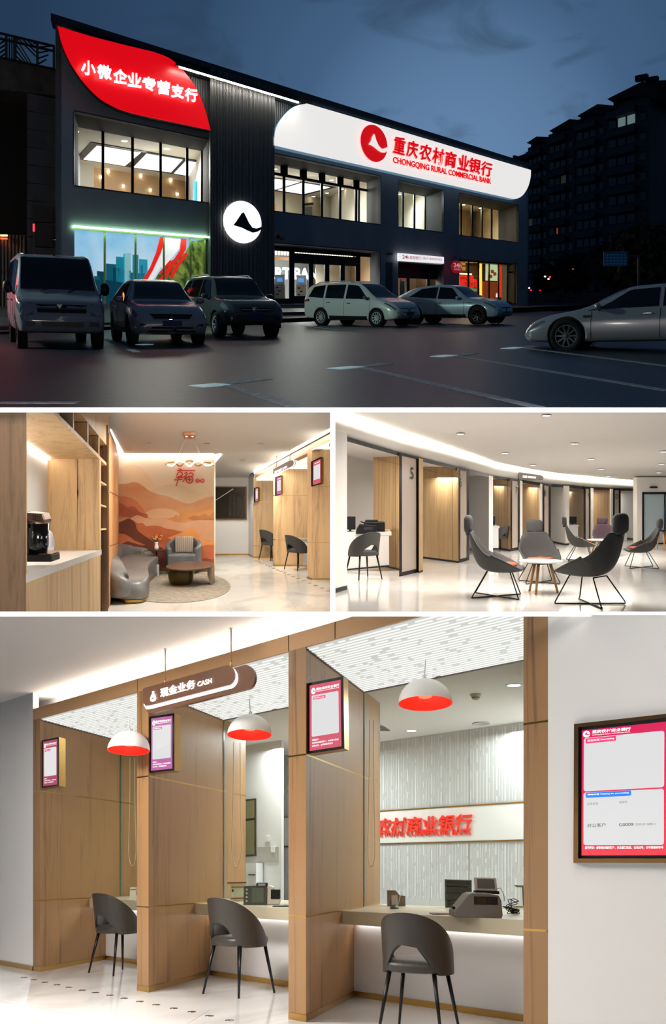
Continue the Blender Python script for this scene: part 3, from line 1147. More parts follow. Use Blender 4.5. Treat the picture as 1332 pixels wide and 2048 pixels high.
 MB().hexa([fac(808, 449, 10), fac(828, 447, 10), fac(828, 458, 10), fac(808, 456, 10)], -DEP1 * 0.4).build('yellow_chair', mat('chair_mustard', (196, 158, 60)), ob)
 MB().hexa([fac(828, 454, 11), fac(868, 448, 11), fac(868, 462, 11), fac(828, 460, 11)], -DEP1 * 0.4).build('olive_sofa', mat('sofa_olive', (134, 118, 70)), ob)
 MB().hexa([bw(797, 420), bw(810, 421), bw(810, 424), bw(797, 424)], -DEP1 * 0.1).build('wall_lamp_arm', room_dark, ob)
 MB().bar(ceil_pt(800, 372, vc - .06), ceil_pt(868, 387, vc - .06), 0.2, 0.05, UPW).build('ceiling_strip', mat('cove_glow', (255, 248, 232), emit=2.2), ob)
 downlights(ob, [(799, 389), (824, 383), (831, 394)], vc, spot_glow, r=0.10)

 room_lamp(H, vc - .3, 9, 340, (0.98, 1, 0.92), 2.5)

 # ---- curtained corner room
 rec = 4.2
 ob, H, o = window('w4', rec, None, label='first-floor corner window with drawn warm curtains')
 H2 = (H[0], H[1], u_at(1018, 440, rec), v_at(918, 397, rec))
 us = [u_at(x, 430, rec) for x in (921.5, 943, 963, 982.5, 1001)]
 frame_bars(ob, rec, H2, us + [H2[2]], w=0.12)
 vc = H2[3] + 0.05
 MB().hexa([fp(H[0] - 2, vc, rec), fp(H[2] + 1, vc, rec), fp(H[2] + 1, vc, 12), fp(H[0] - 2, vc, 12)], UPW * 0.1).build('room_ceiling', room_cream, ob)
 cur = mat('curtain_beige', (216, 192, 152), rough=0.8)

 def drape(i, j):
  u = H[0] - 2 + (H[2] + 2 - H[0]) * i
  v = H[1] - 1 + (vc - H[1] + 1) * j
  return fp(u, v, 10 + 0.18 * sin(u * 9))
 MB().grid(drape, 160, 1).build('curtain', cur, ob)
 MB().hexa([fp(H[2] + .2, H[1] - 2, rec), fp(H[2] + .2, H[1] - 2, 12), fp(H[2] + .2, vc, 12), fp(H[2] + .2, vc, rec)], FDIR * 0.1).build('room_wall', room_cream, ob)
 downlights(ob, [(927, 410), (961, 417), (985, 422)], vc, spot_glow, r=0.12)

 room_lamp(H, vc - .3, 7, 340, (1, 0.84, 0.6), 2.5)

 # ---- glass entrance
 rec = 2.4
 ob, H, o = window('d1', rec, None, label='glazed bank entrance with dark double doors behind the parked people carrier')
 H2 = (H[0], H[1], u_at(750, 560, rec), v_at(545, 490, rec))
 us = [u_at(x, 560, rec) for x in (583, 715)]
 tr = v_at(600, 517, rec)
 frame_bars(ob, rec, H2, [H2[2]] + us, w=0.30)
 MB().bar(fp(us[0], tr, rec), fp(us[1], tr, rec), 0.55, 0.2, -DEP1).build('door_header', frame_dark, ob)
 for x in (621, 653, 684):
  u = u_at(x, 560, rec)
  MB().bar(fp(u, H2[1], rec), fp(u, tr, rec), 0.28, 0.2, -DEP1).build('door_stile', frame_dark, ob)
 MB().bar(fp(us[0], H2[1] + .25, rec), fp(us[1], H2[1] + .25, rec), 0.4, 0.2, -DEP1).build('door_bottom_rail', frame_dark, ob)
 vc = H2[3] + 0.05
 MB().hexa([fp(H[0] - 2, vc, rec), fp(H[2] + 1, vc, rec), fp(H[2] + 1, vc, 16), fp(H[0] - 2, vc, 16)], UPW * 0.1).build('room_ceiling', room_white, ob)
 MB().hexa([fp(H[0] - 4, H[1], 12), fp(H[2] + 2, H[1], 12), fp(H[2] + 2, vc, 12), fp(H[0] - 4, vc, 12)], DEP1 * 0.1).build('room_wall', room_white, ob)
 MB().hexa([fp(H[2] + .2, H[1], rec), fp(H[2] + .2, H[1], 12), fp(H[2] + .2, vc, 12), fp(H[2] + .2, vc, rec)], FDIR * 0.1).build('room_wall', mat('lobby_tan', (206, 170, 130)), ob)
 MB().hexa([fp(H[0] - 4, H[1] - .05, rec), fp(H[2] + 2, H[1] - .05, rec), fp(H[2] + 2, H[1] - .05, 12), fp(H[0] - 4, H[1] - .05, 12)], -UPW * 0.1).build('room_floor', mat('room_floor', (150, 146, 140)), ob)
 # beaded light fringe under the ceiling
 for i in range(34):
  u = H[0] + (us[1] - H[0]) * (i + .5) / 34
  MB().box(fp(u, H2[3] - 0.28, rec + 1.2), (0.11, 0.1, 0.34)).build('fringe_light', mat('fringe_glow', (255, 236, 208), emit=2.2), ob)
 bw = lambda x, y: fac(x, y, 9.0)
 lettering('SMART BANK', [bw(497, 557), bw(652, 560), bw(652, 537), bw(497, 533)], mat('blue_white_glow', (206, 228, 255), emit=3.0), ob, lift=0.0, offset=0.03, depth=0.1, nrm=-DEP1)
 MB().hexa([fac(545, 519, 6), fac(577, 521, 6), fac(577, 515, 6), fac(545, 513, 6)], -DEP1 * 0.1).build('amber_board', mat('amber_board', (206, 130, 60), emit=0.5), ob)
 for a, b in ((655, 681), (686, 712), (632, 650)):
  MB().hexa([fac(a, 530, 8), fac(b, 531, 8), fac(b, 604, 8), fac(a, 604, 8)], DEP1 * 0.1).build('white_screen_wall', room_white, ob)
 for a, b in ((722, 737), (738, 748)):
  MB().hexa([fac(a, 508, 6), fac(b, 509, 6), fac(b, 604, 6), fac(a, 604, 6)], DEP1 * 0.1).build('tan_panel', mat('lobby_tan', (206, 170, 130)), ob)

 room_lamp(H, vc - .3, 6, 650, (1, 0.94, 0.86), 3)

 # ---- self-banking door
 rec = 1.8
 ob, H, o = window('d2', rec, None, label='doorway of the self-banking room under the white sign')
 H2 = (H[0], H[1], u_at(880, 560, rec), H[3])
 us = [u_at(x, 570, rec) for x in (815, 856)]
 frame_bars(ob, rec, H2, us + [H2[2]], w=0.22)
 MB().bar(fp(H[0], H[3] - .5, rec), fp(H[2], H[3] - .5, rec), 0.9, 0.2, -DEP1).build('door_header', frame_dark, ob)
 MB().hexa([fp(H[0] - 2, H[1], 7), fp(H[2] + 2, H[1], 7), fp(H[2] + 2, H[3], 7), fp(H[0] - 2, H[3], 7)], DEP1 * 0.1).build('room_wall', mat('lobby_peach', (226, 200, 180)), ob)
 MB().hexa([fp(H[0] - 2, H[3], rec), fp(H[2] + 2, H[3], rec), fp(H[2] + 2, H[3], 7), fp(H[0] - 2, H[3], 7)], UPW * 0.1).build('room_ceiling', room_white, ob)
 MB().hexa([fac(860, 540, 5), fac(874, 541, 5), fac(874, 605, 5), fac(860, 605, 5)], DEP1 * 0.1).build('tan_panel', mat('lobby_tan', (206, 170, 130)), ob)

 room_lamp(H, H[3] - .3, 4, 350, (1, 0.9, 0.8), 2)

 # ---- shop window at the corner
 rec = 1.2
 ob, H, o = window('w5', rec, None, label='corner shop window glowing orange and red at ground level')
 H2 = H
 us = [u_at(x, 570, rec) for x in (936, 956, 977, 996, 1014)]
 frame_bars(ob, rec, H2, us, w=0.10)
 MB().bar(fp(us[4], v_at(1020, 545, rec), rec), fp(H[2], v_at(1030, 545, rec), rec), 0.12, 0.15, -DEP1).build('rail', frame_dark, ob)
 MB().hexa([fp(H[0] - 2, H[1], 7), fp(H[2] + 2, H[1], 7), fp(H[2] + 2, H[3], 7), fp(H[0] - 2, H[3], 7)], DEP1 * 0.1).build('room_wall', mat('shop_tan', (170, 140, 96)), ob)
 MB().hexa([fp(H[0] - 2, H[3], rec), fp(H[2] + 2, H[3], rec), fp(H[2] + 2, H[3], 7), fp(H[0] - 2, H[3], 7)], UPW * 0.1).build('room_ceiling', room_dark, ob)
 q = lambda x0, y0, x1, y1, d=4.0: [fac(x0, y1, d), fac(x1, y1 + 1, d), fac(x1, y0 + 1, d), fac(x0, y0, d)]
 room_lamp(H, H[3] - .3, 5, 160, (1, 0.72, 0.4), 2)
 R = mat('shop_red_glow', (236, 46, 26), emit=1.1)
 for r, nm, mm in (((918, 550, 946, 575), 'red_neon_board', R), ((947, 558, 953, 574), 'red_neon_board', R), ((919, 546, 943, 549), 'cream_lamps', mat('shop_cream_glow', (255, 226, 170), emit=1.6)),
      ((918, 576, 953, 582), 'green_strip', mat('shop_green', (150, 166, 110), emit=0.6)), ((959, 522, 963, 590), 'amber_column', mat('shop_amber_glow', (255, 190, 80), emit=1.6)),
      ((997, 530, 1002, 594), 'red_neon_column', R), ((971, 525, 996, 561), 'menu_board', mat('shop_menu', (206, 226, 170), emit=0.9)),
      ((964, 563, 994, 600), 'orange_counter', mat('shop_orange', (196, 90, 40), emit=0.35)), ((991, 586, 996, 594), 'white_lamp', mat('shop_white_glow', (236, 232, 255), emit=2.0)),
      ((918, 520, 930, 540), 'amber_lamp', mat('shop_amber_soft', (210, 140, 40), emit=0.8)), ((1003, 530, 1013, 606), 'tan_door', mat('shop_door_tan', (196, 176, 130), emit=0.15)), ((1015, 545, 1031, 606), 'tan_door', mat('shop_door_tan', (196, 176, 130), emit=0.15))):
  MB().hexa(q(*r), -DEP1 * 0.1).build(nm, mm, ob)
 lettering('烤肉', q(921, 553, 934, 560, 3.85), mat('shop_dark_red', (120, 16, 12)), ob, lift=0.0, nrm=-DEP1)
 lettering('欢迎光临', q(929, 563, 951, 572, 3.85), mat('shop_dark_red', (120, 16, 12)), ob, lift=0.0, nrm=-DEP1)
 rm = mat('shop_menu_red', (190, 90, 60), emit=0.4)
 for x, y in ((984, 543), (981, 553), (989, 548)):
  c = fac(x, y, 3.8)
  MB().lathe([(0, 0), (0.16, 0), (0.16, 0.05), (0, 0.05)], 14, c, axis=Matrix.Rotation(pi / 2, 3, 'X')).build('menu_dish', rm, ob)

build_windows()

# ---------------------------------------------------------------- signs on the facade
def px_shape(pts, off, n=7):
 out = smooth_curve([Vector((x, y, 0)) for x, y in pts], n)
 return [fac(p.x, p.y, off) for p in out]

white_letters = mat('white_letters_glow', (255, 255, 255), emit=1.1)

def facade_signs():
 # red leaf
 t = thing('leaf_sign', 'glowing red leaf-shaped sign with white characters at the upper left of the facade', 'sign', P1, fac(270, 250))
 red = mat('leaf_red_glow', (222, 4, 18), emit=0.92, rough=0.4)
 top = [(115, 52), (180, 72), (250, 90), (305, 103)]
 right = [(305, 103), (340, 117), (370, 145), (395, 182), (411, 222), (421, 260)]
 bot = [(421, 260), (372, 249), (320, 238), (270, 227), (236, 217)]
 left = [(236, 217), (200, 197), (166, 163), (141, 126), (124, 88), (115, 52)]
 pts = []
 for seg in (top, right, bot, left):
  pts += px_shape(seg, -0.9, 4)[:-1]
 MB().hexa(pts, DEP1 * 0.5).build('lit_face', red, t)
 c = fac(270, 160, -0.9)
 MB().hexa([c + (p - c) * 1.012 + DEP1 * 0.12 for p in pts], DEP1 * 0.6).build('housing', mat('sign_housing', (36, 22, 30), rough=0.5), t)
 ch = '小微企业专营支行'
 cx = [177, 209, 240.5, 269, 298, 327, 355, 382]
 for i, c_ in enumerate(ch):
  x = cx[i]
  w = 14.5 - i * 0.28
  h = 14 - i * 0.15
  yc = 137 + (x - 177) * 0.262
  sl = 0.262
  q = [fac(x - w, yc + h - w * sl * .5, -0.95), fac(x + w, yc + h + w * sl * .5, -0.95), fac(x + w, yc - h + w * sl * .5, -0.95), fac(x - w, yc - h - w * sl * .5, -0.95)]
  lettering(c_, q, white_letters, t, lift=0.0, offset=0.022, depth=0.18, nrm=-DEP1, name='character')
 # white sign
 t = thing('name_sign', 'long glowing white sign with the red emblem and bank name', 'sign', P1, fac(800, 370))
 wm = mat('name_sign_glow', (240, 237, 233), emit=0.92, rough=0.4)
 segs = ([(549, 290), (549.5, 272), (557, 248), (573, 226), (592, 212), (614, 207)], [(614, 207), (720, 238), (840, 274), (960, 310), (1062, 340)],
   [(1062, 340), (1061, 356), (1056, 374), (1046, 390), (1034, 397), (1024, 397)], [(1024, 397), (900, 369.5), (760, 338), (640, 311), (549, 290)])
 pts = []
 for s in segs:
  pts += px_shape(s, -0.9, 5)[:-1]
 MB().hexa(pts, DEP1 * 0.5).build('lit_face', wm, t)
 c = fac(800, 300, -0.9)
 MB().hexa([c + (p - c) * 1.004 + DEP1 * 0.12 for p in pts], DEP1 * 0.75).build('housing', mat('sign_edge_blue', (150, 190, 220), emit=0.35), t)
 redl = mat('name_red', (226, 12, 20), emit=0.75, rough=0.4)
 n = -DEP1
 o = lambda x, y: fac(x, y, -0.95)
 cc = o(747.5, 287.5)
 ux = (o(773.5, 294.5) - cc); uy = (o(747.5, 251) - cc)
 disc = [cc + ux * cos(a) + uy * sin(a) for a in [2 * pi * k / 40 for k in range(40)]]
 MB().hexa([p + n * 0.03 for p in disc], n * 0.12).build('emblem_disc', redl, t)
 mt = [(-0.44, -0.14), (-0.28, 0.06), (-0.16, 0.34), (-0.06, 0.50), (0.02, 0.46), (0.12, 0.2), (0.30, -0.06), (0.52, -0.2), (0.72, -0.16), (1.06, 0.02), (1.04, -0.2), (0.80, -0.36), (0.52, -0.40), (0.28, -0.34), (0.0, -0.22), (-0.2, -0.16)]
 MB().hexa([cc + ux * x + uy * y + n * 0.16 for x, y in mt], n * 0.05).build('emblem_mountain', wm, t)
 name = '重庆农村商业银行'
 cxs = [797, 823, 849, 875, 900, 925, 948, 971.5]
 for i, c_ in enumerate(name):
  x = cxs[i]
  yc = 292 + (x - 797) * 0.268
  w, h = 12.5 - i * 0.2, 17.5 - i * 0.4
  s = 0.268
  q = [o(x - w, yc + h - w * s), o(x + w, yc + h + w * s), o(x + w, yc - h + w * s), o(x - w, yc - h - w * s)]
  lettering(c_, q, redl, t, lift=0.03, offset=0.02, depth=0.2, nrm=n, name='character', shear=0.15)
 q = [o(785, 328), o(981, 370.5), o(981, 358), o(785, 313.5)]
 lettering('CHONGQING RURAL COMMERCIAL BANK', q, redl, t, lift=0.03, offset=0.02, depth=0.12, nrm=n)
 # round emblem on the dark pier
 t = thing('round_emblem_sign', 'round glowing white emblem with a black mountain on the dark pier', 'sign', P1, fac(486, 486, -1.0))
 o = lambda x, y: fac(x, y, -1.0)
 cc = o(486, 444); ux = o(523, 448.5) - cc; uy = o(486, 402) - cc
 disc = [cc + ux * cos(a) + uy * sin(a) for a in [2 * pi * k / 40 for k in range(40)]]
 MB().hexa(disc, DEP1 * 0.25).build('lit_disc', mat('emblem_white_glow', (252, 252, 252), emit=1.25), t)
 mt = [(-0.50, -0.20), (-0.36, -0.02), (-0.2, 0.22), (-0.06, 0.42), (0.04, 0.46), (0.16, 0.26), (0.32, -0.02), (0.50, -0.22), (0.72, -0.24), (1.02, -0.12), (1.0, -0.24), (0.80, -0.38), (0.52, -0.46), (0.22, -0.38), (-0.06, -0.28), (-0.3, -0.24)]
 MB().hexa([cc + ux * x + uy * y - DEP1 * 0.02 for x, y in mt], -DEP1 * 0.03).build('mountain', mat('emblem_black', (12, 12, 14)), t)
 # self-banking box sign
 t = thing('self_banking_sign', 'white lightbox reading 24h and SELF-BANKING above the door', 'sign', P1, fac(842, 527, -0.4))
 o = lambda x, y: fac(x, y, -0.4)
 Q = [o(798, 521.5), o(888, 527), o(888, 514), o(798, 506)]
 MB().hexa(Q, DEP1 * 0.38).build('lightbox', mat('lightbox_white', (240, 238, 240), emit=0.95), t)
 dr = mat('box_red_text', (170, 40, 60), emit=0.3)
 lettering('24h', sub(Q, 0.07, 0.32, 0.21, 0.76), dr, t, lift=0.02, nrm=n, offset=0.02)
 lettering('自助银行', sub(Q, 0.23, 0.30, 0.46, 0.78), dr, t, lift=0.02, nrm=n, offset=0.01)
 lettering('| SELF-BANKING', sub(Q, 0.48, 0.28, 0.95, 0.76), dr, t, lift=0.02, nrm=n)
 # projecting round sign
 t = thing('round_projecting_sign', 'small round red 24h sign projecting beside the self-banking door', 'sign', P1, fac(915, 545, -1.0))
 o = lambda x, y: fac(x, y, -1.0)
 cc = o(914.5, 534); ux = o(924.5, 535) - cc; uy = o(914.5, 521.5) - cc
 disc = [cc + ux * cos(a) + uy * sin(a) for a in [2 * pi * k / 28 for k in range(28)]]
 MB().hexa(disc, DEP1 * 0.25).build('disc', mat('round_sign_red', (168, 26, 44), emit=0.45), t)
 lettering('24h', [o(907, 534), o(923, 536), o(923, 527), o(907, 525.5)], mat('round_sign_text', (236, 170, 176), emit=0.6), t, lift=0.03, nrm=n, offset=0.02)
 lettering('自助银行', [o(908, 540), o(922, 541.5), o(922, 537.5), o(908, 536.5)], mat('round_sign_text', (236, 170, 176)), t, lift=0.03, nrm=n)
 MB().bar(o(922, 531), fac(930, 531), 0.08, 0.08, -UPW).build('bracket', frame_dark, t)
 # security cameras on the wall
 for i, (x, y) in enumerate(((556, 475), (907, 515))):
  t = thing('security_camera', ['white security camera on the wall above the glass entrance', 'small security camera on the wall beside the shop window'][i], 'camera', P1, fac(x, y))
  p = fac(x, y)
  s = 1.0 if i == 0 else 0.6
  MB().tube([p, p - DEP1 * 0.5 * s], 0.05 * s, 8).build('bracket', reveal_m, t)
  MB().tube([p - DEP1 * 0.5 * s + UPW * .12 * s - FDIR * .15 * s, p - DEP1 * 0.75 * s - UPW * .14 * s + FDIR * .25 * s], 0.11 * s, 10).build('camera_body', reveal_m, t)
 # cash machines in the lobby
 for i, (x, y) in enumerate(((560, 600), (603, 601))):
  b = fac(x, y, 5.0)
  t = thing('cash_machine', ['pale cash machine at the left behind the entrance glass', 'pale cash machine between the entrance door stiles'][i], 'cash machine', P1, b, group='cash machines in the lobby')
  k = FOC / (P1.R @ b).y
  w, h = 24 / k, 40 / k
  MB().box(b + Vector((0, 0, h * .36)), (w * .86, 0.7, h * .72)).build('body', mat('machine_pale', (206, 200, 190), rough=0.4), t)
  MB().box(b + Vector((0, 0.15, h * .95)), (w * .8, 0.4, h * .5), Matrix.Rotation(radians(-14), 3, 'X')).build('head', mat('machine_head', (214, 218, 222), rough=0.4), t)
  MB().box(b + Vector((0, -0.12, h * 0.98)), (w * .45, 0.05, h * .18), Matrix.Rotation(radians(-14), 3, 'X')).build('screen', mat('machine_screen', (90, 150, 220), emit=1.0), t)
  for j in range(3):
   MB().box(b + Vector(((-.2 + .2 * (j % 2)) * w, -0.36, h * (.6 - j * .16))), (w * .22, 0.04, h * .06)).build('slot', frame_dark, t)
 # red kiosk behind the self-banking door
 b = fac(806, 603, 1.9)
 t = thing('red_kiosk', 'red and white kiosk behind the self-banking door', 'kiosk', P1, b)
 MB().hexa([fac(799, 557, 3), fac(811, 558, 3), fac(811, 541, 3), fac(799, 541, 3)], DEP1 * 0.3).build('header', mat('kiosk_red', (200, 40, 34), emit=0.6), t)
 MB().hexa([fac(799, 604, 3), fac(811, 604, 3), fac(811, 558, 3), fac(799, 557, 3)], DEP1 * 0.3).build('body', mat('kiosk_pale', (200, 186, 170)), t)
 MB().hexa([fac(801, 595, 2.9), fac(809, 595, 2.9), fac(809, 562, 2.9), fac(801, 562, 2.9)], DEP1 * 0.05).build('dark_opening', room_dark, t)
 # plaques on the pier between entrance and self-banking
 for i, (a, b2, y0, y1) in enumerate(((775, 786, 505, 510), (773, 785, 524, 585))):
  m = MB().hexa([fac(a, y1, -.08), fac(b2, y1, -.08), fac(b2, y0 + 1, -.08), fac(a, y0, -.08)], DEP1 * 0.07)
  tag(m.build('wall_plaque', mat('plaque_dark', (26, 32, 42), rough=0.25), fr=P1), ['small dark plaque on the wall right of the entrance', 'tall dark notice plaque on the wall right of the entrance'][i], 'plaque')

facade_signs()

def led_screen():
 H = HOLE['led']
 rec = 0.5
 t = thing('video_screen', 'long glowing video wall showing a city, red ribbons and a green hill', 'screen', P1, fac(280, 600, rec))
 o = lambda x, y, d=0.0: fac(x, y, rec - d)
 sky = gradient('video_sky', [(0, (206, 226, 236)), (0.5, (150, 200, 232)), (1, (30, 150, 212))], axis=2, lo=0.0, hi=5.0, emit=0.9, nz=0.8, nscale=0.8)
 MB().hexa([o(148, 612), o(409, 604), o(409, 479), o(148, 458)], DEP1 * 0.1).build('sky_picture', sky, t)
 n = -DEP1
 teal = [mat('video_teal_%d' % i, c, emit=0.85) for i, c in enumerate(((24, 120, 140), (16, 84, 104), (130, 176, 186), (10, 56, 74), (40, 140, 164)))]
 towers = [(232, 513, 247, 0), (249, 505, 262, 2), (247, 508, 250, 4), (265, 509, 277, 0), (278, 518, 295, 4), (212, 527, 232, 1), (226, 535, 242, 3), (243, 540, 262, 1), (262, 545, 290, 1), (194, 542, 210, 3), (188, 552, 200, 1), (281, 530, 286, 1), (288, 528, 293, 0)]
 for x0, y0, x1, k in towers:
  s = 0.08 * (x1 - x0)
  MB().hexa([o(x0, 612, .02), o(x1, 610, .02), o(x1, y0 + s, .02), o(x0, y0, .02)], n * 0.02).build('city_tower', teal[k], t)
 MB().hexa([o(148, 612, .05), o(300, 610, .05), o(290, 572, .05), (o(250, 566, .05)), o(215, 560, .05), o(148, 558, .05)], n * 0.01).build('dark_quay', teal[3], t)
 hill = mottled('video_hill', (40, 66, 26), (128, 142, 66), nscale=2.6, detail=8, emit=0.75, lo=0.38, hi=0.62)
 MB().hexa([o(285, 611, .06), o(409, 606, .06), o(409, 480, .06), o(384, 482, .06), o(370, 505, .06), o(345, 520, .06), o(318, 545, .06), o(300, 575, .06)], n * 0.02).build('green_hill', hill, t)
 red = mat('video_red', (222, 34, 28), emit=0.95)
 wht = mat('video_white', (236, 230, 232), emit=0.85)
 for pts, m, d in (([(320, 474), (331, 475), (322, 505), (306, 540), (292, 565), (284, 562), (300, 535), (312, 505)], red, .10),
      ([(331, 475), (345, 476), (338, 505), (318, 540), (300, 570), (292, 566), (308, 540), (322, 508)], wht, .09),
      ([(362, 477), (373, 478), (372, 500), (352, 525), (330, 560), (314, 580), (306, 576), (326, 548), (350, 515), (360, 500)], red, .11),
      ([(345, 477), (361, 478), (358, 498), (340, 520), (326, 536), (322, 534), (336, 510)], wht, .08),
      ([(371, 505), (376, 508), (360, 530), (345, 556), (338, 556), (352, 530)], red, .11),
      ([(340, 520), (344, 522), (322, 548), (318, 545)], red, .11)):
  MB().hexa([o(x, y, d) for x, y in pts], n * 0.01).build('ribbon', m, t)
 fm = mat('video_frame_greenlit', (126, 140, 84), rough=0.4, metal=0.3)  # green light of the screen put into the metal's colour
 for x, yt in ((209.5, 458), (271, 463), (327.5, 467), (381, 472), (409, 474)):
  MB().bar(o(x, 612, .14), o(x, yt, .14), 0.09, 0.1, n).build('mullion', fm, t)
 MB().hexa([o(409, 608), o(416, 608), o(416, 475), o(409, 474)], DEP1 * .05).build('side_strip', fm, t)
 MB().bar(o(148, 456, .18), o(416, 477, .18), 0.12, 0.12, n).build('top_rail', fm, t)
 MB().bar(fac(147, 453, -0.05), fac(417, 474.5, -0.05), 0.07, 0.12, n).build('light_strip', mat('video_strip_glow', (196, 255, 204), emit=9.0), t)

led_screen()

# ---------------------------------------------------------------- neighbours
def neighbours():
 # building at the left
 t = thing('neighbour_building', 'weathered concrete neighbour with a roof railing left of the bank', 'building', P1, fac(50, 610))
 o = lambda x, y, d=0.0: fac(x, y, 0.6 + d)
 MB().hexa([o(-60, 172), o(111, 191), o(111, 138), o(-60, 103)], DEP1 * 4).build('roof_band', concrete_d, t)
 MB().hexa([o(-60, 660, 3), o(56, 650, 3), o(56, 185, 3), o(-60, 170, 3)], DEP1 * 4).build('recessed_wall', mat('recess_dark', (30, 24, 24), rough=0.8), t)
 til = mottled('column_tile', (66, 60, 62), (78, 72, 74), nscale=1.2, rough=0.5)
 for i in range(8):
  y0, y1 = 186 + i * 36, 186 + (i + 1) * 36 - 1.5
  s = 0.0
  MB().hexa([o(54, y1 + 0), o(111, y1 + 11 - i * 1.2), o(111, y0 + 11 - i * 1.2), o(54, y0)], DEP1 * 1.5).build('column_tile', til, t)
 MB().hexa([o(54, 640), o(111, 638), o(111, 480), o(54, 474)], DEP1 * 1.5).build('column_foot', til, t)
 for a, b, c, d in ((66, 410, 106, 443), (66, 446, 106, 492)):
  MB().hexa([o(a, d, -.05), o(b - (b - c), d + 2, -.05), o(c, b + 4, -.05), o(a, b, -.05)], -DEP1 * 0.05).build('grille_panel', mat('grille_brown', (60, 50, 46), rough=0.7), t)
 dk = mat('railing_dark', (20, 18, 20), rough=0.6)
 for x, yt, yb in ((-14, 62, 112), (13, 68, 117), (31, 72, 121), (75, 84, 131), (108, 92, 138)):
  MB().bar(o(x, yb), o(x, yt), 0.09, 0.09, -DEP1).build('railing_post', dk, t)
 for (a, b), (c, d) in (((-20, 62), (109, 93)), ((-20, 73), (109, 103)), ((-20, 111), (109, 139))):
  MB().bar(o(a, b), o(c, d), 0.08, 0.08, -DEP1).build('railing_rail', dk, t)
 for k in range(4):
  MB().bar(o(33, 78 + k * 12), o(62 - k * 6, 126 - k * 1.0), 0.05, 0.05, -DEP1).build('railing_diagonal', dk, t)
  MB().bar(o(36 + k * 10, 77 + k * 3), o(75, 110 + 6 - k * 9), 0.05, 0.05, -DEP1).build('railing_diagonal', dk, t)
  MB().bar(o(77, 95 + k * 11), o(105 - k * 4, 92 + k * 9), 0.05, 0.05, -DEP1).build('railing_diagonal', dk, t)
  MB().bar(o(0, 88 + k * 9), o(12, 80 + k * 9), 0.05, 0.05, -DEP1).build('railing_diagonal', dk, t)
 for x in (19, 24, 28):
  MB().bar(o(x, 76), o(x, 119), 0.05, 0.05, -DEP1).build('railing_bar', dk, t)
 # gate with lamps in the passage
 t = thing('metal_gate', 'dim metal gate in the passage at the far left', 'gate', P1, fac(25, 640))
 o2 = lambda x, y: fac(x, y, 2.4)
 for x in range(-2, 54, 7):
  MB().bar(o2(x, 640), o2(x, 470), 0.10, 0.1, -DEP1).build('gate_bar', mat('gate_metal', (66, 52, 46), rough=0.5), t)
 for y in (472, 545):
  MB().bar(o2(-5, y), o2(54, y + 2), 0.14, 0.1, -DEP1).build('gate_rail', mat('gate_metal', (66, 52, 46)), t)
 for i, (x, y, c, e, w) in enumerate(((8, 471, (255, 190, 90), 8.0, 5), (8, 477, (255, 60, 40), 4.0, 5), (43, 508, (255, 230, 190), 6.0, 2))):
  p = fac(x, y, 2.0)
  ob = MB().box(p, (w * .05, 0.1, 0.06)).build('passage_lamp', mat('passage_glow_%d' % i, c, emit=e), fr=P1)
  tag(ob, ['amber lamp over the gate in the left passage', 'red lamp under the amber lamp of the left passage', 'tiny warm lamp behind the gate in the left passage'][i], 'lamp')
 p = fac(67, 455, -0.5)
 t = thing('red_marker_lamp', 'thin red marker lamp on the column left of the video wall', 'lamp', P1, p)
 MB().bar(fac(67.5, 463, -.3), fac(67.5, 448, -.3), 0.06, 0.06, -DEP1).build('red_tube', mat('marker_red_glow', (255, 30, 40), emit=6.0), t)
 MB().bar(fac(67.5, 520, -.28), fac(67.5, 447, -.28), 0.05, 0.05, -DEP1).build('pole', frame_dark, t)
 # apartment row at the right
 A0 = P1.at(1300, 606, 120.0)
 A0 = A0 - UPW * (A0.z + P1.h)
 ap_dir = DEP1
 wallm = mottled('apartment_wall', (56, 64, 74), (70, 78, 88), nscale=0.3, rough=0.9)
 slabm = mat('balcony_slab', (66, 70, 78), rough=0.8)
 winm = mat('apartment_window', (16, 20, 26), rough=0.15)
 roofm = mat('apartment_roof', (24, 24, 28), rough=0.8)
 apn = FDIR
 # tower: left x, right x, y of the eaves at left and right, roof outline
 towers = [(1214, 1300, 216, 188, [(1214, 198), (1284, 163), (1334, 160), (1310, 196), (1296, 190)], 10),
    (1152, 1213, 241, 221, [(1154, 232), (1195, 208), (1228, 211), (1213, 226)], 10),
    (1097, 1150, 270, 250, [(1098, 262), (1139, 238), (1162, 240), (1150, 256)], 10),
    (1056, 1096, 296, 280, [(1053, 286), (1073, 273), (1102, 274), (1096, 284)], 10),
    (1020, 1055, 320, 305, [(1020, 318), (1040, 311), (1058, 310), (1055, 318)], 9)]
 labels = ['nearest dark apartment block at the right edge, with a lit top balcony', 'second dark apartment block from the right', 'middle dark apartment block of the row', 'fourth dark apartment block from the right', 'farthest dark apartment block just above the white sign']
 for ti, (xl, xr, yl, yr, roof, nf) in enumerate(towers):
  o = lambda x, y, off=0.0: P1.on(x, y, A0 + apn * off, A0 + apn * off + ap_dir)
  t = thing('apartment_block', labels[ti], 'building', P1, o((xl + xr) / 2, 600), group='apartment blocks behind the street')
  q = [o(xl, 612), o(xr, 612), o(xr, yr), o(xl, yl)]
  MB().hexa(q, apn * 14).build('wall', wallm, t)
  MB().hexa([o(x, y, -1.0) for x, y in roof], apn * 10).build('roof', roofm, t)
  MB().hexa([o(xl + (xr - xl) * .15, yl + 2), o(xl + (xr - xl) * .25, yl + 1), o(xl + (xr - xl) * .25, yl - 18 + ti * 2), o(xl + (xr - xl) * .15, yl - 16 + ti * 2)], apn * 1.5).build('roof_pillar', roofm, t)
  f = (xr - xl)
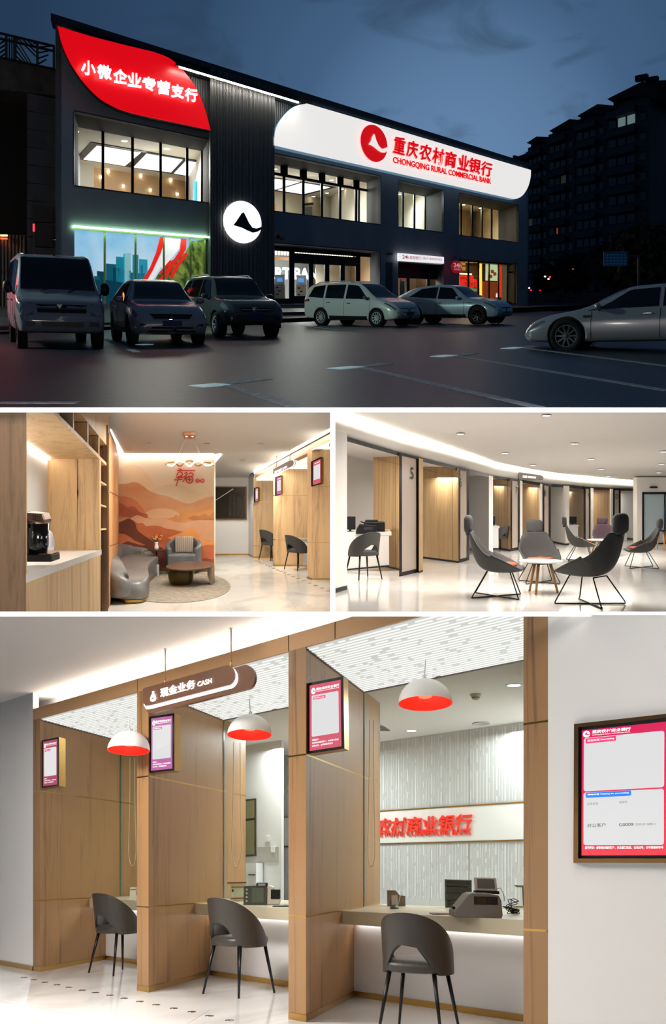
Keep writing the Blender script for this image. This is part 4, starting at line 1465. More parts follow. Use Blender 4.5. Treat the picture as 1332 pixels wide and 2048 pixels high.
  for k in range(nf):
   v = (k + 0.55) / (nf + 0.5)
   a, b = bil(q, 0.04, 1 - v), bil(q, 0.72, 1 - v)
   hh = (q[3] - q[0]).length / nf
   MB().bar(a, b, hh * 0.30, 1.4, -apn).build('balcony', slabm, t)
   for i in range(3):
    u0 = 0.06 + i * 0.22
    w = sub(q, u0, 1 - v - 0.062, u0 + 0.17, 1 - v - 0.02)
    lit = (ti, k, i) in ((0, 0, 1), (0, 0, 2), (2, 2, 2), (2, 5, 1), (3, 4, 0))
    m = winm
    if lit:
     m = mat('apartment_lit_cool', (150, 180, 180), emit=0.35) if ti == 0 else mat('apartment_lit_warm', (190, 80, 40), emit=0.5) if k == 5 else mat('apartment_lit_dim', (96, 100, 90), emit=0.12)
     if ti == 2 and k == 5:
      w = sub(w, 0.3, 0.1, 0.5, 0.9)
    MB().hexa(w, -apn * 0.15).build('window', m, t)
   w = sub(q, 0.80, 1 - v - 0.062, 0.92, 1 - v - 0.02)
   MB().hexa(w, -apn * 0.15).build('window', winm, t)
 o = lambda x, y: P1.on(x, y, A0 - apn * 2, A0 - apn * 2 + ap_dir)
 for i, (x, y0, y1) in enumerate(((1285.5, 152, 163), (1306, 156, 163))):
  m = MB().bar(o(x, y1), o(x + 0.5, y0), 1.5, 1.0, -apn).build('chimney', roofm, fr=P1)
  tag(m, ['dark chimney on the ridge of the nearest apartment block', 'short vent stack on the ridge at the right edge'][i], 'chimney')
 # trees
 leafm = mottled('night_leaves', (10, 14, 12), (24, 30, 26), nscale=3, rough=0.8)
 barkm = mat('night_bark', (24, 20, 18), rough=0.9)
 trees = [(1290, 603, 70, 92, 185, 'broad dark tree at the right edge behind the fastback'), (1225, 602, 80, 62, 140, 'rounded dark tree left of the blue road sign'), (1150, 601, 110, 55, 110, 'dark street tree before the apartment blocks'), (1095, 601, 130, 40, 86, 'small dark tree beside the bank corner')]
 for i, (x, y, d, rw, h, lb) in enumerate(trees):
  base = P1.at(x, y, d)
  base = base - UPW * (base.z + P1.h)
  k = FOC / d
  R, Hh = rw / k, h / k
  t = thing('street_tree', lb, 'tree', P1, base, group='dark street trees')
  MB().tube([base, base + UPW * Hh * .3, base + UPW * Hh * .6], [0.35, 0.28, 0.15], 8).build('trunk', barkm, t)
  rnd = random.Random(100 + i)
  m = MB()
  for _ in range(1500):
   while True:
    v = Vector((rnd.uniform(-1, 1), rnd.uniform(-1, 1), rnd.uniform(-1, 1)))
    if v.length < 1:
     break
   v *= (0.75 + 0.35 * noise.noise(v * 2.2 + Vector((i * 7, 0, 0))))
   c = base + UPW * Hh * .62 + Vector((v.x * R, v.y * R * .8, 0)) + UPW * (v.z * Hh * .42)
   s = R * 0.11
   a = Vector((rnd.uniform(-1, 1), rnd.uniform(-1, 1), rnd.uniform(-1, 1))).normalized() * s
   b = Vector((rnd.uniform(-1, 1), rnd.uniform(-1, 1), rnd.uniform(-1, 1))).normalized() * s
   m.add([c - a, c + b, c + a, c - b], [(0, 1, 2, 3)])
  tag(m.build('foliage', leafm, t), kind='stuff')
 # blue road sign
 o = lambda x, y: P1.at(x, y, 55.0)
 t = thing('road_sign', 'dark blue road sign board beyond the fastback', 'road sign', P1, o(1232, 603))
 MB().hexa([o(1208, 532), o(1255, 532), o(1255, 503), o(1208, 503)], Vector((0, 0.1, 0))).build('board', mat('road_sign_blue', (14, 52, 92), emit=0.10), t)
 for j in range(4):
  for i in range(6):
   MB().hexa([o(1212 + i * 7, 511 + j * 6), o(1217 + i * 7, 511 + j * 6), o(1217 + i * 7, 508 + j * 6), o(1212 + i * 7, 508 + j * 6)], Vector((0, -0.03, 0))).build('sign_print', mat('road_sign_print', (40, 84, 122), emit=0.10), t)
 MB().bar(o(1278, 606), o(1278, 512), 0.12, 0.12, Vector((0, 1, 0))).build('post', mat('post_grey', (40, 40, 46)), t)
 MB().bar(o(1208, 505), o(1280, 513), 0.1, 0.1, Vector((0, 1, 0))).build('arm', mat('post_grey', (40, 40, 46)), t)
 # low barrier with far lamps
 t = thing('road_barrier', 'low dark barrier along the far road', 'barrier', P1, P1.at(1150, 604, 90))
 o = lambda x, y: P1.at(x, y, 90.0)
 for i in range(12):
  a = 1058 + i * 26
  MB().hexa([o(a, 612), o(a + 24, 612), o(a + 24, 587), o(a, 587)], Vector((0, 0.3, 0))).build('barrier_panel', mat('barrier_blue', (30, 38, 50), rough=0.6), t)
 MB().bar(o(1056, 586), o(1370, 586), 0.10, 0.3, Vector((0, 1, 0))).build('barrier_rail', mat('barrier_grey', (56, 60, 68)), t)
 for i, (x, y, c, e) in enumerate(((1090, 553, (230, 230, 255), 3), (1097, 558, (255, 225, 200), 3), (1100, 554, (255, 40, 30), 3), (1146, 538, (160, 100, 60), .6), (1058, 576, (255, 240, 255), 4), (1062, 580.5, (220, 20, 40), 2), (1080, 581, (220, 20, 40), 1.2))):
  p = P1.at(x, y, 88.0)
  m = MB().box(p, (0.16, .1, 0.13)).build('far_lamp', mat('far_lamp_%d' % i, c, emit=e), fr=P1)
  tag(m, ['upper white far street lamp past the bank corner', 'lower warm far lamp past the bank corner', 'red far traffic light past the bank corner', 'dim brown far lamp under the trees', 'white far car lamp at the bank corner', 'red far tail lamp at the bank corner', 'faint red far tail lamp on the road'][i], 'lamp', 'far lamps down the road')

neighbours()

# ---------------------------------------------------------------- vehicles
def pchip(xs, ys):
 n = len(xs)
 d = [(ys[i + 1] - ys[i]) / (xs[i + 1] - xs[i]) for i in range(n - 1)]
 t = [d[0]] + [0 if d[i - 1] * d[i] <= 0 else 2 * d[i - 1] * d[i] / (d[i - 1] + d[i]) for i in range(1, n - 1)] + [d[-1]]

 def f(x):
  x = min(max(x, xs[0]), xs[-1])
  i = 0
  while i < n - 2 and x > xs[i + 1]:
   i += 1
  h = xs[i + 1] - xs[i]
  s = (x - xs[i]) / h
  return ((1 + 2 * s) * (1 - s) ** 2 * ys[i] + s * (1 - s) ** 2 * h * t[i] + s * s * (3 - 2 * s) * ys[i + 1] + s * s * (s - 1) * h * t[i + 1])
 return f

class Body:
 """car body: stations (x, z bottom, z belt, z top, half width, half width at belt, half width at top)"""

 def __init__(s, st):
  st = sorted(st)
  xs = [a[0] for a in st]
  s.x0, s.x1 = xs[0], xs[-1]
  s.xs = xs
  s.f = [pchip(xs, [a[k] for a in st]) for k in range(1, 7)]

 def ctrl(s, x):
  zb, zl, zt, w, wl, wt = [f(x) for f in s.f]
  hgt = zl - zb
  return [(0, zb), (0.80 * w, zb), (0.965 * w, zb + 0.05), (w, zb + 0.42 * hgt), (0.995 * w, zb + 0.75 * hgt), (wl, zl), (wt, zt - 0.05 * (1 if zt - zl > 0.3 else max(0.15, (zt - zl) / 0.3))), (0.72 * wt, zt - 0.008), (0, zt)]

 def P(s, x, q):
  """q in 0..8 round the half section; negative q mirrors"""
  c = s.ctrl(x)
  sg = 1 if q >= 0 else -1
  q = abs(q)
  i = min(int(q), 7)
  t = q - i
  p1, p2 = c[i], c[i + 1]
  p0 = c[i - 1] if i > 0 else (-c[1][0], c[1][1])
  p3 = c[i + 2] if i + 2 < 9 else (-c[7][0], c[7][1])

  def cr(a, b, c_, d):
   # softened Catmull-Rom
   k = 0.32
   m1, m2 = (c_ - a) * k, (d - b) * k
   return (2 * t ** 3 - 3 * t * t + 1) * b + (t ** 3 - 2 * t * t + t) * m1 + (-2 * t ** 3 + 3 * t * t) * c_ + (t ** 3 - t * t) * m2
  return Vector((x, sg * cr(p0[0], p1[0], p2[0], p3[0]), cr(p0[1], p1[1], p2[1], p3[1])))

 def N(s, x, q):
  e = 0.01
  a = s.P(min(x + e, s.x1), q) - s.P(max(x - e, s.x0), q)
  b = s.P(x, q + e) - s.P(x, q - e)
  n = a.cross(b)
  if n.length < 1e-9:
   return Vector((0, 0, 1))
  n.normalize()
  p = s.P(x, q)
  if n.dot(Vector((0, p.y, p.z - 0.7))) < 0:
   n = -n
  return n

 def mesh(s):
  xs = sorted(set([s.x0 + (s.x1 - s.x0) * i / 70 for i in range(71)] + s.xs))
  rings = []
  for x in xs:
   half = [s.P(x, q / 3) for q in range(0, 25)]
   ring = half + [Vector((p.x, -p.y, p.z)) for p in half[-2:0:-1]]
   rings.append(ring)
  return MB().loft(rings)

 def patch(s, c, nu=8, nv=5, lift=0.006, thick=0.0):
  """c = four (x, q) corners"""
  def f(u, v):
   ax, aq = c[0][0] + (c[1][0] - c[0][0]) * u, c[0][1] + (c[1][1] - c[0][1]) * u
   bx, bq = c[3][0] + (c[2][0] - c[3][0]) * u, c[3][1] + (c[2][1] - c[3][1]) * u
   x, q = ax + (bx - ax) * v, aq + (bq - aq) * v
   return s.P(x, q) + s.N(x, q) * lift
  return MB().grid(f, nu, nv)

 def top_patch(s, x0, x1, q0, lift=0.006, q0b=None):
  q0b = q0b or q0

  def f(u, v):
   x = x0 + (x1 - x0) * v
   qe = q0 + (q0b - q0) * v
   k = (u * 2 - 1)
   q = 8 - abs(k) * (8 - qe)
   p = s.P(x, q)
   n = s.N(x, q)
   if k < 0:
    p = Vector((p.x, -p.y, p.z)); n = Vector((n.x, -n.y, n.z))
   return p + n * lift
  return MB().grid(f, 16, 8)

tyre_m = mat('tyre_rubber', (14, 14, 15), rough=0.8)
alloy_m = mat('wheel_alloy', (186, 188, 192), rough=0.4, metal=0.3)
alloy_dark = mat('wheel_alloy_dark', (40, 41, 44), rough=0.3, metal=0.8)
carglass = mat('car_glass', (10, 13, 16), rough=0.06, spec=0.6, coat=0.3)
trim_black = mat('car_trim_black', (14, 15, 17), rough=0.45)
lamp_glass = mat('headlamp_glass', (96, 104, 112), rough=0.12, spec=0.8)
tail_red = mat('tail_lamp_red', (120, 10, 16), rough=0.2)
plate_blue = mat('plate_blue', (18, 52, 104), rough=0.4)
plate_green = mat('plate_green', (50, 84, 62), rough=0.4)
chrome = mat('car_chrome', (190, 192, 196), rough=0.15, metal=1.0)

def paint(name, col, rough=0.28, metal=0.35):
 return mat(name, col, rough=rough, metal=metal, coat=0.6)

def wheel(t, x, y, r, w, side, rim_m, spokes):
 ax = Matrix.Rotation(-pi / 2 * side, 3, 'X')
 c = Vector((x, y, r))
 prof = [(r * 0.66, -w / 2), (r * 0.93, -w / 2), (r, -w * 0.36), (r, w * 0.36), (r * 0.94, w / 2), (r * 0.68, w / 2), (r * 0.66, w * 0.42)]
 tw = MB().lathe(prof, 28, c, axis=ax, caps=False).build('wheel', tyre_m, t, raw=True)
 MB().lathe([(r * 0.68, w * 0.46), (r * 0.62, w * 0.40), (r * 0.58, w * 0.25), (r * 0.18, w * 0.16), (0, w * 0.16)], 28, c, axis=ax, caps=False).build('rim', alloy_dark, tw, raw=True)
 MB().lathe([(r * 0.70, w * 0.44), (r * 0.66, w * 0.50), (r * 0.60, w * 0.46)], 28, c, axis=ax, caps=False).build('rim_ring', rim_m, tw, raw=True)
 m = MB()
 for k in range(spokes):
  a = 2 * pi * k / spokes
  d = Vector((cos(a), sin(a), 0)); e = Vector((-sin(a), cos(a), 0))
  z = Vector((0, 0, 1))
  q = [d * r * 0.10 - e * r * .06 + z * w * .34, d * r * 0.64 - e * r * .045 + z * w * .44, d * r * 0.64 + e * r * .045 + z * w * .44, d * r * 0.10 + e * r * .06 + z * w * .34]
  m.hexa([c + ax @ p for p in q], ax @ (-z * w * 0.12))
 m.lathe([(r * 0.13, w * .30), (r * 0.13, w * .38), (0, w * .40)], 14, c, axis=ax)
 m.build('spokes', rim_m, tw, raw=True)

def bool_cut(o, cutters):
 """cut shapes out of mesh object o"""
 obs = []
 for mb in cutters:
  me = bpy.data.meshes.new('cutter')
  me.from_pydata([tuple(p) for p in mb.v], [], mb.f)
  bm = bmesh.new(); bm.from_mesh(me); bmesh.ops.recalc_face_normals(bm, faces=bm.faces); bm.to_mesh(me); bm.free()
  co = bpy.data.objects.new('cutter', me)
  COL.objects.link(co)
  co.matrix_world = o.matrix_world
  md = o.modifiers.new('cut', 'BOOLEAN')
  md.operation = 'DIFFERENCE'
  md.solver = 'EXACT'
  md.object = co
  obs.append(co)
 dg = bpy.context.evaluated_depsgraph_get()
 dg.update()
 me = bpy.data.meshes.new_from_object(o.evaluated_get(dg))
 o.modifiers.clear()
 o.data = me
 for c in obs:
  bpy.data.objects.remove(c)

def make_car(name, label, fr, base, heading, sp):
 t = thing(name, label, sp.get('cat', 'car'), fr, base, heading, roll=0.45)
 B = Body(sp['st'])
 body = B.mesh()
 # build the body unparented at the origin so the wheel arches can be cut, then hang it on the thing
 ob = body.build('body', sp['paint'])
 r, wx = sp['r'], sp['wheels']
 hw = sp['hw']
 cut = []
 for x in wx:
  for sgn in (-1, 1):
   ax = Matrix.Rotation(-pi / 2 * sgn, 3, 'X')
   cut.append(MB().lathe([(r * 1.14, -0.24), (r * 1.14, 0.3)], 30, (x, sgn * hw, r * 1.02), axis=ax))
 bool_cut(ob, cut)
 for p in ob.data.polygons:
  p.use_smooth = True
 ob.parent = t
 INV[ob] = INV[t]
 for x in wx:
  for sgn in (-1, 1):
   wheel(t, x, sgn * (hw - 0.115), r, sp.get('tw', 0.215), sgn, sp.get('rim', alloy_m), sp.get('spokes', 10))
   # liner of the arch
   ax = Matrix.Rotation(-pi / 2 * sgn, 3, 'X')
   MB().lathe([(r * 1.13, -0.22), (r * 1.13, -0.02)], 24, (x, sgn * hw, r * 1.02), axis=ax, caps=False).build('arch_liner', tyre_m, t, raw=True)
   if sp.get('arch'):
    m = MB()
    n = 18
    rings = []
    for k in range(n + 1):
     a = pi * (-0.08 + 1.16 * k / n)
     rings.append([Vector((x + rr * cos(a), sgn * (hw + dy), r * 1.02 + rr * sin(a))) for rr, dy in ((r * 1.13, 0.015), (r * 1.24, 0.008), (r * 1.24, -0.06), (r * 1.13, -0.06))])
    m.loft(rings)
    m.build('wheel_arch_trim', sp['arch'], t, raw=True)
 # glazing
 for c in sp['side_windows']:
  for sg in (1, -1):
   B.patch([(x, q * sg) for x, q in c], 8, 5).build('side_window', carglass, t, raw=True)
 ws = sp['windshield']
 B.top_patch(*ws).build('windshield', carglass, t, raw=True)
 if 'rear_window' in sp:
  B.top_patch(*sp['rear_window']).build('rear_window', carglass, t, raw=True)
 if sp.get('sunroof'):
  B.top_patch(*sp['sunroof']).build('sunroof', carglass, t, raw=True)
 # lamps
 for sg in (1, -1):
  B.patch([(x, q * sg) for x, q in sp['headlamp']], 6, 4, lift=0.008).build('headlamp', lamp_glass, t, raw=True)
  if 'tail' in sp:
   B.patch([(x, q * sg) for x, q in sp['tail']], 5, 4, lift=0.008).build('tail_lamp', tail_red, t, raw=True)
  # seams and handles
  for x in sp.get('seams', []):
   pts = [B.P(x, q / 4 * sg) + B.N(x, q / 4 * sg) * 0.001 for q in range(9, 21)]
   MB().tube(pts, 0.006, 5).build('door_seam', trim_black, t, raw=True)
  for x in sp.get('handles', []):
   p = B.P(x, 4.45 * sg); n = B.N(x, 4.45 * sg)
   MB().box(p + n * 0.02, (0.17, 0.03, 0.028)).build('door_handle', sp.get('handle_m', sp['paint']), t, raw=True, mods=BEV(0.008))
  mx, mz = sp['mirror']
  p = B.P(mx, 5.0 * sg)
  c = Vector((mx + 0.02, p.y + sg * 0.13, mz))
  ms = sp.get('mirror_size', (0.10, 0.20, 0.14))
  rings = []
  for k in range(9):
   a = -pi / 2 + pi * k / 8
   rings.append([c + Vector((ms[0] * cos(a) * cos(b) ** 1 * 0.7, ms[1] * sin(a) * 0.5, ms[2] * 0.5 * cos(a) ** 0.6 * sin(b))) if cos(a) > 1e-6 else c + Vector((0, ms[1] * sin(a) * .5, 0)) for b in [2 * pi * j / 12 for j in range(12)]])
  MB().loft(rings).build('mirror', sp.get('mirror_m', sp['paint']), t, raw=True)
  MB().tube([p, c - Vector((0, sg * 0.05, 0.04))], 0.018, 6).build('mirror_arm', trim_black, t, raw=True)
  if 'sill' in sp:
   x0, x1 = sp['sill']
   B.patch([(x0, 1.8 * sg), (x1, 1.8 * sg), (x1, 2.45 * sg), (x0, 2.45 * sg)], 10, 3, lift=0.008).build('sill_trim', sp.get('sill_m', trim_black), t, raw=True)
  for x0, x1 in sp.get('rails', []):
   pts = [B.P(x0 + (x1 - x0) * k / 10, 6.15 * sg) + Vector((0, 0, 0.05 * (1 if 0 < k < 10 else 0.1))) for k in range(11)]
   MB().tube(pts, 0.017, 8).build('roof_rail', sp.get('rail_m', alloy_m), t, raw=True)
 # front details: polygons given as (y, z), set on the nose
 def nose(pts, m, nm, lift=0.012, thick=0.02):
  out = []
  xf = B.x1
  for y, z in pts:
   # walk back until inside the body outline
   x = xf
   for k in range(90):
    c = B.ctrl(x)
    # half width at height z
    wz = 0
    for (y0, z0), (y1, z1) in zip(c, c[1:]):
     if min(z0, z1) <= z <= max(z0, z1) and abs(z1 - z0) > 1e-6:
      tt = (z - z0) / (z1 - z0)
      wz = max(wz, y0 + (y1 - y0) * tt)
    if wz >= abs(y):
     break
    x -= 0.008
   out.append(Vector((x + lift, y, z)))
  return MB().hexa(out, Vector((-thick - 0.03, 0, 0))).build(nm, m, t, raw=True)

 def strip(y0, z0, y1, z1, n=8):
  lo = [(-y0 + 2 * y0 * k / n, z0(k / n) if callable(z0) else z0) for k in range(n + 1)]
  hi = [(y1 - 2 * y1 * k / n, z1) for k in range(n + 1)]
  return lo + hi
 for nm, args, m, lift in sp['front']:
  if len(args) == 4 and not isinstance(args[0], tuple):
   n = 8
   y0, z0, y1, z1 = args
   # build as strips so it follows the curve of the nose
   segs = 10
   mm = MB()
   for k in range(segs):
    a0, a1 = -1 + 2 * k / segs, -1 + 2 * (k + 1) / segs
    ptsx = [(a0 * y0, z0), (a1 * y0, z0), (a1 * y1, z1), (a0 * y1, z1)]
    out = []
    for y, z in ptsx:
     x = B.x1
     for _ in range(120):
      c = B.ctrl(x)
      wz = 0
      for (ya, za), (yb, zb) in zip(c, c[1:]):
       if min(za, zb) <= z <= max(za, zb) and abs(zb - za) > 1e-6:
        wz = max(wz, ya + (yb - ya) * (z - za) / (zb - za))
      if wz >= abs(y):
       break
      x -= 0.006
     out.append(Vector((x + lift, y, z)))
    mm.hexa(out, Vector((-0.05, 0, 0)))
   mm.build(nm, m, t, raw=True)
  else:
   nose(args, m, nm, lift)
 for fn in sp.get('extra', []):
  fn(t, B)
 return t

def heading_to(base, phi):
 """phi: turn from facing straight at the camera, positive to the right"""
 los = atan2(base.x, base.y)
 a = phi + 0 * los
 return atan2(-cos(a), sin(a))

def build_cars():
 silver = paint('paint_silver', (150, 152, 156))
 # ---------------- van
 st = [(-2.42, 0.55, 1.10, 1.75, 0.80, 0.78, 0.66), (-2.36, 0.36, 1.14, 1.94, 0.88, 0.87, 0.74), (-2.1, 0.34, 1.14, 2.0, 0.90, 0.89, 0.77), (0.5, 0.33, 1.14, 2.02, 0.92, 0.90, 0.78), (1.02, 0.33, 1.12, 1.98, 0.92, 0.90, 0.76),
   (1.12, 0.33, 1.12, 1.94, 0.92, 0.90, 0.755), (1.75, 0.33, 1.11, 1.22, 0.92, 0.90, 0.82), (1.82, 0.33, 1.10, 1.17, 0.92, 0.90, 0.82), (2.2, 0.33, 0.98, 1.03, 0.90, 0.87, 0.80), (2.34, 0.36, 0.86, 0.90, 0.86, 0.83, 0.78), (2.42, 0.42, 0.62, 0.66, 0.80, 0.78, 0.74)]
 vanp = paint('paint_van_grey', (132, 134, 146), rough=0.35, metal=0.1)

 def van_extra(t, B):
  MB().box((1.0, 0, 2.0), (0.06, 0.05, 0.04)).build('roof_sensor', trim_black, t, raw=True)
  MB().tube([Vector((1.8, 0.2, 1.2)), Vector((1.62, 0.55, 1.34))], 0.012, 6).build('wiper', trim_black, t, raw=True)
  MB().tube([Vector((1.8, -0.4, 1.2)), Vector((1.62, 0.05, 1.34))], 0.012, 6).build('wiper', trim_black, t, raw=True)
 sp = dict(st=st, paint=vanp, cat='van', r=0.32, wheels=(1.72, -1.35), hw=0.92, spokes=6, rim=alloy_dark, tw=0.2,
    side_windows=[[(0.95, 5.1), (1.5, 5.1), (1.12, 5.85), (0.95, 5.85)], [(-0.2, 5.1), (0.85, 5.1), (0.85, 5.85), (-0.2, 5.85)], [(-1.25, 5.1), (-0.3, 5.1), (-0.3, 5.85), (-1.25, 5.85)], [(-2.2, 5.1), (-1.35, 5.1), (-1.35, 5.85), (-2.2, 5.85)]],
    windshield=(1.72, 1.14, 6.25), headlamp=[(2.0, 4.2), (2.34, 4.0), (2.34, 5.6), (2.05, 5.6)], seams=[0.9, -0.25, 1.55], handles=[0.75, -1.2], handle_m=trim_black,
    mirror=(1.45, 1.28), mirror_m=trim_black, mirror_size=(0.12, 0.20, 0.28),
    front=[('grille', (0.50, 0.76, 0.52, 0.93), trim_black, 0.014), ('grille_bar', (0.5, 0.83, 0.5, 0.865), mat('grille_grey', (70, 72, 76), rough=0.3), 0.03), ('bumper_upper', (0.84, 0.60, 0.86, 0.70), vanp, 0.03),
      ('lower_grille', (0.42, 0.46, 0.44, 0.57), trim_black, 0.03), ('headlamp_glass', [(0.58, 0.70), (0.82, 0.70), (0.84, 0.98), (0.62, 0.96)], lamp_glass, 0.02), ('headlamp_glass', [(-0.58, 0.70), (-0.82, 0.70), (-0.84, 0.98), (-0.62, 0.96)], lamp_glass, 0.02),
      ('fog_lamp', [(0.56, 0.48), (0.76, 0.48), (0.76, 0.57), (0.56, 0.57)], trim_black, 0.03), ('fog_lamp', [(-0.56, 0.48), (-0.76, 0.48), (-0.76, 0.57), (-0.56, 0.57)], trim_black, 0.03), ('badge', [(-0.07, 0.80), (0.07, 0.80), (0.07, 0.90), (-0.07, 0.90)], alloy_dark, 0.04)],
    extra=[van_extra])
 b = P1.F(131, 697) + Vector((-0.9, 2.1, 0))
 make_car('delivery_van', 'grey delivery van lit red on its side at the left edge', P1, b, heading_to(b, radians(22)), sp)

 # ---------------- silver hatchback
 st = [(-2.12, 0.55, 0.85, 1.0, 0.66, 0.64, 0.55), (-2.05, 0.34, 0.95, 1.12, 0.80, 0.78, 0.62), (-1.75, 0.28, 0.97, 1.32, 0.87, 0.84, 0.60), (-1.2, 0.24, 0.96, 1.45, 0.89, 0.85, 0.60), (-0.3, 0.22, 0.94, 1.51, 0.90, 0.85, 0.60), (0.25, 0.22, 0.93, 1.48, 0.90, 0.85, 0.59),
   (0.42, 0.22, 0.93, 1.44, 0.90, 0.85, 0.585), (1.05, 0.22, 0.93, 1.03, 0.90, 0.85, 0.72), (1.15, 0.22, 0.92, 0.99, 0.90, 0.85, 0.74), (1.75, 0.23, 0.80, 0.90, 0.89, 0.82, 0.70), (2.05, 0.25, 0.70, 0.78, 0.83, 0.76, 0.62), (2.17, 0.30, 0.58, 0.66, 0.72, 0.66, 0.56), (2.22, 0.36, 0.50, 0.56, 0.60, 0.56, 0.48)]

 def hatch_extra(t, B):
  MB().hexa([Vector((2.225, -0.22, 0.44)), Vector((2.225, 0.22, 0.44)), Vector((2.235, 0.22, 0.56)), Vector((2.235, -0.22, 0.56))], Vector((0.012, 0, 0))).build('number_plate', plate_blue, t, raw=True)
 sp = dict(st=st, paint=silver, r=0.325, wheels=(1.36, -1.28), hw=0.90, spokes=10, rim=alloy_dark,
    side_windows=[[(-0.2, 5.12), (0.95, 5.12), (0.32, 5.85), (-0.2, 5.85)], [(-1.15, 5.12), (-0.28, 5.12), (-0.28, 5.85), (-1.0, 5.85)], [(-1.65, 5.2), (-1.22, 5.12), (-1.08, 5.85), (-1.35, 5.75)]],
    windshield=(1.02, 0.42, 6.2), sunroof=(0.2, -0.9, 6.6), headlamp=[(1.62, 4.55), (2.06, 4.3), (2.08, 5.0), (1.7, 5.1)], tail=[(-2.06, 4.2), (-1.75, 4.4), (-1.78, 4.95), (-2.06, 4.95)],
    seams=[0.98, -0.24, -1.2], handles=[0.0, -0.95], handle_m=chrome, mirror=(0.78, 1.02), sill=(-0.9, 0.95),
    front=[('grille', (0.40, 0.60, 0.50, 0.71), trim_black, 0.012), ('grille_chrome', (0.40, 0.585, 0.40, 0.60), chrome, 0.02), ('lower_intake', (0.56, 0.31, 0.46, 0.42), trim_black, 0.014), ('bumper_lip', (0.6, 0.27, 0.6, 0.30), mat('lip_silver', (110, 112, 116), rough=0.4), 0.02),
      ('fog_lamp', [(0.56, 0.40), (0.74, 0.42), (0.72, 0.50), (0.60, 0.48)], trim_black, 0.014), ('fog_lamp', [(-0.56, 0.40), (-0.74, 0.42), (-0.72, 0.50), (-0.60, 0.48)], trim_black, 0.014)], extra=[hatch_extra])
 b = P1.F(327, 690) + Vector((-0.55, 1.9, 0))
 make_car('hatchback', 'silver hatchback with a blue plate parked beside the van', P1, b, heading_to(b, radians(21)), sp)

 # ---------------- dark SUV
 st = [(-2.14, 0.58, 0.95, 1.15, 0.72, 0.70, 0.58), (-2.08, 0.42, 1.04, 1.40, 0.84, 0.82, 0.64), (-1.85, 0.34, 1.06, 1.60, 0.89, 0.87, 0.65), (-1.3, 0.32, 1.06, 1.67, 0.90, 0.87, 0.655), (-0.2, 0.31, 1.04, 1.69, 0.91, 0.87, 0.65), (0.35, 0.31, 1.03, 1.65, 0.91, 0.87, 0.64),
   (0.48, 0.31, 1.03, 1.61, 0.91, 0.87, 0.635), (1.0, 0.31, 1.02, 1.14, 0.91, 0.87, 0.74), (1.1, 0.31, 1.02, 1.10, 0.91, 0.87, 0.76), (1.7, 0.32, 0.94, 1.02, 0.90, 0.84, 0.74), (1.98, 0.34, 0.82, 0.92, 0.86, 0.78, 0.66), (2.1, 0.38, 0.66, 0.76, 0.78, 0.72, 0.62), (2.16, 0.42, 0.60, 0.66, 0.68, 0.64, 0.56)]
 suvp = paint('paint_dark_graphite', (72, 78, 76))
 clad = mat('suv_cladding', (46, 50, 50), rough=0.55)

 def suv_extra(t, B):
  MB().hexa([Vector((2.17, -0.24, 0.52)), Vector((2.17, 0.24, 0.52)), Vector((2.18, 0.24, 0.66)), Vector((2.18, -0.24, 0.66))], Vector((0.012, 0, 0))).build('number_plate', plate_blue, t, raw=True)
 sp = dict(st=st, paint=suvp, cat='suv', r=0.345, wheels=(1.32, -1.31), hw=0.91, spokes=6, rim=alloy_m, arch=clad,
    side_windows=[[(-0.15, 5.12), (0.9, 5.12), (0.4, 5.85), (-0.15, 5.85)], [(-1.1, 5.12), (-0.25, 5.12), (-0.25, 5.85), (-1.1, 5.85)], [(-1.9, 5.15), (-1.2, 5.12), (-1.2, 5.85), (-1.7, 5.8)]],
    windshield=(0.98, 0.47, 6.2), headlamp=[(1.68, 4.4), (2.02, 4.2), (2.04, 5.1), (1.72, 5.2)], tail=[(-2.08, 4.2), (-1.9, 4.4), (-1.92, 5.0), (-2.08, 5.0)],
    seams=[0.95, -0.2, -1.15], handles=[0.05, -0.9], handle_m=chrome, mirror=(0.72, 1.12), sill=(-0.9, 0.9), sill_m=clad, rails=[(-1.6, 0.2)],
    front=[('grille', (0.42, 0.70, 0.46, 0.82), trim_black, 0.012), ('grille_bar', (0.42, 0.75, 0.43, 0.77), chrome, 0.025), ('bumper', (0.74, 0.44, 0.76, 0.62), clad, 0.012), ('lower_intake', (0.5, 0.36, 0.5, 0.46), trim_black, 0.02), ('badge', [(-0.07, 0.74), (0.07, 0.74), (0.07, 0.79), (-0.07, 0.79)], chrome, 0.04),
      ('fog_lamp', [(0.58, 0.48), (0.70, 0.48), (0.70, 0.58), (0.58, 0.58)], trim_black, 0.02), ('fog_lamp', [(-0.58, 0.48), (-0.70, 0.48), (-0.70, 0.58), (-0.58, 0.58)], trim_black, 0.02)], extra=[suv_extra])
 b = P1.F(497, 675) + Vector((-0.75, 1.9, 0))
 make_car('sport_utility_car', 'dark grey SUV with roof rails parked below the round emblem', P1, b, heading_to(b, radians(27)), sp)

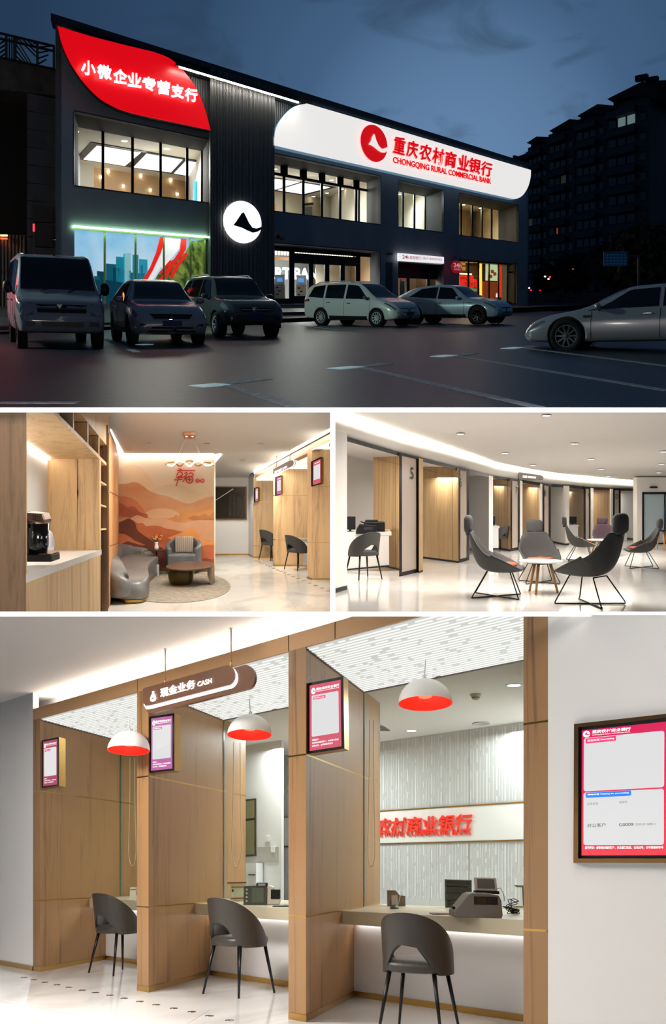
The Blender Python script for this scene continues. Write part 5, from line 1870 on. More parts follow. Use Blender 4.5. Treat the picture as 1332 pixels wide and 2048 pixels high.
 # ---------------- white people carrier
 st = [(-2.32, 0.55, 0.95, 1.15, 0.74, 0.72, 0.6), (-2.26, 0.36, 1.02, 1.42, 0.85, 0.83, 0.64), (-2.0, 0.28, 1.04, 1.60, 0.90, 0.87, 0.65), (-1.4, 0.25, 1.03, 1.67, 0.91, 0.87, 0.655), (-0.2, 0.23, 1.0, 1.69, 0.92, 0.87, 0.65), (0.35, 0.23, 0.99, 1.64, 0.92, 0.87, 0.635),
   (0.5, 0.23, 0.99, 1.60, 0.92, 0.87, 0.63), (1.32, 0.23, 0.99, 1.09, 0.92, 0.87, 0.74), (1.42, 0.23, 0.98, 1.05, 0.92, 0.87, 0.76), (1.95, 0.24, 0.84, 0.93, 0.90, 0.83, 0.72), (2.22, 0.27, 0.70, 0.79, 0.84, 0.76, 0.64), (2.34, 0.32, 0.58, 0.66, 0.74, 0.68, 0.58), (2.39, 0.38, 0.5, 0.56, 0.62, 0.58, 0.5)]
 mpvp = paint('paint_pearl_white', (214, 218, 214), metal=0.1)

 def mpv_extra(t, B):
  MB().hexa([Vector((2.395, -0.22, 0.42)), Vector((2.395, 0.22, 0.42)), Vector((2.405, 0.22, 0.54)), Vector((2.405, -0.22, 0.54))], Vector((0.012, 0, 0))).build('number_plate', plate_green, t, raw=True)
 sp = dict(st=st, paint=mpvp, r=0.33, wheels=(1.45, -1.35), hw=0.92, spokes=10,
    side_windows=[[(-0.1, 5.12), (1.15, 5.12), (0.42, 5.85), (-0.1, 5.85)], [(-1.15, 5.12), (-0.2, 5.12), (-0.2, 5.85), (-1.15, 5.85)], [(-2.05, 5.2), (-1.25, 5.12), (-1.25, 5.85), (-1.85, 5.8)]],
    windshield=(1.3, 0.5, 6.2), headlamp=[(1.78, 4.75), (2.26, 4.4), (2.27, 4.95), (1.82, 5.15)], tail=[(-2.27, 4.5), (-1.95, 4.6), (-1.98, 5.0), (-2.27, 5.0)],
    seams=[1.12, -0.15, -1.2], handles=[0.1, -0.95], handle_m=chrome, mirror=(0.95, 1.08), mirror_m=mat('mirror_grey', (110, 106, 116), rough=0.3), sill=(-0.9, 1.0), rails=[(-1.8, 0.1)],
    front=[('grille', (0.44, 0.52, 0.56, 0.70), mat('grille_body', (96, 98, 104), rough=0.35), 0.014), ('lower_intake', (0.62, 0.29, 0.52, 0.40), trim_black, 0.016),
      ('fog_lamp', [(0.50, 0.42), (0.74, 0.48), (0.72, 0.56), (0.56, 0.46)], trim_black, 0.014), ('fog_lamp', [(-0.50, 0.42), (-0.74, 0.48), (-0.72, 0.56), (-0.56, 0.46)], trim_black, 0.014)], extra=[mpv_extra])
 b = P1.F(722, 651)
 make_car('people_carrier', 'white people carrier parked before the glass entrance', P1, b, heading_to(b, radians(50)), sp)

 # ---------------- pale blue coupe SUV
 st = [(-2.45, 0.60, 0.95, 1.05, 0.76, 0.74, 0.62), (-2.38, 0.40, 1.02, 1.14, 0.88, 0.86, 0.70), (-2.05, 0.32, 1.04, 1.34, 0.95, 0.91, 0.66), (-1.4, 0.28, 1.02, 1.54, 0.97, 0.90, 0.63), (-0.5, 0.26, 0.99, 1.62, 0.975, 0.90, 0.62), (0.15, 0.26, 0.98, 1.58, 0.975, 0.90, 0.61),
   (0.3, 0.26, 0.98, 1.54, 0.975, 0.90, 0.605), (1.0, 0.26, 0.99, 1.10, 0.975, 0.90, 0.76), (1.12, 0.26, 0.98, 1.06, 0.975, 0.90, 0.78), (1.85, 0.27, 0.88, 0.97, 0.96, 0.86, 0.76), (2.2, 0.29, 0.74, 0.83, 0.88, 0.78, 0.66), (2.34, 0.33, 0.60, 0.70, 0.78, 0.70, 0.60), (2.4, 0.40, 0.52, 0.58, 0.64, 0.60, 0.52)]
 cpp = paint('paint_ice_blue', (168, 186, 198), metal=0.25)

 def cp_extra(t, B):
  for sg in (1, -1):
   for k in range(3):
    p = B.P(1.22 - k * 0.09, 4.4 * sg); n = B.N(1.22 - k * 0.09, 4.4 * sg)
    MB().box(p + n * 0.004, (0.05, 0.02, 0.03)).build('side_vent', trim_black, t, raw=True)
 sp = dict(st=st, paint=cpp, cat='suv', r=0.37, wheels=(1.52, -1.45), hw=0.975, spokes=8, rim=alloy_dark, tw=0.24,
    side_windows=[[(-0.35, 5.15), (0.85, 5.12), (0.22, 5.85), (-0.35, 5.85)], [(-1.75, 5.3), (-0.42, 5.15), (-0.42, 5.85), (-1.2, 5.82)]],
    windshield=(0.98, 0.3, 6.2), headlamp=[(1.75, 4.7), (2.24, 4.35), (2.24, 4.8), (1.8, 5.05)], tail=[(-2.4, 4.5), (-2.1, 4.6), (-2.1, 4.95), (-2.4, 4.95)],
    seams=[0.9, -0.4, -1.25], handles=[-0.2, -1.1], handle_m=chrome, mirror=(0.62, 1.08), sill=(-1.0, 1.0),
    front=[('grille', (0.40, 0.44, 0.46, 0.68), trim_black, 0.014), ('lower_intake', (0.6, 0.30, 0.5, 0.38), trim_black, 0.016), ('side_intake', [(0.52, 0.40), (0.76, 0.42), (0.74, 0.56), (0.56, 0.54)], trim_black, 0.014), ('side_intake', [(-0.52, 0.40), (-0.76, 0.42), (-0.74, 0.56), (-0.56, 0.54)], trim_black, 0.014)], extra=[cp_extra])
 b = P1.F(908, 647.5)
 make_car('coupe_utility_car', 'ice blue sloping-roof SUV parked before the self-banking door', P1, b, heading_to(b, radians(56)), sp)

 # ---------------- fastback at the right edge
 st = [(-2.45, 0.55, 0.90, 0.98, 0.70, 0.68, 0.58), (-2.38, 0.36, 0.98, 1.06, 0.85, 0.82, 0.66), (-2.0, 0.28, 0.98, 1.16, 0.94, 0.88, 0.64), (-1.2, 0.24, 0.96, 1.38, 0.955, 0.88, 0.60), (-0.4, 0.22, 0.94, 1.46, 0.96, 0.88, 0.58), (0.2, 0.22, 0.93, 1.43, 0.96, 0.88, 0.57),
   (0.36, 0.22, 0.93, 1.39, 0.96, 0.88, 0.57), (1.22, 0.22, 0.90, 0.98, 0.96, 0.88, 0.74), (1.32, 0.22, 0.89, 0.95, 0.96, 0.88, 0.76), (1.9, 0.23, 0.76, 0.84, 0.94, 0.84, 0.72), (2.25, 0.25, 0.62, 0.70, 0.86, 0.76, 0.62), (2.4, 0.29, 0.50, 0.57, 0.74, 0.66, 0.54), (2.45, 0.34, 0.44, 0.5, 0.6, 0.56, 0.46)]
 st = [(a, b * .92, c * .92, d * .92, e, f, g) for a, b, c, d, e, f, g in st]
 fbp = paint('paint_moon_silver', (164, 162, 168))
 sp = dict(st=st, paint=fbp, r=0.345, wheels=(1.50, -1.45), hw=0.96, spokes=10, rim=mat('rim_graphite', (96, 98, 104), rough=0.35, metal=0.3), tw=0.24,
    side_windows=[[(-0.3, 5.12), (1.1, 5.1), (0.3, 5.88), (-0.3, 5.88)], [(-1.6, 5.25), (-0.38, 5.12), (-0.38, 5.88), (-1.1, 5.85)]],
    windshield=(1.2, 0.36, 6.2), headlamp=[(1.95, 4.6), (2.34, 4.1), (2.36, 4.6), (2.0, 5.0)], tail=[(-2.4, 4.5), (-2.1, 4.6), (-2.1, 4.95), (-2.4, 4.95)],
    seams=[1.0, -0.34], handles=[-0.1, -1.0], handle_m=chrome, mirror=(0.85, 0.93),
    front=[('lower_intake', (0.62, 0.26, 0.5, 0.35), trim_black, 0.014), ('light_bar', (0.5, 0.51, 0.5, 0.525), lamp_glass, 0.014)],
    extra=[lambda t, B: [MB().box(B.P(1.08, 4.35 * sg) + B.N(1.08, 4.35 * sg) * .004, (0.16, 0.02, 0.05)).build('side_camera', trim_black, t, raw=True) for sg in (1, -1)]])
 b = P1.F(1114, 699) + Vector((1.9, 0.05, 0))
 make_car('fastback_car', 'silver fastback car cut off at the right edge of the street', P1, b, heading_to(b, radians(-115)), sp)

build_cars()

# ====================================================================== lounge with the mural (middle left)
K2 = dict(x1=664.5, y0=821, y1=1227)
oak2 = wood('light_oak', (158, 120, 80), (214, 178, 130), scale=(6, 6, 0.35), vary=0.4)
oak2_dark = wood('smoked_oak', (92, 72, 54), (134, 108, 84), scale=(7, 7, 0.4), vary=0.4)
marble2 = marble('pale_marble', (216, 212, 203), (188, 182, 172), rough=0.10)
quartz = mat('white_quartz', (232, 230, 226), rough=0.25)
cove_glow = mat('cove_light_glow', (255, 246, 232), emit=9.0)
XL = Vector((-1, 0, 0))

def CP2(x, y):
 """on the ceiling of the lounge"""
 r = Vector(((x - CX) / FOC, 1.0, -(y - CY) / FOC))
 d = 3.384 / (r.z + 0.102)
 return P2.Ri @ (r * d)

def depth(fr, p):
 return (fr.R @ p).y

def lounge_shell():
 f = MB().poly([P2.F(-40, 1240), P2.F(700, 1240), P2.F(700, 1085), P2.F(-40, 1085)]).cut(P2, **K2).build('floor', marble2, fr=P2)
 tag(f, 'pale polished marble floor of the lounge', kind='structure')
 jm = mat('tile_joint', (176, 170, 162), rough=0.3)
 for a, b in (((440, 1196), (470, 1227)), ((380, 1205), (384, 1227)), ((430, 1150), (520, 1150)), ((460, 1172), (560, 1172)), ((466, 1200), (600, 1200)), ((520, 1118), (600, 1227))):
  p, q = P2.F(*a), P2.F(*b)
  MB().bar(p + Vector((0, 0, .0005)), q + Vector((0, 0, .0005)), 0.008, 0.001, Vector((0, 0, 1))).cut(P2, **K2).build('tile_joint', jm, f)
 c = MB().hexa([CP2(-20, 819), CP2(664, 819), CP2(664, 856), CP2(500, 948), CP2(496, 957), CP2(426, 957), CP2(-20, 957)], Vector((0, 0, 0.1))).cut(P2, **K2).build('ceiling', mat('ceiling_grey_white', (214, 211, 207), rough=0.8), fr=P2)
 tag(c, 'pale flat ceiling of the lounge with small downlights', kind='structure')
 # mural wall
 m0, m1 = P2.F(236.5, 1143), P2.F(428, 1143)
 o = lambda x, y: P2.on(x, y, m0, m1)
 w = MB().hexa([o(236.5, 1143), o(428, 1143), o(428, 905), o(236.5, 905)], Vector((0, 0.25, 0))).build('wall_back', mat('mural_ground', (222, 204, 178), rough=0.8), fr=P2)
 tag(w, 'free-standing lounge wall that carries the orange mountain mural', kind='structure')
 g = MB().hexa([o(236.5, 1143), o(428, 1143), o(428, 1136), o(236.5, 1136)], Vector((0, -0.02, 0))).build('baseboard_back', gold, fr=P2)
 tag(g, 'brass skirting under the mural', kind='structure')
 # back wall, corner piece
 b0, b1, b2 = P2.F(420, 1110), P2.F(497, 1110), P2.F(509, 1116)
 ob = lambda x, y: P2.on(x, y, b0, b1)
 w = MB().hexa([ob(420, 1110), ob(497, 1110), ob(497, 950), ob(420, 950)], Vector((0, 0.15, 0))).build('wall_back', white_paint, fr=P2)
 tag(w, 'white end wall of the passage beside the mural', kind='structure')
 oc = lambda x, y: P2.on(x, y, b1, b2)
 w = MB().hexa([oc(497, 1110), oc(509, 1116), oc(509, 945), oc(497, 952)], Vector((0.1, 0.1, 0))).build('wall_right', white_paint, fr=P2)
 tag(w, 'narrow white wall piece before the first oak pier of the lounge', kind='structure')
 for nm, q, lb in (('baseboard_right', [oc(497, 1110), oc(509, 1116), oc(509, 1113.5), oc(497, 1107.5)], 'short brass skirting by the first lounge pier'), ('baseboard_back', [ob(428, 1110), ob(497, 1110), ob(497, 1107.5), ob(428, 1107.5)], 'brass skirting of the white passage wall')):
  tag(MB().hexa(q, Vector((0, -0.02, 0))).build(nm, gold, fr=P2), lb, kind='structure')
 # dark glazed opening
 t = thing('dark_window', 'black interior window in a bronze frame on the white passage wall', 'window', P2, ob(460, 1038))
 q = [ob(426, 1038.5), ob(493.5, 1038.5), ob(493.5, 973), ob(426, 973)]
 flat(q, mat('window_bronze', (96, 72, 44), rough=0.35, metal=0.6), t, 'frame', lift=0.005, thick=0.04, nrm=Vector((0, -1, 0)))
 flat(sub(q, 0.0, 0.035, 0.965, 0.965), mat('black_glass', (14, 14, 14), rough=0.05, spec=0.9), t, 'pane', lift=0.046, thick=0.004, nrm=Vector((0, -1, 0)))
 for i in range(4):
  flat(sub(q, 0.48 + i * .12, 0.08, 0.50 + i * .12 + .05, 0.8 - i * .05), mat('glass_reflex', (34, 35, 33), rough=0.2), t, 'reflection_strip', lift=0.051, thick=0.002, nrm=Vector((0, -1, 0)))  # reflections on the black glass, painted as thin strips
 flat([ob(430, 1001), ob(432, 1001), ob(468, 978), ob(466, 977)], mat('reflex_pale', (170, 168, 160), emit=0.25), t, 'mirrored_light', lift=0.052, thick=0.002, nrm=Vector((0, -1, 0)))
 # left panelled wall between shelf and mural
 l0, l1 = P2.F(216, 1222), P2.F(237, 1143)
 ol = lambda x, y: P2.on(x, y, l0, l1)
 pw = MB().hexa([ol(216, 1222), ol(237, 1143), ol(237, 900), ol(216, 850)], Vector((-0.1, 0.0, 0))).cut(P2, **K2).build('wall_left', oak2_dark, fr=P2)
 tag(pw, 'oak panelled wall between the tall shelf and the mural', kind='structure')
 for q in ([(217, 982), (236.5, 992), (236.5, 907), (217, 866)], [(217, 1092), (236.5, 1085), (236.5, 993.5), (217, 984)], [(217, 1215), (236.5, 1142), (236.5, 1087), (217, 1094)]):
  MB().hexa([ol(*p) for p in q], Vector((0.012, -0.004, 0))).build('oak_panel', wood('orange_oak', (168, 110, 62), (206, 146, 90), scale=(8, 8, 0.4)), pw)
 # light coves
 for i, q in enumerate(([(219, 866), (221, 858), (247, 906), (237, 908)], [(508, 947), (664, 860), (664, 855), (508, 941)], [(428, 927), (444, 908), (440, 907), (428, 909)], [(238, 909.5), (427, 909.5), (427, 907.0), (240, 907.0)])):
  m = MB().hexa([CP2(*p) for p in q], Vector((0, 0, -0.01))).cut(P2, **K2).build('light_strip', cove_glow, fr=P2)
  tag(m, ['glowing cove strip above the panelled lounge wall', 'glowing cove strip along the bronze beam of the lounge', 'short glowing cove strip beside the mural top', 'thin glowing cove strip along the top of the mural'][i], 'light strip')
 # soffit behind the ceiling edge, closing the room on the right
 dR = depth(P2, P2.F(640, 1150))
 r0, r1 = P2.F(560, 1100), P2.F(720, 1128)
 w = MB().hexa([P2.on(505, 1090, r0, r1), P2.on(690, 1123, r0, r1), P2.on(690, 830, r0, r1), P2.on(505, 900, r0, r1)], Vector((0, 0.2, 0))).cut(P2, **K2).build('wall_right', white_paint, fr=P2)
 tag(w, 'white office wall behind the lounge cash booths', kind='structure')
 # downlights
 lab = ['first', 'second', 'third', 'fourth', 'fifth']
 for i, (x, y) in enumerate(((298, 887), (414, 887), (521, 887), (485, 920), (456, 945))):
  p = CP2(x, y) - Vector((0, 0, .01))
  t = thing('downlight', 'small round ceiling downlight of the lounge, ' + ['left of the ribbon lamp', 'right of the ribbon lamp', 'nearest the oak piers', 'above the white passage', 'deepest in the white passage'][i], 'downlight', P2, p, group='lounge downlights')
  MB().lathe([(0.045, -0.004), (0.06, -0.008), (0.065, 0)], 16, p).build('rim', white_gloss, t)
  MB().lathe([(0.0, -0.006), (0.045, -0.005)], 16, p, caps=False).build('lens', mat('downlight_lens', (255, 250, 240), emit=14), t)
  spot_light(P2, p - Vector((0, 0, 0.03)), 60, (1, 0.92, 0.82), radians(110))

lounge_shell()

def mural():
 m0, m1 = P2.F(236.5, 1143), P2.F(428, 1143)
 z = lambda x, y: P2.on(220 + x / 6.055, 900 + y / 6.055, m0, m1)
 t = thing('mural', 'orange mountain mural with a red good-fortune wordmark on the lounge wall', 'mural', P2, z(680, 1450))
 n = Vector((0, -1, 0))
 sky = gradient('mural_sky', [(0, (206, 170, 132)), (0.5, (216, 196, 164)), (1, (226, 212, 194))], axis=2, lo=1.3, hi=2.6)
 flat([z(103, 1440), z(1262, 1440), z(1262, 55), z(103, 55)], sky, t, 'painted_sky', lift=0.003, thick=0.002, nrm=n)
 hills = [
  ([(103, 230), (200, 190), (300, 180), (400, 230), (480, 330), (560, 440), (480, 640), (103, 640)], (218, 188, 152), (222, 198, 166)),
  ([(440, 520), (520, 480), (620, 440), (720, 415), (800, 415), (900, 430), (1010, 470), (1100, 520), (1262, 540), (1262, 760), (440, 760)], (206, 180, 142), (214, 196, 164)),
  ([(103, 410), (200, 408), (280, 388), (340, 400), (400, 435), (480, 495), (600, 540), (700, 560), (800, 600), (900, 640), (960, 648), (1020, 632), (1080, 605), (1180, 575), (1262, 560), (1262, 880), (103, 880)], (196, 134, 92), (206, 156, 112)),
  ([(103, 560), (180, 560), (300, 600), (380, 680), (430, 760), (103, 840)], (190, 110, 74), (200, 124, 84)),
  ([(430, 760), (500, 722), (600, 708), (700, 712), (800, 740), (840, 790), (760, 840), (600, 850), (480, 820)], (206, 162, 120), (214, 174, 134)),
  ([(103, 640), (160, 655), (210, 690), (280, 680), (320, 700), (340, 735), (400, 765), (450, 775), (460, 820), (300, 830), (103, 800)], (156, 80, 52), (186, 106, 68)),
  ([(640, 830), (760, 815), (800, 785), (840, 800), (870, 745), (960, 738), (1060, 730), (1150, 700), (1262, 670), (1262, 900), (900, 880), (760, 870)], (186, 116, 70), (212, 152, 92)),
  ([(930, 830), (1000, 795), (1080, 800), (1150, 770), (1200, 800), (1262, 740), (1262, 860), (1000, 850)], (150, 84, 50), (196, 128, 78)),
  ([(260, 820), (340, 790), (450, 830), (560, 830), (640, 820), (760, 860), (900, 880), (1060, 850), (1262, 850), (1262, 1100), (260, 1000)], (204, 150, 112), (214, 166, 130)),
  ([(103, 880), (170, 850), (225, 828), (280, 850), (340, 885), (400, 885), (440, 920), (520, 915), (600, 920), (680, 950), (760, 960), (860, 985), (960, 985), (1080, 1060), (1262, 1140), (1262, 1250), (103, 1250)], (176, 92, 54), (196, 110, 66)),
  ([(103, 880), (170, 850), (225, 828), (270, 848), (310, 890), (330, 960), (380, 1010), (470, 1070), (560, 1130), (400, 1180), (103, 1100)], (90, 46, 32), (118, 62, 42)),
  ([(700, 1060), (860, 1000), (950, 950), (1000, 932), (1030, 965), (1060, 1010), (1110, 1060), (1180, 1090), (1262, 1130), (1262, 1230), (1000, 1180), (800, 1120)], (216, 140, 78), (226, 160, 92)),
  ([(103, 1010), (180, 1018), (240, 1050), (300, 1095), (360, 1120), (460, 1150), (560, 1130), (700, 1150), (760, 1250), (103, 1250)], (186, 96, 58), (202, 116, 72)),
  ([(103, 1160), (170, 1125), (215, 1105), (290, 1125), (340, 1140), (400, 1155), (480, 1130), (560, 1150), (640, 1190), (760, 1260), (900, 1300), (1040, 1420), (103, 1440)], (88, 42, 32), (126, 62, 44)),
  ([(1050, 1260), (1090, 1190), (1130, 1160), (1180, 1148), (1262, 1150), (1262, 1440), (1050, 1440)], (188, 96, 60), (204, 116, 76)),
  ([(1080, 1360), (1120, 1318), (1160, 1305), (1210, 1318), (1262, 1322), (1262, 1440), (1060, 1440)], (136, 66, 46), (160, 84, 58)),
 ]
 for i, (pts, c1, c2) in enumerate(hills):
  # round off the ridge, keep the lower corners
  ridge = [Vector((x, y, 0)) for x, y in pts]
  p = smooth_curve(ridge[:-2] if len(ridge) > 5 else ridge, 4) + ridge[-2:]
  p = [Vector((min(max(a.x, 103), 1262), min(a.y, 1442), 0)) for a in p]
  flat([z(a.x, a.y) for a in p], mottled('mural_paint_%d' % i, c1, c2, nscale=1.3, rough=0.8, detail=3, scale=(1, 1, 1.6)), t, 'painted_hill', lift=0.006 + i * 0.0015, thick=0.001, nrm=n)
 red = mat('wordmark_red', (214, 60, 54), rough=0.5)

 def stroke(pts, r=1.25):
  k = [z(x, y) + n * 0.045 for x, y in pts]
  MB().tube(smooth_curve(k, 5), 0.0145 * r / 1.25, 6).build('wordmark_stroke', red, t)
 for s in ([(815, 247), (925, 246), (1035, 247)], [(835, 224), (870, 233), (862, 246)], [(812, 312), (826, 280), (852, 262), (880, 280), (868, 312), (822, 324)], [(800, 332), (895, 326)], [(782, 360), (882, 354)], [(838, 332), (822, 380), (805, 436)],
    [(905, 285), (932, 270), (936, 296), (902, 326)], [(900, 326), (922, 330), (886, 386)], [(958, 290), (985, 275), (1012, 292), (1000, 316), (940, 330)], [(945, 356), (992, 356)], [(968, 334), (968, 380)]):
  stroke(s)
 stroke([(968 + 40 * cos(a), 358 + 40 * sin(a)) for a in [2 * pi * k / 14 for k in range(15)]])
 for x, g in ((1065, '生'), (1122, '活')):
  c = z(x, 370)
  rr = (z(x + 26, 370) - c).length
  MB().lathe([(0, 0), (rr, 0), (rr, 0.01), (0, 0.01)], 22, c + n * 0.04, axis=Matrix.Rotation(pi / 2, 3, 'X')).build('wordmark_dot', red, t)
  lettering(g, [z(x - 14, 386), z(x + 14, 386), z(x + 14, 354), z(x - 14, 354)], mat('dot_glyph', (236, 190, 170)), t, lift=0.055, nrm=n)

mural()

def cabinet():
 c0, c1 = P2.F(218, 1215), P2.F(50, 1438)
 o = lambda x, y: P2.on(x, y, c0, c1)
 far = o(200, 1050)
 nd = 104 / P2.scale(far)
 t = thing('coffee_cabinet', 'tall oak cabinet with a lit coffee niche and open shelves at the left', 'cabinet', P2, c0)
 # front pillar facing the viewer
 d = depth(P2, o(50, 1200)) - 0.03
 a = lambda x, y: P2.at(x, y, d)
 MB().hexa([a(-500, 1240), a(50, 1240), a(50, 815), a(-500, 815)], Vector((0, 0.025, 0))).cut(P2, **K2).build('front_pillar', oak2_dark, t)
 MB().hexa([o(50, 1240), o(54, 1240), o(54, 815), o(50, 815)], XL * 0.3).cut(P2, **K2).build('pillar_edge', oak2, t)
 # soffit of the niche
 s = [o(60, 781), o(200, 918), o(200, 918) + XL * nd, o(60, 781) + XL * nd]
 MB().hexa(s, Vector((0, 0, 0.05))).cut(P2, **K2).build('niche_soffit', oak2, t)
 # back wall and far side of the niche
 b = [o(50, 1160) + XL * nd, o(200, 1106) + XL * nd, o(200, 918) + XL * nd, o(50, 771) + XL * nd]
 MB().hexa(b, XL * 0.05).cut(P2, **K2).build('niche_back', white_paint, t)
 MB().hexa([o(200, 1106), o(200, 1106) + XL * nd, o(200, 915) + XL * nd, o(200, 915)], Vector((0, 0.06, 0))).build('niche_side', oak2, t)
 # counter
 q = [o(50, 1150), o(203, 1099), o(203, 1099) + XL * (nd + .02), o(50, 1150) + XL * (nd + .02)]
 MB().hexa(q, [Vector((0, 0, -0.08))] * 4).cut(P2, **K2).build('worktop', quartz, t)
 # doors below
 xs = [50, 115, 178, 200]
 yt = lambda x: 1158 + (x - 50) * (1105 - 1158) / 150
 for x0, x1 in zip(xs, xs[1:]):
  e = 0.5
  MB().hexa([o(x0 + e, 1240), o(x1 - e, 1240), o(x1 - e, yt(x1 - e)), o(x0 + e, yt(x0 + e))], XL * 0.03).cut(P2, **K2).build('door', oak2, t)
 MB().hexa([o(50, 1240) + XL * .04, o(200, 1240) + XL * .04, o(200, 1110) + XL * .04, o(50, 1163) + XL * .04], XL * 0.1).cut(P2, **K2).build('carcass', oak2_dark, t)
 # rail under the upper cubbies, cubbies and top doors
 L1 = lambda x: 825 + (x - 105) * (918 - 825) / 95.0
 L2 = lambda x: 825 + (x - 160) * (897 - 825) / 58.0
 MB().hexa([o(60, L1(60)), o(218, L1(218) + 1), o(218, L1(218) - 5), o(60, L1(60) - 6)], XL * 0.35).cut(P2, **K2).build('cubby_rail', oak2, t)
 MB().hexa([o(100, L2(100)), o(218, L2(218)), o(218, 800), o(100, 760)], XL * 0.35).cut(P2, **K2).build('top_door', oak2, t)
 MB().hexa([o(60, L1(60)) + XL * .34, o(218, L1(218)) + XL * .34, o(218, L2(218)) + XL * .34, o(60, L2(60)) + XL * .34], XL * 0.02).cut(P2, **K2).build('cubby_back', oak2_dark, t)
 for x in (118, 147, 176, 198, 217):
  MB().hexa([o(x - 1, L1(x - 1) - 3), o(x + 1, L1(x + 1) - 3), o(x + 1, L2(x + 1) + 1), o(x - 1, L2(x - 1) + 1)], XL * 0.34).cut(P2, **K2).build('cubby_divider', oak2, t)
 # tall open shelf
 MB().hexa([o(200, 1240) + XL * .33, o(218, 1240) + XL * .33, o(218, 930) + XL * .33, o(200, 912) + XL * .33], XL * 0.03).cut(P2, **K2).build('shelf_back', oak2_dark, t)
 MB().hexa([o(199, 1240), o(201, 1240), o(201, 917), o(199, 915)], XL * 0.33).cut(P2, **K2).build('shelf_side', oak2, t)
 MB().hexa([o(217.2, 1240), o(218.6, 1240), o(218.6, 930), o(217.2, 929)], XL * 0.36).cut(P2, **K2).build('shelf_side', oak2, t)
 for y0, y1 in ((964, 975), (1011, 1017), (1061, 1059)):
  MB().hexa([o(200, y0), o(218, y1), o(218, y1) + XL * .33, o(200, y0) + XL * .33], Vector((0, 0, 0.025))).build('shelf_board', oak2, t)
 MB().hexa([o(201, 1150) + XL * .1, o(206.5, 1147) + XL * .1, o(206.5, 1080) + XL * .1, o(201, 1080) + XL * .1], XL * 0.2).build('dark_appliance', black_plastic, t)
 # light strip of the niche
 e0, e1 = o(62, 784) + XL * (nd - .03), o(199, 918) + XL * (nd - .03)
 MB().bar(e0 - Vector((0, 0, .02)), e1 - Vector((0, 0, .02)), 0.03, 0.015, Vector((0, 0, 1))).cut(P2, **K2).build('light_strip', mat('niche_led', (255, 248, 238), emit=14), t)
 area_light(P2, (o(70, 800) + o(190, 915)) / 2 + XL * (nd * .6) - Vector((0, 0, .05)), 0.5, 38, (1, 0.95, 0.88), size_y=2.5)
 # ornaments on the shelf
 for i, (x, y) in enumerate(((202.5, 1010), (202, 1058))):
  p = o(x, y) + XL * 0.12
  m = MB().lathe([(0.0, 0), (0.03, 0), (0.05, 0.03), (0.04, 0.07), (0.015, 0.09), (0.02, 0.11), (0, 0.11)], 14, p).build('ornament', chrome_p, fr=P2, origin=p)
  tag(m, ['upper small silver ornament on the open shelf', 'lower small silver ornament on the open shelf'][i], 'ornament')
 # coffee machine on the worktop
 zc = o(60, 1147).z + P2.h
 b = P2.F(80, 1121, zc)
 k = P2.scale(b)
 t = thing('coffee_machine', 'black coffee machine with a bronze control head on the white worktop', 'coffee machine', P2, b, 0.0)
 X = lambda x: (x - 80) / k
 Z = lambda y: (1121 - y) / k
 bx = lambda x0, y0, x1, y1, dd, nm, m, yy=0.0, mods=None: MB().box(Vector(((X(x0) + X(x1)) / 2, yy, (Z(y0) + Z(y1)) / 2)), (X(x1) - X(x0), dd, Z(y0) - Z(y1)), None).build(nm, m, t, raw=True, mods=mods)
 bx(50, 1121, 112, 1107, 0.30, 'drip_base', black_plastic, 0.0, BEV(0.01))
 bx(86, 1106.5, 111, 1105, 0.26, 'drip_tray', mat('tray_bronze', (120, 92, 72), rough=0.3, metal=0.6), -0.01)
 bx(50, 1107, 64, 1030, 0.26, 'rear_column', black_plastic, 0.03, BEV(0.015))
 MB().hexa([Vector((X(60), -0.12, Z(1040))), Vector((X(97), -0.12, Z(1046))), Vector((X(98), -0.12, Z(1038))), Vector((X(93), -0.12, Z(1026))), Vector((X(58), -0.12, Z(1023)))], Vector((0, 0.24, 0))).build('control_head', mat('head_bronze', (128, 100, 82), rough=0.3, metal=0.7), t, raw=True, mods=BEV(0.01))
 MB().hexa([Vector((X(52), -0.125, Z(1044))), Vector((X(66), -0.125, Z(1042))), Vector((X(62), -0.125, Z(1022))), Vector((X(52), -0.125, Z(1024)))], Vector((0, 0.25, 0))).build('head_cover', black_plastic, t, raw=True, mods=BEV(0.012))
 for i in range(4):
  for j in range(3):
   MB().box(Vector((X(76 + i * 4.2), -0.123, Z(1030 + j * 4 + i * .6))), (0.016, 0.004, 0.012)).build('button', black_plastic, t, raw=True)
 MB().lathe([(0.0, 0), (0.10, 0), (0.115, 0.1), (0.12, (1107 - 1047) / k), (0, (1107 - 1047) / k)], 20, Vector((X(77), -0.01, Z(1107)))).build('coffee_tank', mat('smoked_tank', (18, 18, 19), rough=0.1, coat=0.4), t, raw=True)
 MB().tube([Vector((X(74), -0.12, Z(1055))), Vector((X(74), -0.13, Z(1075)))], 0.012, 10).build('spout', mat('spout_steel', (120, 120, 122), rough=0.25, metal=1), t, raw=True)
 b = P2.F(97, 1100, zc)
 o2 = MB().lathe([(0, 0), (0.06, 0), (0.075, 0.05), (0.07, 0.13), (0.045, 0.22), (0.0, 0.26)], 18, b).build('white_jug', mat('jug_white', (214, 214, 222), rough=0.35), fr=P2, origin=b)
 tag(o2, 'white rounded jug behind the coffee machine', 'jug')

chrome_p = mat('polished_steel', (200, 200, 204), rough=0.15, metal=1.0)
cabinet()

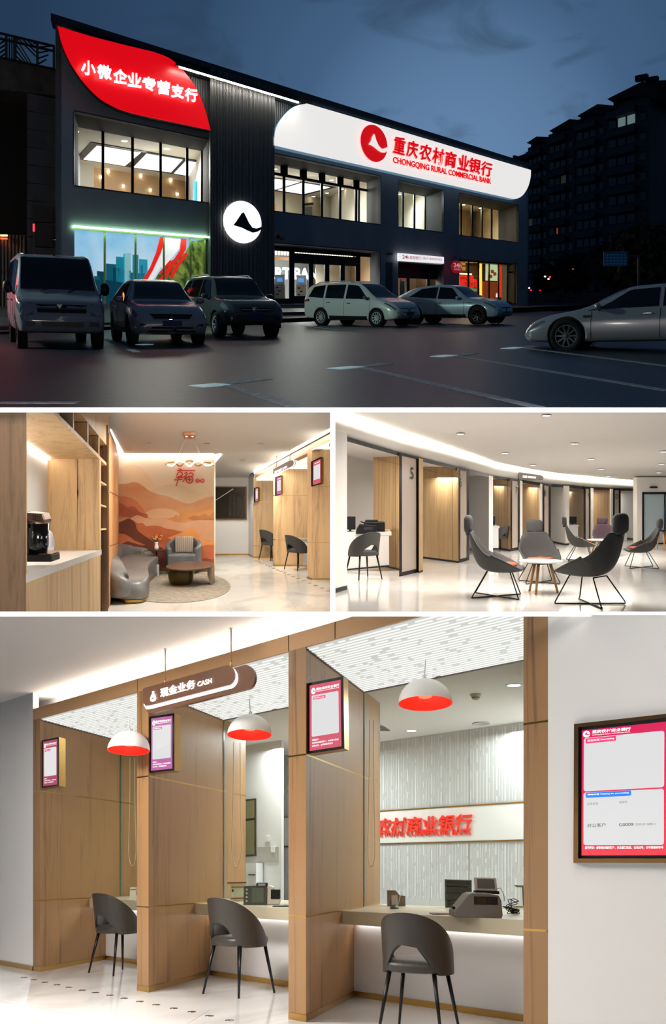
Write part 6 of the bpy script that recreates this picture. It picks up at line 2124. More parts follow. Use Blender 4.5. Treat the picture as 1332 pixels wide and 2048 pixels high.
def lounge_furniture():
 # rug
 pts = [P2.F(345 + 116 * cos(a), 1174 + 32.5 * sin(a)) for a in [2 * pi * k / 64 for k in range(64)]]
 rug = MB().hexa(pts, Vector((0, 0, 0.012))).build('round_rug', mottled('rug_taupe', (122, 112, 98), (150, 140, 124), nscale=9, rough=0.95, detail=8, bump=0.4), fr=P2)
 tag(rug, 'round taupe rug under the coffee table and sofa', 'rug')
 # sofa
 lea = mottled('sofa_leather', (98, 98, 96), (112, 112, 109), nscale=4, rough=0.38, detail=3)
 t = thing('curved_sofa', 'curved grey leather sofa beside the oak shelf', 'sofa', P2, P2.F(260, 1180))
 F = lambda x, y, z=0.0: P2.W(P2.F(x, y), z)

 def sausage(path, w, z0, z1, name, taper=True, n=16, zf=None):
  cs = smooth_curve([P2.F(x, y) for x, y in path], 6)
  rings = []
  m = len(cs)
  for i, p in enumerate(cs):
   dd = (cs[min(i + 1, m - 1)] - cs[max(i - 1, 0)]); dd.z = 0; dd.normalize()
   s = Vector((dd.y, -dd.x, 0))
   u = i / (m - 1)
   e = min(1.0, sin(pi * min(max(u, 0.02), 0.98)) ** 0.35) if taper else 1.0
   zz = z1 if zf is None else zf(u)
   rings.append([p + s * (w / 2 * e * abs(cos(a)) ** 0.6 * (1 if cos(a) > 0 else -1)) + Vector((0, 0, (z0 + zz) / 2 + (zz - z0) / 2 * e * abs(sin(a)) ** 0.6 * (1 if sin(a) > 0 else -1))) for a in [2 * pi * k / n for k in range(n)]])
  return MB().loft(rings).build(name, lea, t)
 sausage([(268, 1206), (240, 1207), (226, 1196), (222, 1176), (222, 1160)], 0.42, 0.06, 0.72, 'arm_cushion', zf=lambda u: 0.44 + 0.30 * min(1, u * 2.2) - 0.05 * u)
 sausage([(214, 1180), (216, 1160), (232, 1147), (262, 1142), (292, 1143), (297, 1144)], 0.36, 0.08, 0.62, 'back_cushion', zf=lambda u: 0.66 - 0.14 * u * u)
 seat = [(238, 1207), (262, 1209), (290, 1206), (299, 1194), (297, 1180), (299, 1168), (308, 1158), (317, 1150), (314, 1143), (296, 1141), (262, 1143), (236, 1152), (224, 1172), (226, 1194)]
 fp_ = smooth_curve([P2.F(x, y) for x, y in seat], 4, closed=True)
 c = sum(fp_, Vector()) / len(fp_)
 rings = []
 for s, z in ((0.93, 0.05), (0.985, 0.09), (1.0, 0.2), (0.995, 0.34), (0.965, 0.39), (0.90, 0.415), (0.6, 0.42), (0.05, 0.425)):
  rings.append([Vector((c.x + (p.x - c.x) * s, c.y + (p.y - c.y) * s, p.z + z)) for p in fp_])
 MB().loft(rings).build('seat_cushion', lea, t)
 MB().loft([[Vector((c.x + (p.x - c.x) * .95, c.y + (p.y - c.y) * .95, p.z + z)) for p in fp_] for z in (0.012, 0.055)], smooth=False).build('plinth', gold, t)
 # armchair
 b = P2.F(368, 1146)
 t = thing('barrel_armchair', 'grey barrel armchair with a striped cushion before the mural', 'armchair', P2, b, radians(0))
 R = 0.40

 def sh(u, v, off):
  th = (u * 2 - 1) * radians(128)
  zt = 0.76 - 0.20 * max(0, (abs(th) - radians(40)) / radians(88)) ** 1.2
  zb = 0.10
  return Vector(((R - off) * sin(th), (R - off) * cos(th) * 0.85, zb + (zt - zb) * v))
 rings = []
 for j in range(11):
  v = j / 10
  rings.append([sh(i / 30, v, 0) for i in range(31)] + [sh(i / 30, v, 0.10) for i in range(30, -1, -1)])
 lea2 = mottled('armchair_leather', (92, 96, 98), (104, 108, 110), nscale=4, rough=0.42, detail=3)
 MB().loft(rings).build('back_shell', lea2, t, raw=True, mods=BEV(0.03, 3))
 MB().box((0, -0.06, 0.30), (0.62, 0.62, 0.30)).build('seat_cushion', lea2, t, raw=True, mods=BEV(0.05, 4))
 MB().box((0, 0.0, 0.10), (0.58, 0.55, 0.10)).build('base', lea2, t, raw=True, mods=BEV(0.02))
 for sx in (-1, 1):
  for sy in (-1, 1):
   MB().lathe([(0.03, 0), (0.03, 0.06)], 12, (sx * 0.24, sy * 0.2, 0)).build('foot', gold, t, raw=True)
 b2 = P2.F(368, 1146)
 t = thing('striped_cushion', 'pale vertically ribbed cushion on the barrel armchair', 'cushion', P2, b2 + Vector((0.0, 0.05, 0.46)), 0.0)
 cm = mat('cushion_oat', (176, 164, 150), rough=0.9)
 for i in range(9):
  x = -0.175 + i * 0.044
  bul = 0.05 + 0.04 * (1 - (abs(i - 4) / 4.5) ** 2)
  MB().lathe([(0.0, 0), (0.018, 0.0), (0.024, 0.02), (0.024, 0.33), (0.018, 0.355), (0, 0.355)], 10, (x, 0.0, 0)).build('rib', cm, t, raw=True)
 MB().box((0, 0.03, 0.18), (0.37, 0.07, 0.35)).build('pad', cm, t, raw=True, mods=BEV(0.03, 3))
 # side table, vase and flowers
 b = P2.F(313.5, 1149)
 t = thing('side_table', 'slim black side table between sofa and armchair', 'side table', P2, b)
 MB().lathe([(0, 0.53), (0.18, 0.53), (0.185, 0.54), (0.18, 0.55), (0, 0.55)], 32).build('top', mat('table_walnut', (58, 42, 34), rough=0.3), t, raw=True)
 MB().tube([(0, 0, 0.01), (0, 0, 0.53)], 0.013, 10).build('pole', black_metal, t, raw=True)
 MB().lathe([(0, 0), (0.13, 0), (0.13, 0.012), (0, 0.012)], 28).build('base', black_metal, t, raw=True)
 b3 = b + Vector((0, 0, 0.55))
 t = thing('flower_vase', 'white vase of orange and yellow flowers on the side table', 'vase', P2, b3)
 MB().lathe([(0, 0), (0.035, 0.0), (0.05, 0.03), (0.05, 0.06), (0.035, 0.10), (0.03, 0.13), (0.042, 0.17), (0.038, 0.17), (0.026, 0.13), (0.0, 0.12)], 22).build('vase', white_gloss, t, raw=True)
 rnd = random.Random(12)
 cols = [(232, 110, 50), (238, 196, 70), (240, 226, 190), (226, 90, 60), (236, 170, 60)]
 for i in range(15):
  a = rnd.random() * 2 * pi
  rr = rnd.random() ** 0.6 * 0.12
  h = 0.22 + rnd.random() * 0.12 - rr * 0.3
  p = Vector((rr * cos(a), rr * sin(a) * .7, h))
  fl = MB().lathe([(0, -0.02), (0.022, -0.012), (0.03, 0.006), (0.02, 0.02), (0, 0.022)], 9, p).build('flower', mat('petal_%d' % (i % 5), cols[i % 5], rough=0.7), t, raw=True)
  MB().tube([(0, 0, 0.15), p * 0.6 + Vector((0, 0, .06)), p], 0.003, 5).build('stem', mat('stem_green', (66, 84, 48)), fl, raw=True)
 for i in range(16):
  a = rnd.random() * 2 * pi
  d = Vector((cos(a), sin(a), 0.3 + rnd.random()))
  p = Vector((0, 0, 0.17)) + d * 0.05
  s = Vector((-sin(a), cos(a), 0)) * 0.016
  MB().add([p, p + d * .045 + s, p + d * .1, p + d * .045 - s], [(0, 1, 2, 3)]).build('leaf', mat('leaf_green', (58, 80, 44), rough=0.7), t, raw=True)
 b = P2.F(318, 1152)
 w = MB().box(b + Vector((0.0, -0.12, 0.13)), (0.045, 0.05, 0.26)).build('floor_lamp_box', mat('pale_case', (196, 196, 196), rough=0.4), fr=P2, mods=BEV(0.006))
 tag(w, 'narrow white upright box standing beside the side table pole', 'box')
 # coffee table
 b = P2.F(381, 1168)
 t = thing('coffee_table', 'oval dark walnut coffee table on a bronze drum and a fin leg', 'coffee table', P2, b)
 k = P2.scale(b)
 rx, ry = 46.5 / k, 46.5 / k * 1.7
 top = [Vector((rx * cos(a), ry * sin(a), 0.355)) for a in [2 * pi * i / 48 for i in range(48)]]
 MB().hexa(top, Vector((0, 0, 0.03))).build('top', wood('walnut_dark', (44, 32, 26), (78, 58, 46), scale=(1.2, 9, 6), rough=0.3), t, raw=True, mods=BEV(0.006))
 dx = (364 - 381) / k
 MB().lathe([(0, 0.0), (0.19, 0.0), (0.225, 0.05), (0.25, 0.14), (0.255, 0.24), (0.25, 0.355), (0, 0.355)], 32, (dx, -0.12, 0)).build('drum', mat('bronze_olive', (92, 78, 42), rough=0.4, metal=0.6), t, raw=True)
 fin = [(rx - 0.01, 0.355), (rx - 0.10, 0.355), (rx - 0.095, 0.2), (rx - 0.05, 0.06), (rx - 0.015, 0.0), (rx - 0.0, 0.0)]
 MB().hexa([Vector((x, -0.22, z)) for x, z in fin], Vector((0, 0.4, 0))).build('fin_leg', mat('fin_taupe', (116, 98, 78), rough=0.4), t, raw=True)
 # ribbon lamp
 d = 17.0
 z = lambda x, y: P2.at(220 + x / 6.055, 900 + y / 6.055, d)
 t = thing('ribbon_lamp', 'twisted white and rose-gold ribbon lamp hanging before the mural', 'pendant lamp', P2, z(960, 190))
 glow = mat('ribbon_glow', (255, 250, 244), emit=2.2)
 rose = mat('rose_gold', (190, 140, 104), rough=0.3, metal=0.9)
 for ph, m, nm in ((0, glow, 'lit_ribbon'), (pi, rose, 'gold_ribbon')):
  N_ = 60
  lo, hi = [], []
  for i in range(N_ + 1):
   u = i / N_
   x = 680 + u * 575
   yc = 175 - 12 * sin(u * pi * 1.0) + 34 * sin(u * 3.0 * 2 * pi * 0.86 + ph) * (0.45 + 0.55 * sin(pi * min(u * 1.1, 1)))
   tw = 6 + 5 * abs(cos(u * 3 * 2 * pi * .86 + ph))
   p = z(x, yc)
   off = Vector((0, 0.10 * cos(u * 3 * 2 * pi * .86 + ph), 0))
   lo.append(z(x, yc + tw) + off); hi.append(z(x, yc - tw) + off)
  mb = MB()
  mb.add(lo + hi, [(i, i + 1, N_ + 2 + i, N_ + 1 + i) for i in range(N_)], True)
  mb.build(nm, m, t, mods=[('SOLIDIFY', dict(thickness=0.012))])
 cc = [CP2(368, 872), CP2(390, 872), CP2(390, 863), CP2(368, 863)]
 MB().hexa(cc, Vector((0, 0, -0.06))).build('canopy', rose, t)
 for x in (373, 385):
  MB().lathe([(0, -0.002), (0.025, -0.002), (0.025, 0)], 10, CP2(x, 867) - Vector((0, 0, .06))).build('canopy_spot', lamp_white, t)
  MB().tube([CP2(x, 867) - Vector((0, 0, .06)), z(960 + (x - 379) * 30, 165)], 0.003, 5).build('wire', white_gloss, t)

lounge_furniture()

def lounge_piers():
 # bronze beam over the booths
 c = [CP2(507, 949), CP2(664, 864)]
 dA, dB = depth(P2, c[0]), depth(P2, c[1])
 def bm(x, y):
  u = (x - 507) / 157.0
  # distances run linearly along the beam
  return P2.at(x, y, 1.0 / ((1 - u) / dA + u / dB))
 b = MB().hexa([bm(507, 958), bm(664, 883), bm(664, 865), bm(507, 949)], Vector((0.15, 0.05, 0))).cut(P2, **K2).build('trim_7', bronze, fr=P2)
 tag(b, 'bronze beam over the oak piers of the lounge', kind='structure')
 specs = [(507, 514, 560, 1116, 1116, 956, 961, 1092, 1003.5), (546.5, 551, 640, 1131, 1132.5, 936, 938, 1080, 991), (614.5, 624, 664, 1156, 1159.5, 904, 899, 1085, 973)]
 lab = ['far oak pier of the lounge, next to the white wall piece', 'middle oak pier of the lounge behind the visitor chair', 'near oak pier of the lounge at the right edge']
 for i, (x0, x1, x2, y0, y1, t0, t1, g2, g1) in enumerate(specs):
  p0, p1 = P2.F(x0, y0), P2.F(x1, y1)
  t = thing('oak_pier', lab[i], 'pier', P2, p1, group='oak piers of the lounge')
  of = lambda x, y: P2.on(x, y, p1, p1 + Vector((1, 0, 0)))
  on_ = lambda x, y: P2.on(x, y, p0, p1)
  gg = [(y1 - 3, g2 + 0.5), (g2 - 0.5, g1 + 0.5), (g1 - 0.5, t1)]
  for ya, yb in gg:
   MB().hexa([of(x1, ya), of(x2, ya), of(x2, yb), of(x1, yb)], Vector((0, 0.12, 0))).cut(P2, **K2).build('side_panel', oak2, t)
   MB().hexa([on_(x0, ya - (1 if i else 0)), on_(x1, ya), on_(x1, yb if yb != t1 else t0 - 4), on_(x0, yb if yb != t1 else t0)], Vector((0.02, 0.05, 0))).cut(P2, **K2).build('front_panel', oak2, t)
  MB().hexa([of(x1, y1), of(x2, y1), of(x2, y1 - 3), of(x1, y1 - 3)], Vector((0, -0.015, 0))).cut(P2, **K2).build('plinth', gold, t)
  MB().hexa([on_(x0, y0), on_(x1, y1), on_(x1, y1 - 3), on_(x0, y0 - 3)], Vector((-.01, -0.01, 0))).cut(P2, **K2).build('plinth', gold, t)
  for g in (g2, g1):
   MB().hexa([of(x1, g + .5), of(x2, g + .5), of(x2, g - .5), of(x1, g - .5)], Vector((0, 0.1, 0))).cut(P2, **K2).build('brass_strip', gold, t)
  # luminous ceiling of the bay
 bays = [([(513, 961.5), (548, 961.5), (548, 940), (513, 957)], 'far'), ([(552, 938.5), (615, 938.5), (615, 905), (552, 935)], 'middle'), ([(624, 899.5), (664, 899.5), (664, 882), (624, 901)], 'near')]
 for i, (q, nm) in enumerate(bays):
  d0 = [depth(P2, P2.F(514, 1116)), depth(P2, P2.F(551, 1132)), depth(P2, P2.F(624, 1159))][i]
  # a level panel starting at the pier and running towards the viewer
  zt = -(q[0][1] - CY) / FOC * d0
  pts = []
  for x, y in q:
   yy = min(y, CY - 1)
   pts.append(P2.at(x, y, d0 if y == q[0][1] else d0 * 0.93))
  m = MB().hexa(pts, Vector((0, 0, 0.02))).cut(P2, **K2).build('luminous_ceiling', mat('lounge_lum', (240, 242, 236), emit=0.9), fr=P2)
  tag(m, 'glowing ceiling panel over the %s cash booth of the lounge' % nm, 'ceiling light', 'luminous ceilings of the lounge booths')
 # screens
 for i, (q, sx, lb) in enumerate((([(510, 1005), (516, 1003), (516, 974), (510, 976)], 520, 'tiny queue screen on the far oak pier of the lounge'), ([(552, 992), (563, 989), (563, 950.5), (552, 954)], 568, 'lilac queue screen on the middle oak pier of the lounge'), ([(624, 973), (642.5, 968), (642.5, 914), (624, 923)], 649, 'pink queue screen on the near oak pier of the lounge'))):
  d0 = [depth(P2, P2.F(514, 1116)), depth(P2, P2.F(551, 1132)), depth(P2, P2.F(624, 1159))][i]
  Q = [P2.at(x, y, d0 - 0.05 - (0.25 if k in (0, 3) else 0.05)) for k, (x, y) in enumerate(q)]
  t = thing('queue_screen', lb, 'screen', P2, Q[0], group='queue screens of the lounge')
  n = (Q[1] - Q[0]).cross(Q[3] - Q[0]).normalized()
  if n.y > 0:
   n = -n
  MB().hexa([Q[1], P2.at(sx, q[1][1] - 1, d0 - 0.02), P2.at(sx, q[2][1] + 1, d0 - 0.02), Q[2]], Vector((0, 0.01, 0))).build('case_side', gold, t)
  MB().hexa(Q, -n * 0.03).build('bezel', black_plastic, t)
  S = sub(Q, 0.09, 0.05, 0.91, 0.95)
  flat(S, screen_pink if i == 2 else screen_violet, t, 'display', lift=0.003, thick=0.002, nrm=n)
  flat(sub(S, 0.08, 0.2, 0.92, 0.82), screen_white, t, 'white_field', lift=0.006, thick=0.002, nrm=n)
  lettering('重庆农村商业银行', sub(S, 0.2, 0.87, 0.9, 0.94), screen_text, t, lift=0.009, nrm=n)
 # hanging sign
 d0 = 17.5
 o = lambda x, y, e=0.0: P2.at(x, y, d0 + e)
 t = thing('hanging_sign', 'small brown capsule sign hung before the lounge booths', 'sign', P2, o(568, 940))
 br = mat('sign_brown', (112, 78, 58), rough=0.35, metal=0.25)
 cap = [(546, 950), (546, 940), (548, 938.5), (580, 921), (587, 919), (590.5, 922), (591, 928), (588, 933), (552, 950)]
 MB().hexa([o(x, y, 0.03) for x, y in cap], Vector((0, 0.03, 0))).build('back_board', br, t)
 MB().hexa([o(x - 1.5 * (x > 575) * 4 / 4, y) for x, y in cap], Vector((0, 0.02, 0))).build('edge_light', mat('sign_edge_glow', (250, 246, 244), emit=1.6), t)
 MB().hexa([o(568 + (x - 568) * .93 - 1.5, 935.5 + (y - 935.5) * .9 - .8, -0.02) for x, y in cap], Vector((0, 0.02, 0))).build('front_board', mat('sign_taupe', (126, 108, 96), rough=0.4), t)
 lettering('现金业务 CASH', [o(549, 948.5, -.03), o(574, 936, -.03), o(574, 930, -.03), o(549, 942.5, -.03)], letters_lit, t, lift=0.004, nrm=Vector((0, -1, 0)), offset=0.02)
 for x, y0, y1 in ((553.5, 912, 934), (580, 897, 921)):
  MB().tube([o(x, y1), o(x, y0)], 0.008, 6).build('rod', bronze, t)
 # pendants
 pendant(P2, 614, 956, 28, 930, 'white and red pendant lamp half behind the near lounge pier', 'pendant lamps of the lounge', r=0.17, tilt=radians(-4), outer=pend_white, inner=pend_red)
 # counter between middle and near pier
 zq = P2.on(593, 1085, P2.F(593, 1136), P2.F(640, 1136))
 p0 = P2.F(593, 1134); pp = p0 + Vector((1, 0, 0))
 t = thing('cash_counter', 'cream cash counter between the middle and near lounge piers', 'counter', P2, p0)
 of = lambda x, y: P2.on(x, y, p0 + Vector((0, -0.15, 0)), pp + Vector((0, -0.15, 0)))
 MB().hexa([of(593, 1085), of(640, 1085), of(640, 1077), of(593, 1077)], Vector((0, 0.12, 0))).build('stone_top', stone_top, t)
 MB().hexa([of(606, 1131), of(640, 1131), of(640, 1085), of(606, 1085)], Vector((0, 0.05, 0))).build('front_panel', mat('panel_lit_white', (244, 244, 244), rough=0.4), t)
 for i, (x, y) in enumerate([(513, 1122), (519, 1124.5), (526, 1127), (533, 1130), (540, 1133), (547.5, 1136.5), (555, 1140), (562, 1142.5), (569.5, 1146), (577.5, 1149), (586.5, 1153), (596, 1156.5), (607, 1161), (619, 1166), (631, 1171), (644, 1176), (657, 1182)]):
  p = P2.F(x, y)
  o_ = MB().lathe([(0.04, 0), (0.04, 0.003), (0.03, 0.0045), (0, 0.0045)], 16, p).build('floor_stud', mat('brushed_steel_dark', (96, 90, 84), rough=0.35, metal=0.8), fr=P2, origin=p)
  tag(o_, ORD[i] + ' metal floor stud of the lounge row, counted from the passage', 'floor stud', 'row of metal floor studs in the lounge')

lounge_piers()
chair2 = make_visitor_chair(fabric_dark, black_metal)
for i, ((x, y), a, s, lb) in enumerate((((595, 1139), -48, 1.02, 'dark visitor chair at the cash counter of the lounge'), ((541, 1119.5), -46, 0.98, 'far dark visitor chair half behind the middle lounge pier'))):
 mtx = placement(P2, P2.F(x, y), radians(a), roll=0.3, size=s)
 if i == 0:
  chair2.matrix_world = mtx
  tag(chair2, lb, 'chair', 'visitor chairs of the lounge')
 else:
  copy_tree(chair2, mtx, lb)

# ====================================================================== curved row of booths (middle right)
K3 = dict(x0=667, y0=821, y1=1227)
gloss_floor = marble('gloss_white_floor', (232, 229, 224), (216, 212, 206), rough=0.09)
booth_wood = wood('booth_oak', (146, 118, 80), (186, 156, 112), scale=(8, 8, 0.4), vary=0.3)
door_metal = mat('door_frame_plum', (26, 20, 26), rough=0.35, metal=0.4)
warm_white = mat('warm_white_paint', (236, 231, 224), rough=0.7)
grey_white = mat('grey_white_paint', (206, 206, 206), rough=0.6)
COLS = [(660, 866, 1187), (695, 874, 1177), (798, 904, 1152), (838.5, 914, 1143), (845, 916, 1142), (916, 934, 1125), (938.5, 939, 1120), (978, 949, 1110), (986, 951, 1108), (1021, 956, 1102), (1045, 960, 1098), (1085, 966, 1094), (1101, 968, 1092), (1138, 970, 1089), (1168, 973, 1087), (1182, 974, 1086), (1226, 976, 1083), (1241, 976.5, 1082), (1275, 977, 1080), (1290, 977, 1079)]

def lerp_cols(x, k):
 for a, b in zip(COLS, COLS[1:]):
  if a[0] <= x <= b[0]:
   return a[k] + (b[k] - a[k]) * (x - a[0]) / (b[0] - a[0])
 return COLS[-1][k]

def dcol(x):
 return depth(P3, P3.F(x, lerp_cols(x, 2)))

def bw(x, y, off=0.0):
 """on the curved front of the booths"""
 return P3.at(x, y, dcol(x) + off)

def CP3(x, y):
 r = Vector(((x - CX) / FOC, 1.0, -(y - CY) / FOC))
 return P3.Ri @ (r * (2.25 / (r.z + 0.0568)))

COVE = [(660, 822), (690, 832), (740, 850), (800, 869), (860, 886), (900, 898), (985, 925), (1070, 942), (1160, 955), (1275, 965), (1290, 966)]

def cove_y(x):
 for a, b in zip(COVE, COVE[1:]):
  if a[0] <= x <= b[0]:
   return a[1] + (b[1] - a[1]) * (x - a[0]) / (b[0] - a[0])
 return 966

def booths_shell():
 f = MB().poly([P3.F(640, 1240), P3.F(1950, 1240), P3.F(1950, 1062), P3.F(640, 1062)]).cut(P3, **K3).build('floor', gloss_floor, fr=P3)
 tag(f, 'glossy white floor of the booth hall', kind='structure')
 xs = [660 + i * 5 for i in range(127)]
 cp = [CP3(640, 819), CP3(1950, 819), CP3(1950, 975), CP3(1290, 968)] + [CP3(x, cove_y(x) - 2) for x in reversed(xs) if x > 662]
 c = MB().hexa(cp, Vector((0, 0, 0.1))).cut(P3, **K3).build('ceiling', mat('ceiling_booth', (222, 219, 215), rough=0.8), fr=P3)
 tag(c, 'pale ceiling of the booth hall with many downlights', kind='structure')
 # curved bulkhead above the doors
 m = MB()
 rows = []
 for x in xs:
  y0, y1 = lerp_cols(x, 1) + 1, cove_y(x) - 3
  rows.append((bw(x, y0), bw(x, y1), bw(x, y1, 0.3), bw(x, y0, 0.3)))
 m.loft([list(r) for r in rows], smooth=True)
 b = m.cut(P3, **K3).build('wall_back', warm_white, fr=P3)
 tag(b, 'curved white bulkhead above the booth doors', kind='structure')
 # cove light along the bulkhead
 m = MB()
 m.loft([[bw(x, cove_y(x) - 1.0, -0.16), bw(x, cove_y(x) - 2.0, -0.16), bw(x, cove_y(x) - 2.0, -0.02), bw(x, cove_y(x) - 1.0, -0.02)] for x in xs[2:]])
 o = m.cut(P3, **K3).build('light_strip', mat('booth_cove_glow', (255, 244, 228), emit=12.0), fr=P3)
 tag(o, 'curved glowing cove strip above the booth bulkhead', 'light strip')
 # dark header track
 m = MB()
 rings = []
 for x in xs[6:]:
  h = 9 * (13.6 / dcol(x))
  y = lerp_cols(x, 1)
  rings.append([bw(x, y + h, -0.04), bw(x, y, -0.04), bw(x, y, 0.25), bw(x, y + h, 0.25)])
 m.loft(rings, smooth=False)
 o = m.build('trim_8', mat('header_dark', (44, 42, 42), rough=0.3, metal=0.3), fr=P3)
 tag(o, 'dark curved header track over the booth doors', kind='structure')
 # back and ceiling of the booths
 m = MB()
 m.loft([[bw(x, lerp_cols(x, 1) - 4, 4.5), bw(x, 1120, 4.5)] for x in range(640, 1300, 10)], closed=False, caps=False)
 o = m.cut(P3, **K3).build('wall_back', grey_white, fr=P3)
 tag(o, 'pale rear wall inside the row of booths', kind='structure')
 m = MB()
 top = []
 for x in range(660, 1296, 10):
  y = lerp_cols(x, 1) + 2
  p = bw(x, y, 0.2)
  top.append([p, P3.Ri @ ((P3.R @ p) + Vector((0, 4.8, 0)))])
 m.loft(top, closed=False, caps=False)
 o = m.cut(P3, **K3).build('ceiling', grey_white, fr=P3)
 tag(o, 'low ceiling inside the row of booths', kind='structure')
 # white wall end at the left
 o = MB().hexa([bw(664, 1186, -.1), bw(694, 1177, -.1), bw(694, 868, -.1), bw(664, 858, -.1)], Vector((0, 0.3, 0))).cut(P3, **K3).build('wall_left', warm_white, fr=P3)
 tag(o, 'white wall end left of the first booth', kind='structure')
 o = MB().hexa([bw(664, 1187.5, -.13), bw(694.5, 1178.5, -.13), bw(694.5, 1171, -.13), bw(664, 1179, -.13)], Vector((0, 0.3, 0))).cut(P3, **K3).build('baseboard_left', black_plastic, fr=P3)
 tag(o, 'black skirting of the white wall end', kind='structure')
 # far right wall with the glass door
 d = depth(P3, P3.F(1300, 1088))
 a = lambda x, y: P3.at(x, y, d)
 o = MB().hexa([a(1274, 1090), a(1286, 1090), a(1286, 955), a(1274, 955)], Vector((0, 0.3, 0))).build('wall_right', warm_white, fr=P3)
 tag(o, 'narrow white wall beside the far glass door', kind='structure')
 o = MB().hexa([a(1284, 985), a(1800, 985), a(1800, 950), a(1284, 955)], Vector((0, 0.3, 0))).build('wall_right', warm_white, fr=P3)
 tag(o, 'white lintel above the far glass door', kind='structure')
 t = thing('glass_door', 'far glass door in a black frame at the right edge', 'door', P3, a(1310, 1088))
 MB().hexa([a(1285, 1090), a(1800, 1090), a(1800, 985), a(1285, 985)], Vector((0, 0.02, 0))).build('pane', mat('door_glass_blue', (172, 188, 194), rough=0.12), t)
 for q in ([(1284, 1090), (1287, 1090), (1287, 984), (1284, 984)], [(1284, 988), (1800, 988), (1800, 984), (1284, 984)], [(1284, 1090), (1800, 1090), (1800, 1086), (1284, 1086)], [(1328, 1088), (1330, 1088), (1330, 986), (1328, 986)]):
  MB().hexa([a(*p) for p in q], Vector((0, -0.04, 0))).build('frame_bar', black_metal, t)
 MB().hexa([a(1328, 1050), a(1333, 1050), a(1333, 1012), a(1328, 1012)], Vector((0, -0.08, 0))).build('pull_handle', chrome_p, t)
 t = thing('door_sensor', 'small dark sensor box above the far glass door', 'sensor', P3, a(1305, 977))
 MB().hexa([a(1298, 976), a(1313, 976), a(1312, 972.5), a(1300, 972.5)], Vector((0, -0.1, 0))).build('case', black_plastic, t)
 MB().hexa([a(1303, 975), a(1308, 975), a(1308, 974), a(1303, 974)], Vector((0, -0.11, 0))).build('lens', chrome_p, t)
 # downlights
 pts = [(921, 866), (1093, 829), (1010, 905), (1149, 886), (1182, 917), (1066, 929), (1202.5, 937), (1103.5, 945), (1217, 951), (1327, 902), (1323, 927.5), (1318, 944), (1313, 966)]
 lb = ['nearest the first booth', 'at the top edge of the hall', 'above the sixth booth', 'in the middle of the ceiling', 'above the back table', 'left of the fascia sign end', 'above the ninth booth', 'close to the bulkhead', 'above the tenth booth', 'high at the right edge', 'at the right edge, second in its row', 'at the right edge, third in its row', 'above the far glass door']
 for i, (x, y) in enumerate(pts):
  p = CP3(x, y) - Vector((0, 0, 0.01))
  t = thing('downlight', 'round ceiling downlight of the booth hall ' + lb[i], 'downlight', P3, p, group='booth hall downlights')
  r = 0.055
  MB().lathe([(r, -0.004), (r * 1.3, -0.008), (r * 1.4, 0)], 16, p).build('rim', white_gloss, t)
  MB().lathe([(0.0, -0.012), (r, -0.011)], 16, p, caps=False).build('lens', mat('downlight_lens', (255, 250, 240), emit=14), t)
  if i % 2 == 0:
   spot_light(P3, p - Vector((0, 0, 0.03)), 30, (1, 0.94, 0.86), radians(120))
 # capsule sign on the bulkhead
 t = thing('fascia_sign', 'small grey capsule sign on the curved bulkhead', 'sign', P3, bw(1060, 958, -.1))
 o = lambda x, y, e=0: bw(x, y, -0.08 - e)
 MB().hexa([o(x, y) for x, y in ((1038, 959), (1037.5, 946), (1039, 944), (1081, 950), (1086, 953), (1087, 957), (1085, 960), (1081, 960.5))], Vector((0, 0.05, 0))).build('board', mat('sign_grey', (128, 120, 112), rough=0.4), t)
 lettering('对公业务 CORPORATE', [o(1042, 955.5, .03), o(1072, 957.5, .03), o(1072, 952.5, .03), o(1042, 949.5, .03)], letters_lit, t, lift=0.004, nrm=Vector((0, -1, 0)), offset=0.02)

booths_shell()

